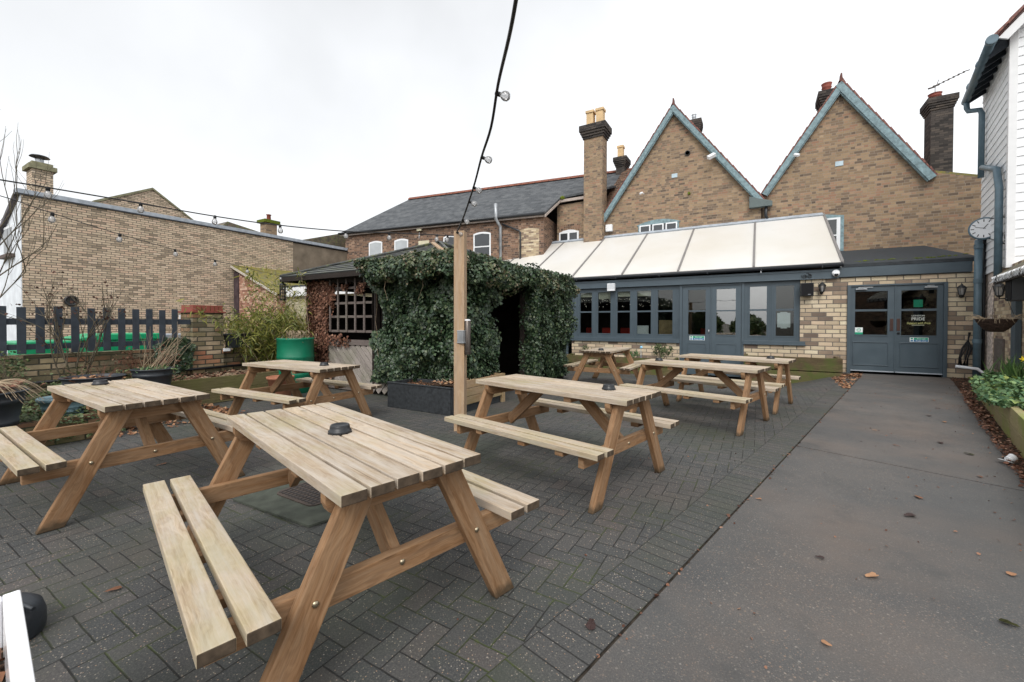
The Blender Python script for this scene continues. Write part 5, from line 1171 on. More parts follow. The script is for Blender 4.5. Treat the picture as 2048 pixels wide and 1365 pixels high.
for i in range(16):
    p = Vector((random.uniform(-10.08, -9.55), -8.78, .05)); pts = [p]
    for k in range(8): p = p+Vector((random.gauss(0, .04), random.gauss(0, .01), .26)); pts.append(p)
    f.tube(pts, .006, 4, .003)
f.build('stem', STEMR, DC)['kind'] = 'stuff'

# ================================================================== PLANTERS ROUND THE SHELTER
def soil_top(parent, x0, x1, y0, y1, z, name='soil'):
    f = M(); n = 10
    P_ = [[(x0+(x1-x0)*i/n, y0+(y1-y0)*j/n) for i in range(n+1)] for j in range(n+1)]
    vs = [(x, y, z+.02*noise.noise(Vector((x*9, y*9, 0)))) for r_ in P_ for x, y in r_]
    f.add(vs, [(j*(n+1)+i, j*(n+1)+i+1, (j+1)*(n+1)+i+1, (j+1)*(n+1)+i) for j in range(n) for i in range(n)], smooth=True); return f.build(name, SOIL, parent)
def litter(name, n, fn, size=(.03, .06), mat=LEAFB, label=None, kind='stuff', parent=None, cat=None):
    P = [];
    while len(P) < n: P.append(fn())
    N_ = [(random.gauss(0, .45), random.gauss(0, .45), 1) for _ in P]
    o = leafmesh(name, P, N_, rng.uniform(size[0], size[1], n), mat, parent, 'ivy'); o['kind'] = kind
    if label: o['label'] = label
    if cat: o['category'] = cat
    return o
t = thing('fabric_planter', 'long black membrane covered planter in front of the ivy', 'planter', (-6.37, -9.15, 0))
f = M(); f.box(-7.02, -5.78, -9.43, -9.40, .0, .385); f.box(-7.02, -6.99, -9.40, -8.85, .0, .385); f.box(-5.81, -5.78, -9.40, -9.33, .0, .385); f.box(-6.99, -5.81, -8.88, -8.85, 0, .385); f.box(-7.03, -5.77, -9.44, -9.39, .375, .395)
f.build('membrane_box', MEMB, t, bevel=.008); soil_top(t, -6.99, -5.81, -9.40, -8.87, .33); litter('leaf_litter', 70, lambda: (random.uniform(-6.97, -5.83), random.uniform(-9.39, -8.9), .352), parent=t)
t = thing('wooden_planter', 'pale boarded wooden planter just right of the timber post', 'planter', (-6.0, -8.75, 0))
f = M()
for k in range(3): f.board((-5.72, -9.30, .172+k*.118), (-5.72, -8.12, .172+k*.118), .112, .03, (0, 0, 1)); f.board((-6.30, -8.12, .172+k*.118), (-5.72, -8.12, .172+k*.118), .112, .03, (0, 0, 1))
f.build('side_board', W_PLANT, t, bevel=.003); M().box(-6.3, -5.74, -9.3, -8.14, .0, .115).build('base', MEMB, t); M().box(-5.745, -5.69, -8.17, -8.10, 0, .47).build('corner_post', W_PLANT, t); soil_top(t, -6.28, -5.74, -9.3, -8.15, .40)
litter('leaf_litter', 160, lambda: (random.uniform(-6.25, -5.76), random.uniform(-9.28, -8.18), .42), parent=t)
f = M()
for k in range(30): a = random.uniform(0, 6.28); p = Vector((random.uniform(-6.1, -5.8), random.uniform(-9.3, -8.3), .41)); f.tube([p, p+Vector((.10*math.cos(a), .10*math.sin(a), .05))], .003, 3)
f.build('twig', TWIG, t)['kind'] = 'stuff'
# drum, pots, bamboo, feeder
t = thing('green_drum', 'tall green painted metal drum used as a planter beside the shelter', 'drum', (-9.67, -9.35, 0))
M().lathe([(.30, 0), (.315, .01), (.315, .32), (.325, .34), (.315, .36), (.315, .64), (.325, .66), (.315, .68), (.315, .98), (.328, 1.0), (.315, 1.015), (.29, 1.0), (.29, .93)], (-9.58, -9.32, 0), 36).build('shell', GREEND, t); M().lathe([(.29, .93), (.001, .95)], (-9.58, -9.32, 0), 24).build('soil', SOIL, t)
P = [(-9.58+random.gauss(0, .12), -9.32+random.gauss(0, .12), .95+random.random()*.16) for _ in range(220)]; leafmesh('foliage', P, rng.normal(size=(220, 3)), rng.uniform(.04, .09, 220), STRAW, t, 'blade')
f = M()
for i in range(12): a = i*.55; p = Vector((-9.58+.1*math.cos(a), -9.32+.1*math.sin(a), .97)); q = p+Vector((.12*math.cos(a*2), .1*math.sin(a*3), .18)); f.tube([p, (p+q)/2+Vector((0, 0, .06)), q, q+Vector((.05, 0, -.05))], .006, 4)
f.build('dead_stem', TWIG, t)['kind'] = 'stuff'
def pot(x, y, z, r, h, mat, label, name='plant_pot', rim=.03, soil=True, cat='pot', grp=None, ridges=0):
    t = thing(name, label, cat, (x, y, z), grp)
    pr = [(r*.72, 0), (r*.76, .01)]
    for k in range(ridges): zz_ = h*(.1+.6*k/ridges); pr += [(r*(.76+.2*zz_/h), zz_), (r*(.79+.2*zz_/h), zz_+h*.02), (r*(.76+.2*zz_/h)+.002, zz_+h*.05)]
    pr += [(r*.95, h-rim*1.6), (r*1.04, h-rim*1.5), (r*1.07, h-rim*.3), (r*1.04, h), (r*.95, h), (r*.92, h*.86)]
    M().lathe(pr, (x, y, z), 32).build('shell', mat, t)
    if soil: M().lathe([(r*.93, h*.86), (r*.5, h*.9), (.001, h*.9)], (x, y, z), 24).build('soil', SOIL, t)
    return t
pot(-9.00, -9.95, 0, .20, .40, TERRA, 'large terracotta pot under the table near the green drum')
t = thing('bamboo', 'yellow green bamboo clump arching over the wall beside the green drum', 'bamboo', (-10.7, -8.9, 0))
f = M(); BP, BN, BT = [], [], []
for i in range(120):
    bx, by = random.gauss(-10.55, .38), random.gauss(-9.05, .28); tallk = random.random() < .17
    ln = random.uniform(1.9, 2.9) if tallk else random.uniform(1.0, 1.9); lean = Vector((random.gauss(-.12, .28), random.gauss(-.15, .25), 0))*(.35 if tallk else 1)
    if bx+lean.x*ln > -9.75 and not tallk: lean.x -= .3
    pts = [Vector((bx, by, 0))+lean*(k/8)**2*ln+Vector((0, 0, ln*k/8*(1-.12*(k/8)**2))) for k in range(9)]; f.tube(pts, .006, 4, .002)
    nl = 110 if not tallk else 60
    for k in range(nl):
        s_ = random.uniform(.3, 1)**.8*8; k0 = min(7, int(s_)); p = pts[k0].lerp(pts[k0+1], s_-k0)+Vector((random.gauss(0, .07), random.gauss(0, .07), random.gauss(0, .05)))
        BP.append(p); BN.append((random.gauss(0, 1), random.gauss(0, 1), .6)); a = random.uniform(0, 6.28); BT.append((math.cos(a)*.7, math.sin(a)*.7, -random.uniform(.3, 1.3)))
f.build('cane', TWIG, t)['kind'] = 'stuff'
leafmesh('foliage', BP, BN, rng.uniform(.08, .15, len(BP)), BAMB, t, 'blade', T=np.array(BT), asp=.15)
t = thing('bird_feeder', 'hanging wire tube bird feeder among the bamboo', 'feeder', (-10.62, -8.95, 1.7))
f = M().lathe([(.055, 1.76), (.06, 1.78), (.06, 1.80)], (-10.62, -8.95, 0), 14); f.lathe([(.06, 2.08), (.06, 2.10), (.02, 2.14)], (-10.62, -8.95, 0), 14)
for i in range(10): a = i*.628; f.tube([(-10.62+.055*math.cos(a), -8.95+.055*math.sin(a), 1.79), (-10.62+.055*math.cos(a), -8.95+.055*math.sin(a), 2.09)], .006, 4)
for z in (1.85, 1.92, 1.99, 2.05): f.lathe([(.056, z), (.062, z+.006), (.056, z+.012)], (-10.62, -8.95, 0), 14)
f.tube([(-10.62, -8.95, 2.13), (-10.6, -8.93, 2.2)], .004, 4); f.build('cage', IRON, t); M().lathe([(.045, 1.79), (.045, 2.0), (.001, 2.01)], (-10.62, -8.95, 0), 12).build('seed_tube', TWIG, t)

# ================================================================== LEFT BOUNDARY: low wall, pier, picket fence, bed
t = thing('garden_wall', 'low weathered brick garden wall carrying the picket fence', 'wall', (-10.7, -12, 0))
m = M(); m.box(-10.75, -10.53, -16, -10.64, -.1, .86); m.box(-10.75, -10.53, -10.13, -8.75, -.1, .78); m.build('wall', BR_GARDEN, t)
f = M(); f.tube([(-10.49, -13.5, .47), (-10.47, -11.0, .50), (-10.42, -10.66, .5), (-10.42, -10.1, .505), (-10.49, -10.0, .50), (-10.49, -8.95, .49)], .022, 8); f = f.build('garden_pipe', CABLE); tag(f, 'black pipe clipped along the low brick garden wall', 'pipe')
t = thing('brick_pier', 'square yellow and red brick pier at the end of the picket fence', 'pier', (-10.65, -10.39, 0))
m = M(); m.box(-10.90, -10.45, -10.63, -10.15, -.1, 1.475); m.build('shaft', BR_GARDEN, t)
m = M(); m.box(-10.93, -10.42, -10.66, -10.12, 1.475, 1.50); m.build('creasing_tile', REDPOT, t)
m = M()
for i in range(7): y = -10.63+i*.0686; m.box(-10.89, -10.455, y+.004, y+.0646, 1.50, 1.605)
for i in range(6): y = -10.565+i*.0686; m.box(-10.88, -10.465, y, y+.01, 1.50, 1.595, mi=1)
m.build('brick_capping', [REDPOT, MOSSM], t, bevel=.004)
t = thing('picket_fence', 'dark grey picket fence on the low brick wall', 'fence', (-10.5, -12.5, .85))
for z0, z1 in ((1.27, 1.355), (.935, 1.01)): M().box(-10.53, -10.50, -16, -10.64, z0, z1).build('rail', PAINT_D, t)
for i in range(24):
    y = -10.87-i*.1685
    f = M(); f.box(-10.497, -10.478, y-.042, y+.042, .875+random.uniform(-.01, .01), 1.515+random.uniform(-.01, .012)); f.build('picket', PAINT_D, t, bevel=.003)
# planting bed of grooved boards
t = thing('raised_bed', 'long raised bed of grooved green stained boards below the garden wall', 'raised bed', (-10, -10, 0))
f = M()
for k in range(2):
    for j in range(9): z = .01+k*.21+j*.0225; f.box(-9.625+(.004 if j % 2 else 0), -9.60+(-.003 if j % 2 else 0), -12.2, -9.55, z, z+.0225)
f.build('side_board', W_DECK, t); soil_top(t, -10.53, -9.62, -12.2, -9.3, .37)
litter('leaf_litter', 900, lambda: (random.uniform(-10.5, -9.65), random.uniform(-12.1, -9.4), .385+random.uniform(0, .03)), (.03, .07), DEAD, parent=t)
f = M()
for k in range(120): a = random.uniform(0, 6.28); p = Vector((random.uniform(-10.4, -9.7), random.uniform(-12, -9.6), .40)); f.tube([p, p+Vector((.1*math.cos(a), .1*math.sin(a), random.uniform(.0, .05))), p+Vector((.18*math.cos(a+.4), .18*math.sin(a+.4), 0))], .0035, 3)
f.build('twig', TWIG, t)['kind'] = 'stuff'
# trough on the wall
t = thing('black_trough', 'black rectangular plastic trough hung on the low wall right of the pier', 'trough', (-10.42, -9.85, .82))
f = M(); f.prism([(-10.50, -10.08, .84), (-10.50, -9.70, .84), (-10.50, -9.64, 1.09), (-10.50, -10.14, 1.09)], (.18, 0, 0)); f.box(-10.51, -10.31, -10.16, -9.62, 1.07, 1.10); f.build('shell', BLACKP, t, bevel=.006)
M().box(-10.52, -10.4, -10.16, -10.06, .78, .83).build('bracket', UPVC, t)
# bins beyond the fence
t = thing('green_bin', 'big green lidded bin standing behind the picket fence', 'bin', (-12.2, -11.1, -.2))
f = M(); f.prism([(-12.6, -11.55, -.2), (-12.6, -10.75, -.2), (-12.6, -10.68, 1.02), (-12.6, -11.62, 1.02)], (.85, 0, 0)); f.build('body', GREENB, t, bevel=.02)
f = M(); f.prism([(-12.65, -11.75, 1.03), (-12.65, -11.70, .99), (-12.65, -10.62, .99), (-12.65, -10.62, 1.10), (-12.65, -11.45, 1.10)], (.92, 0, 0)); f.build('lid', GREENB, t, bevel=.015)
t = thing('green_bin', 'lower green bin lid end showing left of the big green bin', 'bin', (-12.2, -12.0, -.2)); f = M(); f.box(-12.6, -11.9, -12.35, -11.80, -.2, .93); f.build('body', GREENB, t, bevel=.02); f = M(); f.box(-12.65, -11.85, -12.38, -11.77, .94, 1.0); f.build('lid', GREENB, t, bevel=.02)
t = thing('grey_bin', 'pale grey bin showing between the fence and the pier', 'bin', (-11.9, -10.3, -.2)); M().box(-12.2, -11.7, -10.55, -9.8, -.2, .98).build('body', GREYB, t, bevel=.02); M().box(-12.25, -11.65, -10.6, -9.75, .99, 1.08).build('lid', GREYB, t, bevel=.015)

# ================================================================== LEFT FOREGROUND PLANTING
t = thing('brick_edged_bed', 'low brick edged bed with green ground cover beside the left table', 'raised bed', (-9.2, -13.2, 0))
m = M(); m.box(-8.62, -8.50, -15.2, -12.35, 0, .27); m.box(-9.60, -8.50, -12.35, -12.22, 0, .27); m.box(-10.5, -8.62, -15.2, -15.05, 0, .27); m.build('brick_edging', BR_BED, t); soil_top(t, -10.52, -8.62, -15.05, -12.35, .22)
n = 3600; P = []
while len(P) < n:
    x, y = random.uniform(-9.9, -8.38), random.uniform(-13.6, -12.12)
    if noise.noise(Vector((x*2.2, y*2.2, 1))) < -.22: continue
    z = .27+.10*noise.noise(Vector((x*4, y*4, 5)))+random.uniform(-.02, .05)
    if x > -8.52: z = random.uniform(.06, .3); x = -8.46+random.uniform(-.03, .05)
    if y > -12.24: z = random.uniform(.05, .3); y = -12.18+random.uniform(-.03, .05)
    P.append((x, y, z))
leafmesh('ground_cover', P, [(random.gauss(.2, .5), random.gauss(0, .5), 1) for _ in P], rng.uniform(.022, .045, n), SHRUBL, t, 'ivy')['kind'] = 'stuff'
def tub(x, y, z, r, h, label, mat=TUBP):
    t = thing('plastic_tub', label, 'tub', (x, y, z), 'black half barrel tubs')
    pr = [(r*.74, 0), (r*.78, .01), (r*.80, h*.18), (r*.815, h*.19), (r*.815, h*.26), (r*.80, h*.27), (r*.90, h*.70), (r*.925, h*.71), (r*.935, h*.80), (r*.915, h*.81), (r*.98, h*.95), (r*1.02, h*.97), (r*1.03, h), (r*.96, h*1.01), (r*.94, h*.88)]
    f = M(); f.lathe(pr, (x, y, z), 40)
    f.build('shell', mat, t); M().lathe([(r*.94, h*.84), (r*.5, h*.88), (.001, h*.88)], (x, y, z), 24).build('soil', SOIL, t); return t
t = tub(-8.62, -13.18, .22, .35, .40, 'big black half barrel tub with a dead palm at the left edge')
f = M(); P_, N2, T2 = [], [], []
for i in range(120):
    a = random.uniform(0, 6.28); el = random.uniform(.5, 1.3); ln = random.uniform(.25, .48); p = Vector((-8.62+.06*math.cos(a), -13.18+.06*math.sin(a), .64)); pts = []
    for k in range(7): u_ = k/6; pts.append(p+Vector((math.cos(a), math.sin(a), 0))*ln*u_*math.cos(el*.4)+Vector((0, 0, ln*(math.sin(el)*u_*1.0-1.05*u_*u_))))
    f.tube(pts, .0055, 3, .002)
f.build('dead_frond', TWIG, t)['kind'] = 'stuff'
litter('leaf_litter', 160, lambda: (-8.62+random.gauss(0, .14), -13.18+random.gauss(0, .14), .60+random.random()*.08), (.05, .09), DEAD, parent=t)
t = tub(-9.35, -12.15, .30, .30, .32, 'round black tub with a bare twiggy plant behind the left table')
f = M(); tips = []
for i in range(16): a = random.uniform(0, 6.28); branches(f, (-9.35+.12*math.cos(a), -12.15+.12*math.sin(a), .58), (math.cos(a)*.6, math.sin(a)*.6, .8), .16, .003, 1, tips, .7, 3)
f.build('twig', STEMR, t)['kind'] = 'stuff'
litter('leaf_litter', 60, lambda: (-9.35+random.gauss(0, .12), -12.15+random.gauss(0, .12), .585), (.04, .08), LEAFB, parent=t)
t = tub(-9.35, -11.55, .30, .235, .36, 'smaller black tub sprouting long dry stems')
f = M()
for i in range(34):
    a = random.gauss(.9, .9); q = random.uniform(.35, .78); p = Vector((-9.35+random.gauss(0, .08), -11.55+random.gauss(0, .08), .62)); d = Vector((math.cos(a)*.35, math.sin(a)*.6+.15, 1)).normalized()
    f.tube([p, p+d*q*.5, p+d*q+Vector((random.gauss(0, .05), random.gauss(0, .05), 0))], .0035, 4, .0015)
f.build('dry_stem', TWIG, t)['kind'] = 'stuff'
P = [(-9.35+random.gauss(0, .10), -11.55+random.gauss(0, .10), .63+random.random()*.05) for _ in range(160)]; leafmesh('foliage', P, rng.normal(size=(160, 3)), rng.uniform(.04, .07, 160), COVERL, t, 'blade', asp=.2)
pot(-8.88, -12.52, .22, .20, .24, BLUEP, 'pale blue ribbed glazed pot between the big black tub and the left table', ridges=3)
# bare rose-like shrub in front of the fence
def shrub(name, label, cat, base, n, ln, r, depth, mat, leafm=None, nleaf=0, size=(.02, .04), spread=.45, updir=(0, 0, 1), fan=.5, kids=3, shape='ivy', bend=.12):
    t = thing(name, label, cat, base); f = M(); tips = []
    for i in range(n):
        a = random.uniform(0, 6.28); branches(f, Vector(base)+Vector((math.cos(a)*.05, math.sin(a)*.05, 0)), Vector(updir)+Vector((math.cos(a)*fan, math.sin(a)*fan, 0)), ln, r, depth, tips, spread, 5, .25, kids, bend)
    f.build('stem', mat, t)['kind'] = 'stuff'
    if leafm:
        P, N_ = [], []
        for i in range(nleaf): p, d = random.choice(tips); P.append(p+Vector((random.gauss(0, .03), random.gauss(0, .03), random.gauss(0, .03)))); N_.append((random.gauss(0, 1), random.gauss(0, 1), random.gauss(.3, 1)))
        leafmesh('foliage' if leafm is not BUD else 'seed_heads', P, N_, rng.uniform(size[0], size[1], len(P)), leafm, t, shape)['kind'] = 'stuff'
    return t
shrub('bare_shrub', 'bare many stemmed shrub with dark seed heads in front of the fence', 'shrub', (-10.15, -12.15, .38), 7, .72, .011, 2, BARK, BUD, 170, (.02, .045), .42, (0, 0, 1.5), .42, 3)
shrub('leafy_shrub', 'loose small leaved shrub at the far left in front of the fence', 'shrub', (-10.0, -13.0, .3), 10, .36, .007, 2, BARK, SHRUBL, 620, (.018, .04), .8, (0, .05, .7), .8, 3)
shrub('bare_shrub', 'low brown leafless shrub between the tubs and the picket fence', 'shrub', (-10.2, -11.35, .36), 18, .27, .005, 2, STEMR, DEAD, 160, (.02, .04), .8, (0, 0, 1), .8, 3)
t = thing('bare_tree', 'slender leafless tree at the left edge in front of the white end wall', 'tree', (-11.6, -12.95, -.2)); f = M(); tips = []
f.tube([(-11.6, -12.95, -.2), (-11.62, -12.9, .8), (-11.66, -12.8, 1.6), (-11.7, -12.75, 2.3)], .028, 7, .018)
for i in range(5): branches(f, (-11.66, -12.8+.01*i, 1.25+i*.26), (random.uniform(-.3, .3), random.uniform(.3, .9), 1.0), .95, .011, 2, tips, .38, 5, .35, 3, .10)
for i in range(3): branches(f, (-11.66, -12.8, 1.5+i*.3), (0, random.uniform(-.4, .1), 1.2), 1.1, .012, 2, tips, .35, 5, .4, 2, .08)
f.build('trunk_and_branches', BARK, t)
# ivy patch spilling over the wall
t = thing('ivy', 'small patch of ivy spilling over the garden wall left of the pier', 'ivy', (-10.45, -10.85, .4)); P, N_ = sheet(1500, (-10.46, -11.15, .35), (0, .56, 0), (0, 0, .70), 1, 1, .12, .08, lambda a, b_, p: ((p.y+10.88)/.27)**2+((p.z-.78)/.30)**2 < 1+.5*noise.noise(p*6) or (abs(p.y+10.84-.05*math.sin(p.z*9)) < .07 and p.z < .75))
leafmesh('foliage', P, N_, rng.uniform(.03, .055, len(P)), IVY, t, 'ivy', droop=.8)
litter('leaf_litter', 900, lambda: (random.choice([random.uniform(-9.55, -8.3), random.uniform(-9.5, -8.6)]), random.uniform(-12.2, -10.8), .012+random.random()*.02), (.03, .07), LEAFB, 'drift of brown leaves on the paving behind the left table', cat='leaf litter')

# ================================================================== FRONT LEFT CORNER
t = thing('ceramic_sink', 'white glazed ceramic sink planter in the bottom left corner', 'sink planter', (-3.885, -13.685, 0)); t.rotation_euler = (0, 0, R(-7.2))
x0, x1, y0, y1, zt = -3.885, -3.25, -14.15, -13.685, .55
f = M(); w_ = .034; f.box(x0, x1, y1-w_, y1, .30, zt); f.box(x0, x1, y0, y0+w_, .30, zt); f.box(x0, x0+w_, y0+w_, y1-w_, .30, zt); f.box(x1-w_, x1, y0+w_, y1-w_, .30, zt); f.box(x0, x1, y0, y1, .29, .30)
f.build('basin', CERAM, t, bevel=.008); soil_top(t, x0+w_, x1-w_, y0+w_, y1-w_, .42); litter('leaf_litter', 120, lambda: (random.uniform(x0+.05, x1-.05), random.uniform(y0+.05, y1-.05), .445), (.03, .06), LEAFB, parent=t)
for yy in (y0+.02, y1-.14):
    M().box(x0+.05, x1-.05, yy, yy+.12, 0, .29).build('brick_support', BR_GARDEN, t)
f = M().lathe([(.138, 0), (.142, .02), (.141, .07), (.130, .11), (.100, .135), (.06, .143), (.02, .145), (.001, .145)], (-4.762, -13.609, 0.003), 40)
for i in range(5): a = Vector((-4.73+.012*i, -13.665+.028*i, .138)); f.tube([a+Vector((-.03, .0, .004)), a+Vector((.05, .025, -.006))], .008, 6)
tag(f.build('parasol_base', TUBP), 'round black plastic parasol base beside the white sink', 'parasol base')

# ================================================================== INSPECTION COVER AND FALLEN THINGS
f = M(); q = [(-5.38, -12.42), (-4.53, -12.38), (-4.42, -11.98), (-5.30, -11.94)]
f.prism([(x, y, .004) for x, y in q], (0, 0, .014)); t = f.build('concrete_slab', plain('mossy_green_concrete', (.066, .074, .060), .85, .25, var=.35, nscale=9, bump=.5)); tag(t, 'greenish concrete slab set in the paving under the nearest table', 'slab')
f = M(); cx, cy = -4.98, -12.08
def rr(xc, yc, a, b_, r, z, h, n=5):
    p = []
    for (sx, sy, st) in ((1, 1, 0), (-1, 1, 90), (-1, -1, 180), (1, -1, 270)):
        for i in range(n+1): an = R(st+90*i/n); p.append((xc+sx*(a-r)+r*math.cos(an), yc+sy*(b_-r)+r*math.sin(an), z))
    return p
f.prism(rr(cx, cy, .235, .135, .06, .018, 0), (0, 0, .006)); t = thing('drain_cover', 'grid patterned metal drain cover on the concrete slab', 'drain cover', (cx, cy, .018)); f.build('plate', plain('rusty_brown_iron', (.075, .055, .045), .6, .5, metal=.3, var=.3, nscale=20), t)
f = M()
for i in range(11): x = cx-.20+i*.04; f.box(x-.004, x+.004, cy-.11, cy+.11, .0242, .027)
for i in range(6): y = cy-.10+i*.04; f.box(cx-.21, cx+.21, y-.004, y+.004, .0246, .0274)
f.build('raised_grid', plain('dark_iron_rib', (.03, .026, .025), .6), t)
LF = [(-1.56, -11.2, .075, 'long curled tan leaf on the concrete nearest the camera'), (-1.03, -9.76, .07, 'bright orange brown leaf in the middle of the concrete'), (-1.18, -10.19, .075, 'dark maroon leaf just below the bright orange one'), (-2.69, -12.28, .07, 'dark crumpled leaf on the block border'),
      (-1.13, -11.34, .06, 'mossy crumpled clump near the right edge of the concrete'), (-.44, -8.92, .05, 'small tan leaf beside the concrete joint at the right'), (-1.77, -11.13, .045, 'small dark twig like leaf left of the long tan leaf'), (-1.83, -11.89, .035, 'tiny round brown leaf at the bottom of the concrete'),
      (-.35, -7.7, .08, 'blackish clump beyond the concrete joint'), (-.25, -8.1, .08, 'olive moss clump just beyond the concrete joint at the right'), (-.8, -8.08, .05, 'pale orange leaf just above the concrete joint'), (.31, -5.18, .06, 'small dark red leaf halfway along the far slab'),
      (-.84, -7.38, .05, 'pale straw coloured leaf on the far slab near the border'), (-6.77, -12.35, .075, 'brown leaf on the paving under the left table'), (-4.77, -13.24, .06, 'brown leaf on the paving near the white sink'), (-2.06, -10.41, .04, 'small pink brown leaf lying on the border joint'),
      (-.93, -10.81, .05, 'pale grey leaf at the right edge of the near slab'), (.06, -6.34, .08, 'curled brown leaf near the right side of the far slab'), (.01, -5.95, .07, 'dark leaf beyond the curled brown leaf on the far slab'), (.5, -4.29, .07, 'red brown leaf nearest the double doors')]
for x, y, s_, lab in LF:
    a = random.uniform(0, 6.28); n = 12; f = M(); vs = [(x, y, .012)]
    lw = random.uniform(.35, .6)
    for i in range(n):
        b_ = 2*PI*i/n; rr_ = s_*(1+.18*math.cos(3*b_)+random.uniform(-.15, .15))*.40; u_, v_ = rr_*math.cos(b_)*1.25, rr_*math.sin(b_)*lw*1.4
        vs.append((x+u_*math.cos(a)-v_*math.sin(a), y+u_*math.sin(a)+v_*math.cos(a), (.006+abs(v_)*.25+random.uniform(0, .004))))
    f.add(vs, [(0, i+1, (i+1) % n+1) for i in range(n)], [[(random.random()*.0+ (hash(lab) % 97)/97*0+ .1+.8*((x*7.3+y*3.1) % 1), 0)]*3]*n)
    mt = plain('dark_moss_clump', (.035, .036, .014), .9, .1, var=.5, nscale=60, bump=.8) if 'moss' in lab else (plain('dark_wet_leaf', (.035, .016, .014), .5, .4) if ('dark' in lab or 'black' in lab) else LEAFB)
    tag(f.build('fallen_leaf', mt), lab, 'leaf', 'fallen leaves on the ground')
def ondebris():
    s_ = random.uniform(-1, 12); t_ = random.choice([random.uniform(-.02, 1.6), random.gauss(1.4, .1)]) if random.random() < .7 else random.uniform(-3, 0); p = PT(s_, t_); return (p[0], p[1], .006)
litter('ground_debris', 420, ondebris, (.008, .022), DEAD, 'tiny scraps of leaf scattered over the concrete and blocks', cat='leaf litter')
litter('joint_debris', 120, lambda: (lambda p: (p[0], p[1], .004))(PT(random.uniform(-1, 12), random.gauss(-.003, .008))), (.01, .03), DEAD, 'line of crumbled leaves along the joint between blocks and concrete', cat='leaf litter')

# ================================================================== RIGHT SIDE
def BL(s_, t_, z=0): return PT(s_, PW+.045+t_, z)
t = thing('sleeper_bed', 'raised bed of mossy timber sleepers along the right side of the path', 'raised bed', BL(6, .5, 0))
f = M(); g1 = 4.35+.30; a0 = -1.5
sl0, sl1 = Vector((-.58, -10.9, 0)), Vector((1.24, -3.66, 0)); sdir_ = (sl1-sl0).normalized(); snr = Vector((sdir_.y, -sdir_.x, 0))
for k in range(2):
    z = .095+k*.19
    for a, b_ in ((0, .52), (.523, 1)): p = sl0.lerp(sl1, a); q = sl0.lerp(sl1, b_); f.board(p+snr*.035+Vector((0, 0, z)), q+snr*.035+Vector((0, 0, z)), .186, .07, (0, 0, 1))
q = sl1+snr*.035
for k in range(2): z = .095+k*.19; f.board(q+Vector((0, 0, z)), q+snr*1.2+Vector((0, 0, z)), .186, .07, (0, 0, 1))
q = sl0+snr*.035+sdir_*.035
for k in range(2): z = .095+k*.19; f.board(q+snr*.04+Vector((0, 0, z)), q+snr*1.75+Vector((0, 0, z)), .186, .07, (0, 0, 1))
f.build('sleeper', W_SLEEP, t, bevel=.006)
f = M(); n1, n2 = 30, 6; vs = []
for i in range(n1+1):
    for j in range(n2+1): p = sl0.lerp(sl1, .012+.976*i/n1)+snr*(.07+1.6*j/n2); vs.append((p.x, p.y, .33+.05*noise.noise(p*2)))
f.add(vs, [(i*(n2+1)+j, i*(n2+1)+j+1, (i+1)*(n2+1)+j+1, (i+1)*(n2+1)+j) for i in range(n1) for j in range(n2)], smooth=True); f.build('soil', SOIL, t)
litter('leaf_litter', 500, lambda: tuple(sl0.lerp(sl1, random.uniform(.02, .97))+snr*random.uniform(.08, .9)+Vector((0, 0, .37))), (.03, .06), LEAFB, parent=t)
t = thing('ground_cover_plant', 'spreading mat of crinkled green leaves spilling over the sleeper bed', 'plant', tuple(sl0.lerp(sl1, .75)+snr*.5)); P, N_ = [], []
while len(P) < 6500:
    s_, t_ = random.uniform(.42, 1.0), random.uniform(-.10, 1.1); p = sl0.lerp(sl1, s_)+snr*t_; k = noise.noise(p*2.4)
    if t_ > .1 and k < -.35: continue
    lo = .52 + .10*noise.noise(Vector((t_*5, 2, 0)))
    if s_ < lo: continue
    z = .40+.09*k+random.uniform(-.03, .06) if t_ > .03 else random.uniform(.38-.30*sst(.5, .9, s_)*(.6+noise.noise(p*5)), .42)
    P.append((p.x, p.y, z)); N_.append((random.gauss(-.3 if t_ < .05 else 0, .5), random.gauss(0, .5), 1 if t_ > .03 else .4))
leafmesh('foliage', P, N_, rng.uniform(.035, .070, len(P)), COVERL, t, 'ivy')
t = thing('daffodil_clump', 'clump of daffodil blades with one yellow flower in the sleeper bed', 'plant', (1.55, -4.2, .38)); P, N_, T_ = [], [], []
for i in range(170):
    x, y = random.gauss(1.62, .16), random.gauss(-4.15, .26); a = random.uniform(0, 6.28); P.append((x, y, .36)); T_.append((math.cos(a)*.35, math.sin(a)*.35, 1)); N_.append((math.sin(a), -math.cos(a), .1))
leafmesh('foliage', P, N_, rng.uniform(.28, .52, 170), BLADE, t, 'blade', T=np.array(T_), asp=.055)
f = M(); f.tube([(1.5, -4.3, .36), (1.5, -4.31, .60), (1.49, -4.35, .76)], .005, 5)
f.build('stem', BLADE, t); f = M(); f.lathe([(.008, 0), (.012, .02), (.020, .035), (.017, .034)], (1.49, -4.36, .76), 10, axis=(-.2, -1, -.1))
for i in range(6): a = i*1.047; f.quad([(1.49, -4.36, .76), (1.49+.03*math.cos(a-.35), -4.37, .76+.03*math.sin(a-.35)), (1.49+.05*math.cos(a), -4.365, .76+.05*math.sin(a)), (1.49+.03*math.cos(a+.35), -4.37, .76+.03*math.sin(a+.35))])
f.build('flower', YELL, t)
t = pot(1.98, -4.55, .34, .24, .34, plain('leaf_green_plastic', (.03, .16, .05), .5, .4), 'round green plastic pot at the right edge behind the daffodils', cat='pot')
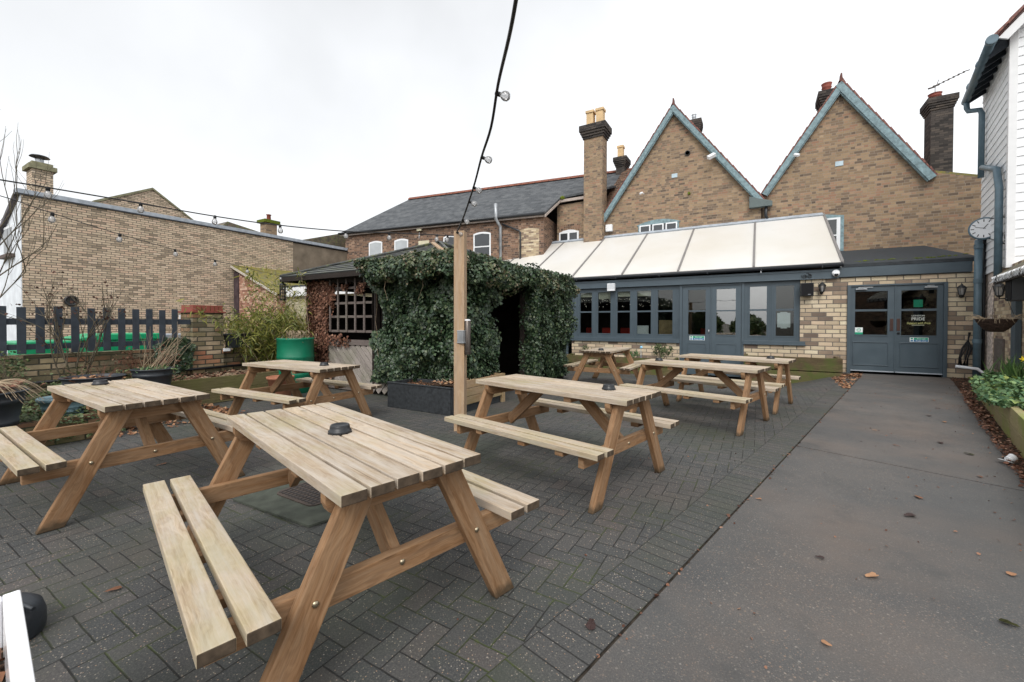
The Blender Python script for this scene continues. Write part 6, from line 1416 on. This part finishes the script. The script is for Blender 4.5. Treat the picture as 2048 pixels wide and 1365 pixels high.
# leaf litter drifts
litter('leaf_litter', 1900, lambda: (lambda y: (path_x(y)+PW+abs(random.gauss(.0, .10))+(random.uniform(0, .9)*sst(-4.0, -1.0, y)), y, .012+random.random()*.03))(random.uniform(-9.5, -.15)), (.016, .042), DEAD, 'drift of brown leaves between the path edge and the sleepers', cat='leaf litter')
litter('leaf_litter', 520, lambda: (lambda y: (path_x(y)-random.random()**.7*.50*(1-(abs(y+1.6))/2.2), y, -.01+random.random()*.03))(random.uniform(-3.4, -.1)), (.03, .06), LEAFB, 'pale brown leaves heaped at the planter corner left of the double doors', cat='leaf litter')
f = M(); f.prism([(.0, -.02, -.03), (-.28, -.02, -.03), (-.30, -3.2, -.05), (-.62, -3.4, -.03)], (0, 0, .02)); f.build('soil_patch', SOIL)['kind'] = 'structure'
f = M(); f.prism([(path_x(-9)+PW, -9, -.02), (path_x(-9)+PW+.4, -9, -.02), (3.2, -3.2, -.02), (3.2, .1, -.02), (path_x(0)+PW, .1, -.02)], (0, 0, .015)); f.build('soil_strip', SOIL)['kind'] = 'structure'
# white dropped plastic cup
f = M().lathe([(.028, 0), (.034, .04), (.038, .055), (.036, .055), (.030, .01), (.001, .008)], (-.05, -8.28, .035), 20, axis=(.75, .5, .35)); f.lathe([(.03, 0), (.055, .004), (.05, .008)], (-.07, -8.30, .02), 16, axis=(.3, .2, 1)); tag(f.build('plastic_cup', WHITE), 'small white plastic cup lying by the sleepers', 'cup')
# downpipes at the corner
t = thing('drainpipe', 'fat grey blue downpipe on the brick right of the double doors', 'drainpipe', (2.33, -.12, 0))
f = M(); f.tube([(2.33, -.12, .0), (2.33, -.12, 3.25)], .068, 16)
for z in (.9, 2.3, 3.1): f.lathe([(.078, z-.05), (.078, z+.05)], (2.33, -.12, 0), 16)
f.build('pipe', PIPEG, t); f = M(); f.tube([(2.33, -.12, 3.22), (2.36, -.10, 3.32), (2.48, 0, 3.36), (2.6, .1, 3.36)], .06, 12); f.build('bend', UPVC, t)
f = M(); f.tube([(2.455, -.03, .0), (2.455, -.03, 3.3)], .035, 10); tag(f.build('drainpipe', GUTTER), 'thin black pipe tucked behind the fat grey blue downpipe', 'drainpipe')
f = M()
for i in range(7): x = 2.05+i*.025; f.tube([(x, -.05, .30), (x+random.uniform(-.04, .04), -.12, .5), (x+.06+random.uniform(-.03, .03), -.07, .72), (2.2, -.06, .92), (2.24+random.uniform(-.02, .02), -.03, 1.1)], .012, 5)
tag(f.build('cable_bundle', CABLE), 'tangle of black cables hanging beside the fat downpipe', 'cable')
f = M(); f.tube([(1.95, -.22, .30), (2.3, -.25, .26), (2.5, -.3, .05), (2.8, -.55, .04), (3.1, -.9, .05), (3.3, -1.3, .03)], .035, 8); tag(f.build('ground_hose', UPVC), 'white flexible hose lying on the leaves at the foot of the downpipe', 'hose')

# white weatherboarded building
AW = Vector((math.cos(R(80)), math.sin(R(80)), 0)); AN = Vector((-AW.y, AW.x, 0)); W0 = Vector((2.50, 0, 0)); KW = .883; AWs = AW*KW   # side wall line
def WP(s_, o, z): return W0+AW*(KW*s_-1.66)+AN*o*KW+Vector((0, 0, 1.312+(z-1.312)*KW if z > 0 else z))
WB = thing('weatherboarded_building', 'white weatherboarded building with a red tiled roof at the right edge', 'building', (4, 0, 0))
s0 = -.45     # near corner of the boarded upper floor
f = M(); f.prism([WP(-3.6, -.04, -.3), WP(2.4, -.04, -.3), WP(2.4, -.04, 2.62), WP(-3.6, -.04, 2.62)], -AN*.3); f.build('brick_wall', BR_RUBBLE, WB)
bh = .198; f = M(); n = int((7.75-2.62)/bh)
for k in range(n+1):
    z = 2.60+k*bh; zt = min(z+bh+.01, 7.74)
    f.prism([WP(s0+.05, .028, z), WP(s0+.05, .010, zt), WP(s0+.05, -.06, zt), WP(s0+.05, -.06, z)], AWs*2.95)
f.build('weatherboarding', BOARD, WB)
f = M()
for k in range(n+24):
    z = 2.60+k*bh; zt = z+bh+.01; x0_ = max(0.05, (z-7.72)/1.1+.05)
    if x0_ > 3: break
    f.prism([WP(s0-.028, -x0_, z), WP(s0-.010, -x0_, zt), WP(s0+.06, -x0_, zt), WP(s0+.06, -x0_, z)], -AN*4)
f.build('weatherboarding', BOARD, WB)
f = M(); f.prism([WP(s0-.045, .05, 2.55), WP(s0-.045, -.08, 2.55), WP(s0+.08, -.08, 2.55), WP(s0+.08, .05, 2.55)], (0, 0, 4.66)); f.build('corner_board', WHITE, WB, bevel=.004)
for k in range(7):
    s_ = s0+.02+k*.42; f = M(); f.prism([WP(s_, .02, 7.78), WP(s_, .33, 7.46), WP(s_, .33, 7.30), WP(s_, .02, 7.48)], AWs*.06); f.build('rafter_foot', PAINT_D, WB)
f = M(); f.prism([WP(s0-.32, .36, 7.50), WP(s0-.32, -3.5, 11.75), WP(s0-.32, -3.5, 11.85), WP(s0-.32, .36, 7.60)], AWs*3.5); f.build('roof', TILE_RED, WB)
f = M()
for k in range(14): q_ = k*.24; f.prism([WP(s0-.40, .36-q_, 7.50+q_*1.1), WP(s0-.40, .36-q_-.27, 7.50+(q_+.27)*1.1+.02), WP(s0-.40, .36-q_-.27, 7.50+(q_+.27)*1.1+.075), WP(s0-.40, .36-q_, 7.50+q_*1.1+.10)], AWs*.5)
f.build('verge_tile', TILE_RED, WB)['kind'] = 'stuff'
f = M(); f.prism([WP(s0-.34, .26, 7.54), WP(s0-.34, -3.5, 11.68), WP(s0-.34, -3.5, 11.44), WP(s0-.34, .12, 7.46)], AWs*.05); f.build('bargeboard', WHITE, WB)
f = M(); f.prism([WP(s0-.03, .32, 7.50), WP(s0-.03, -.1, 7.95), WP(s0-.03, -.1, 7.91), WP(s0-.03, .32, 7.46)], AWs*3.0); f.build('soffit', PAINT_D, WB)
t = thing('eaves_gutter', 'grey blue half round gutter under the eaves of the white boarded building', 'gutter', WP(1, .4, 7.4))
f = M(); f.tube([WP(-1.0, .38, 7.46), WP(2.25, .38, 7.40)], .075, 14)
for s_ in (-1.0, .1, 1.3): f.tube([WP(s_, .38, 7.46), WP(s_+.10, .38, 7.46)], .086, 14)
f.build('channel', PIPEG, t); f = M(); f.tube([WP(2.1, .38, 7.40), WP(2.1, .37, 7.18), WP(2.08, .34, 7.08), WP(2.0, .14, 7.02), WP(1.97, .11, 6.9), WP(1.97, .11, 5.2)], .055, 10); f.build('outlet_pipe', PIPEG, t)
f = M(); f.tube([WP(-.20, .12, 2.25), WP(-.18, .12, 4.4), WP(.1, .12, 4.9), WP(1.7, .12, 5.4)], .06, 12)
tag(f.build('drainpipe', PIPEG), 'grey blue downpipe against the side of the white boarded building', 'drainpipe')
f = M(); f.prism([WP(-1.02, -.035, -.1), WP(-1.36, -.035, -.1), WP(-1.36, -.035, 2.2), WP(-1.02, -.035, 2.2)], AN*.08); f.build('door_post', PAINT, WB, bevel=.004)
f = M(); f.prism([WP(.86, -.035, .2), WP(.02, -.035, .2), WP(.02, -.035, .95), WP(.86, -.035, .95)], AN*.03); f.build('boarded_hatch', W_GREY, WB)
f = M(); f.prism([WP(2.3, -.035, -.2), WP(1.15, -.035, -.2), WP(1.15, -.035, 2.6), WP(2.3, -.035, 2.6)], AN*.02); f.build('lime_render_patch', plain('pink_white_old_render', (.62, .53, .47), .9, .15, var=.55, nscale=16, bump=.8), WB)
t = thing('tiled_canopy', 'small mossy tiled canopy hung with white icicle lights at the right edge', 'canopy', WP(-1.5, .3, 2.4))
f = M(); f.prism([WP(-1.45, .0, 2.48), WP(-1.45, .40, 2.22), WP(-1.45, .40, 2.27), WP(-1.45, .0, 2.56)], -AWs*2.6); f.build('roof', TILE_MOSS, t)
f = M(); f.prism([WP(-1.47, .34, 2.22), WP(-1.47, .38, 2.22), WP(-1.47, .38, 2.12), WP(-1.47, .34, 2.12)], -AWs*2.55); f.build('fascia', W_DARK, t)
f = M()
for i in range(110):
    s_ = -1.47-random.random()*2.5; p = WP(s_, .41, 2.27); f.tube([p, p+Vector((random.uniform(-.03, .03), -.02, -.04)), p+Vector((random.uniform(-.04, .04), -.02, -.11))], .004, 4, .002)
f.build('icicle_light', UPVC, t)['kind'] = 'stuff'
# second speaker
def speaker(c, X, Y, w_, d_, h, label):
    t = thing('loudspeaker', label, 'speaker', c); c = Vector(c); f = M(); f.obox(c+Vector((0, 0, h/2)), (X*w_/2, Y*d_/2, Vector((0, 0, h/2)))); f.build('cabinet', BLACKP, t, bevel=.008)
    f = M(); f.obox(c+Y*(d_/2+.004)+Vector((0, 0, h/2)), (X*(w_/2-.015), Y*.004, Vector((0, 0, h/2-.015)))); f.build('grille', plain('speaker_grille', (.012, .012, .014), .8, .2), t)
    f = M(); f.obox(c+Y*(d_/2+.0095)+X*w_*.15+Vector((0, 0, .045)), (X*.03, Y*.0015, Vector((0, 0, .006)))); f.build('badge', GALV, t); return t
speaker((-.93, -.14, 2.045), Vector((1, 0, 0)), Vector((0, -1, 0)), .285, .18, .36, 'black wall speaker between the window and the left wall lantern')
speaker(tuple(WP(-2.45, .16, 1.74)), AW, AN, .42, .30, .38, 'large black speaker under the tiled canopy')
# bracket above the speaker
def scroll(f, c, r, turns, X, Z, a0=0.0, th=.008, n=26):
    pts = []
    for i in range(n+1): u_ = i/n; a = a0+turns*2*PI*u_; rad = r*(1-u_*.8); pts.append(Vector(c)+X*math.cos(a)*rad+Z*math.sin(a)*rad)
    f.tube(pts, th, 5)
f = M(); Xv = Vector((1, 0, 0)); Zv = Vector((0, 0, 1)); scroll(f, (-.98, -.08, 2.60), .07, 1.4, Xv, Zv, 2.5); scroll(f, (-.86, -.08, 2.59), .06, 1.3, Xv, Zv, 1.0); f.tube([(-1.0, -.02, 2.66), (-.9, -.06, 2.68), (-.82, -.06, 2.60)], .009, 5); f.tube([(-.96, -.05, 2.42), (-.96, -.05, 2.64)], .01, 5)
tag(f.build('iron_bracket', IRON), 'curly black iron bracket above the left speaker', 'bracket')
# lanterns
def lantern(c, out, label, s_=1.0):
    t = thing('wall_lantern', label, 'lantern', c, 'black carriage lanterns on the walls'); c = Vector(c); o_ = Vector(out)
    b0 = c+o_*.14*s_
    f = M(); f.lathe([(.045*s_, 0), (.045*s_, .015), (.02*s_, .025)], c-Vector((0, 0, .10*s_)), 12, axis=o_); f.tube([c-Vector((0, 0, .10*s_)), c-Vector((0, 0, .14*s_))+o_*.07*s_, b0-Vector((0, 0, .14*s_)), b0-Vector((0, 0, .10*s_))], .012*s_, 6); f.build('arm', IRON, t)
    f = M(); f.lathe([(.020*s_, -.11*s_), (.05*s_, -.09*s_), (.05*s_, -.075*s_)], b0, 6)
    f.lathe([(.10*s_, .09*s_), (.095*s_, .10*s_), (.055*s_, .15*s_), (.022*s_, .17*s_), (.025*s_, .185*s_), (.006*s_, .20*s_), (.012*s_, .215*s_), (.001, .235*s_)], b0, 6)
    for k in range(6): a = k*PI/3; f.tube([b0+Vector((.048*math.cos(a)*s_, .048*math.sin(a)*s_, -.08*s_)), b0+Vector((.085*math.cos(a)*s_, .085*math.sin(a)*s_, .095*s_))], .006*s_, 4)
    f.build('frame', IRON, t); M().lathe([(.044*s_, -.075*s_), (.080*s_, .09*s_)], b0, 6).build('glass', BULBG, t); M().lathe([(.012, -.06*s_), (.014, 0), (.022, .04*s_), (.001, .065*s_)], b0, 10).build('candle_bulb', CERAM, t)
lantern((-.60, -.02, 2.23), (0, -1, 0), 'black wall lantern left of the double doors beside the speaker', .95); lantern((2.10, .02, 2.06), (-.25, -.97, 0), 'black wall lantern right of the double doors beside the fat downpipe', .95)
lantern(tuple(WP(-.62, .0, 2.02)), tuple(AN), 'dark lantern under the end of the tiled canopy', 1.0)
t = thing('dome_camera', 'white dome security camera on the fascia above the brick pier', 'camera', (-.30, -.05, 2.66)); M().lathe([(.085, 0), (.088, .03), (.08, .06)], (-.30, -.04, 2.65), 20, axis=(0, -1, .0)).build('mount', UPVC, t); M().lathe([(.075, .0), (.07, .03), (.045, .065), (.001, .085)], (-.30, -.10, 2.62), 18, axis=(0, -.6, -.8)).build('dome', CERAM, t)
M().lathe([(.045, .055), (.035, .075), (.001, .088)], (-.30, -.115, 2.622), 14, axis=(0, -.8, -.6)).build('lens', BLACKP, t)
f = M(); f.box(-6.49, -6.23, -.20, -.075, 2.385, 2.64); t = thing('sounder_box', 'white slatted box mounted on the gutter board above the small windows', 'box', (-6.36, -.13, 2.38)); f.build('housing', UPVC, t, bevel=.012)
f = M()
for i in range(7): x = -6.465+i*.035; f.box(x, x+.02, -.205, -.2, 2.45, 2.62)
f.build('slats', plain('pale_grey_slat', (.55, .57, .60), .5), t)
# clock on a scrolled bracket
t = thing('bracket_clock', 'round white faced double sided clock on a scrolled iron bracket', 'clock', (2.45, -.45, 3.4)); cc = Vector((2.32, -.42, 3.46)); ca = Vector((-.42, -.9, 0)).normalized()
M().lathe([(.235, -.05), (.25, -.04), (.25, .04), (.235, .05)], cc, 36, axis=ca).build('case', PIPEG, t); f = M().lathe([(.215, -.054), (.215, .054)], cc, 36, axis=ca); f.build('dial', CERAM, t)
Zc = Vector((0, 0, 1)); Xc = Zc.cross(ca)
f = M()
for k in range(12): a = k*PI/6; p = cc+ca*.056+(Xc*math.sin(a)+Zc*math.cos(a))*.175; f.obox(p, ((Xc*math.cos(a)-Zc*math.sin(a))*.008, (Xc*math.sin(a)+Zc*math.cos(a))*.028, ca*.002))
f.build('dial_marks', IRON, t)['kind'] = 'stuff'; f = M(); f.obox(cc+ca*.059+Xc*.03+Zc*.04, ((Xc*.6+Zc*.8)*.06, (Xc*.8-Zc*.6)*.006, ca*.002)); f.build('clock_hand', IRON, t); f = M(); f.obox(cc+ca*.061-Xc*.05+Zc*.02, ((Xc*.95-Zc*.3)*.085, (Xc*.3+Zc*.95)*.004, ca*.002)); f.build('clock_hand', IRON, t)
f = M(); a = Vector((2.42, -.42, 3.62)); b_ = WP(-.43, .03, 3.35); f.tube([cc+Vector((.1, .05, .22)), b_+Vector((0, 0, .30)), b_+Vector((0, 0, -.25)), cc+Vector((.1, .05, -.22))], .012, 6)
dX = (b_-a).normalized(); dX.z = 0
for q, r_, tt in ((.45, .11, 1.5), (.70, .13, 1.4), (.9, .09, 1.3)): scroll(f, a.lerp(b_, q)+Vector((0, 0, -.12)), r_, tt, dX, Zc, q*5, .009)
f.build('bracket', IRON, t)
# hanging basket
t = thing('hanging_basket', 'brown wicker hanging basket of dead stems in front of the old brick wall', 'basket', (1.36, -3.85, 1.17)); bc = Vector((1.36, -3.85, 1.17))
f = M(); pr = [(.085, 0), (.12, .03), (.15, .06), (.18, .10), (.21, .15), (.235, .20), (.245, .215)]
for i in range(len(pr)-1): f.lathe([(pr[i][0], pr[i][1]), ((pr[i][0]+pr[i+1][0])/2+.008, (pr[i][1]+pr[i+1][1])/2), pr[i+1]], bc, 28)
f.lathe([(.001, 0), (.085, 0)], bc, 20); f.build('basket_bowl', plain('dark_wicker', (.045, .028, .022), .85, .2, var=.5, nscale=40, bump=.8), t); M().lathe([(.24, .205), (.1, .22), (.001, .225)], bc, 20).build('soil', SOIL, t)
f = M()
for i in range(70):
    a = random.uniform(0, 6.28); p = bc+Vector((.15*math.cos(a), .15*math.sin(a), .21)); q = p+Vector((math.cos(a)*.13, math.sin(a)*.13, random.uniform(-.0, .09))); f.tube([p, q, q+Vector((math.cos(a)*.06, math.sin(a)*.06, -.09*random.random()))], .0035, 4, .0015)
f.build('dead_stem', TWIG, t)['kind'] = 'stuff'; tp_ = WP(-1.15, .58, 2.22)
f = M()
for k in range(3): a = k*2.1; f.tube([bc+Vector((.23*math.cos(a), .23*math.sin(a), .21)), bc+Vector((0, 0, .95))], .003, 4)
f.build('chain', IRON, t)

# ================================================================== PLANTERS AGAINST THE PUB WALL
def sleeperbox(x0, x1, y0, y1, z0, z1, label):
    t = thing('sleeper_planter', label, 'planter', ((x0+x1)/2, (y0+y1)/2, z0), 'mossy sleeper planters against the pub wall'); h = (z1-z0)/2; f = M()
    for k in range(2): z = z0+h*(k+.5); f.board((x0, y0+.04, z), (x1, y0+.04, z), h-.022, .08, (0, 0, 1)); f.board((x1-.04, y0+.08, z), (x1-.04, y1, z), h-.022, .08, (0, 0, 1)); f.board((x0+.04, y0+.08, z), (x0+.04, y1, z), h-.022, .08, (0, 0, 1))
    f.build('sleeper', W_MOSSY, t, bevel=.006); soil_top(t, x0+.08, x1-.08, y0+.08, y1, z1-.06); return t
sleeperbox(-2.40, -.24, -.85, -.02, -.30, .43, 'mossy green sleeper planter below the right-hand window pair'); sleeperbox(-7.80, -4.22, -.85, -.02, -.32, .22, 'long mossy sleeper planter below the five small windows')
shrub('small_shrub', 'dark evergreen shrub in the long planter below the fifth small window', 'shrub', (-4.65, -.5, .16), 9, .22, .006, 2, BARK, SHRUBL, 520, (.03, .055), .55, (0, 0, 1), .6, 3)
shrub('small_shrub', 'low bushy green plant in the long planter below the fourth small window', 'shrub', (-5.6, -.45, .16), 10, .13, .005, 2, BARK, COVERL, 420, (.03, .05), .8, (0, 0, .8), .8, 3)
shrub('small_shrub', 'thin stemmed plant in the long planter below the first small window', 'shrub', (-7.2, -.4, .16), 8, .22, .004, 1, BARK, SHRUBL, 90, (.03, .055), .4, (0, 0, 1.4), .35, 2)
f = M().lathe([(.035, 0), (.02, .03), (.04, .05)], (-5.25, -.62, .52), 10, axis=(.5, -.5, .7)); f.tube([(-5.25, -.6, .2), (-5.25, -.61, .52)], .005, 4); tag(f.build('garden_ornament', plain('pale_blue_plastic', (.25, .55, .75), .3)), 'small pale blue ornament on a stick in the long wall planter', 'ornament')
t = tub(-7.62, -2.0, -.26, .42, .44, 'large dark half barrel at the foot of the grey half glazed door', MEMB)
shrub('small_shrub', 'bare reddish twigs growing in the half barrel by the half glazed door', 'shrub', (-7.7, -2.0, .14), 10, .24, .005, 2, STEMR, COVERL, 90, (.03, .06), .5, (.1, 0, 1.3), .4, 3)

# ================================================================== NEIGHBOURS BEHIND THE CAMERA (seen only as reflections in the glass)
t = thing('rear_house', 'red brick house beyond the camera, mirrored in the door glass', 'building', (7, -30, 0))
m = M(); m.prism([(2.5, -29, -.37), (13, -29, -.37), (13, -29, 5.2), (7.7, -29, 8.6), (2.5, -29, 5.2)], (0, -6, 0)); m.build('wall', BR_WING, t)
m = M(); m.prism([(2.2, -28.8, 5.0), (7.7, -28.8, 8.6), (13.3, -28.8, 5.0), (13.3, -28.8, 5.2), (7.7, -28.8, 8.8), (2.2, -28.8, 5.2)], (0, -6.5, 0)); m.build('roof', TILE_RED, t)
P = []
for cx, cy, r_, zc in ((-3, -33, 1.5, .7), (-7, -34, 1.8, 1.0), (-12, -33, 2.2, 1.2), (-17, -32, 2.6, 2.0), (-22, -32, 2.6, 1.8)):
    for _ in range(1500): v_ = Vector((random.gauss(0, 1), random.gauss(0, 1), random.gauss(0, 1))).normalized()*r_*random.uniform(.6, 1); P.append((cx+v_.x, cy+v_.y, max(0, zc+v_.z*.85)))
o = leafmesh('rear_hedge', P, rng.normal(size=(len(P), 3)), rng.uniform(.25, .5, len(P)), SHRUBL, None, 'ivy'); tag(o, 'dark hedge and tree line beyond the camera, mirrored in the window glass', 'hedge', kind='stuff')

t = thing('low_plants', 'tangle of low weeds and ferny leaves at the foot of the garden wall', 'plants', (-10.2, -12.3, .36)); P = []
while len(P) < 1500:
    x, y = random.uniform(-10.5, -9.7), random.uniform(-13.3, -11.0); k = noise.noise(Vector((x*3, y*3, 8)))
    if k > -.05: P.append((x, y, .38+max(0, k)*.5*random.random()))
leafmesh('foliage', P, [(random.gauss(0, .6), random.gauss(0, .6), 1) for _ in P], rng.uniform(.03, .07, len(P)), SHRUBL, t, 'leaf')['kind'] = 'stuff'
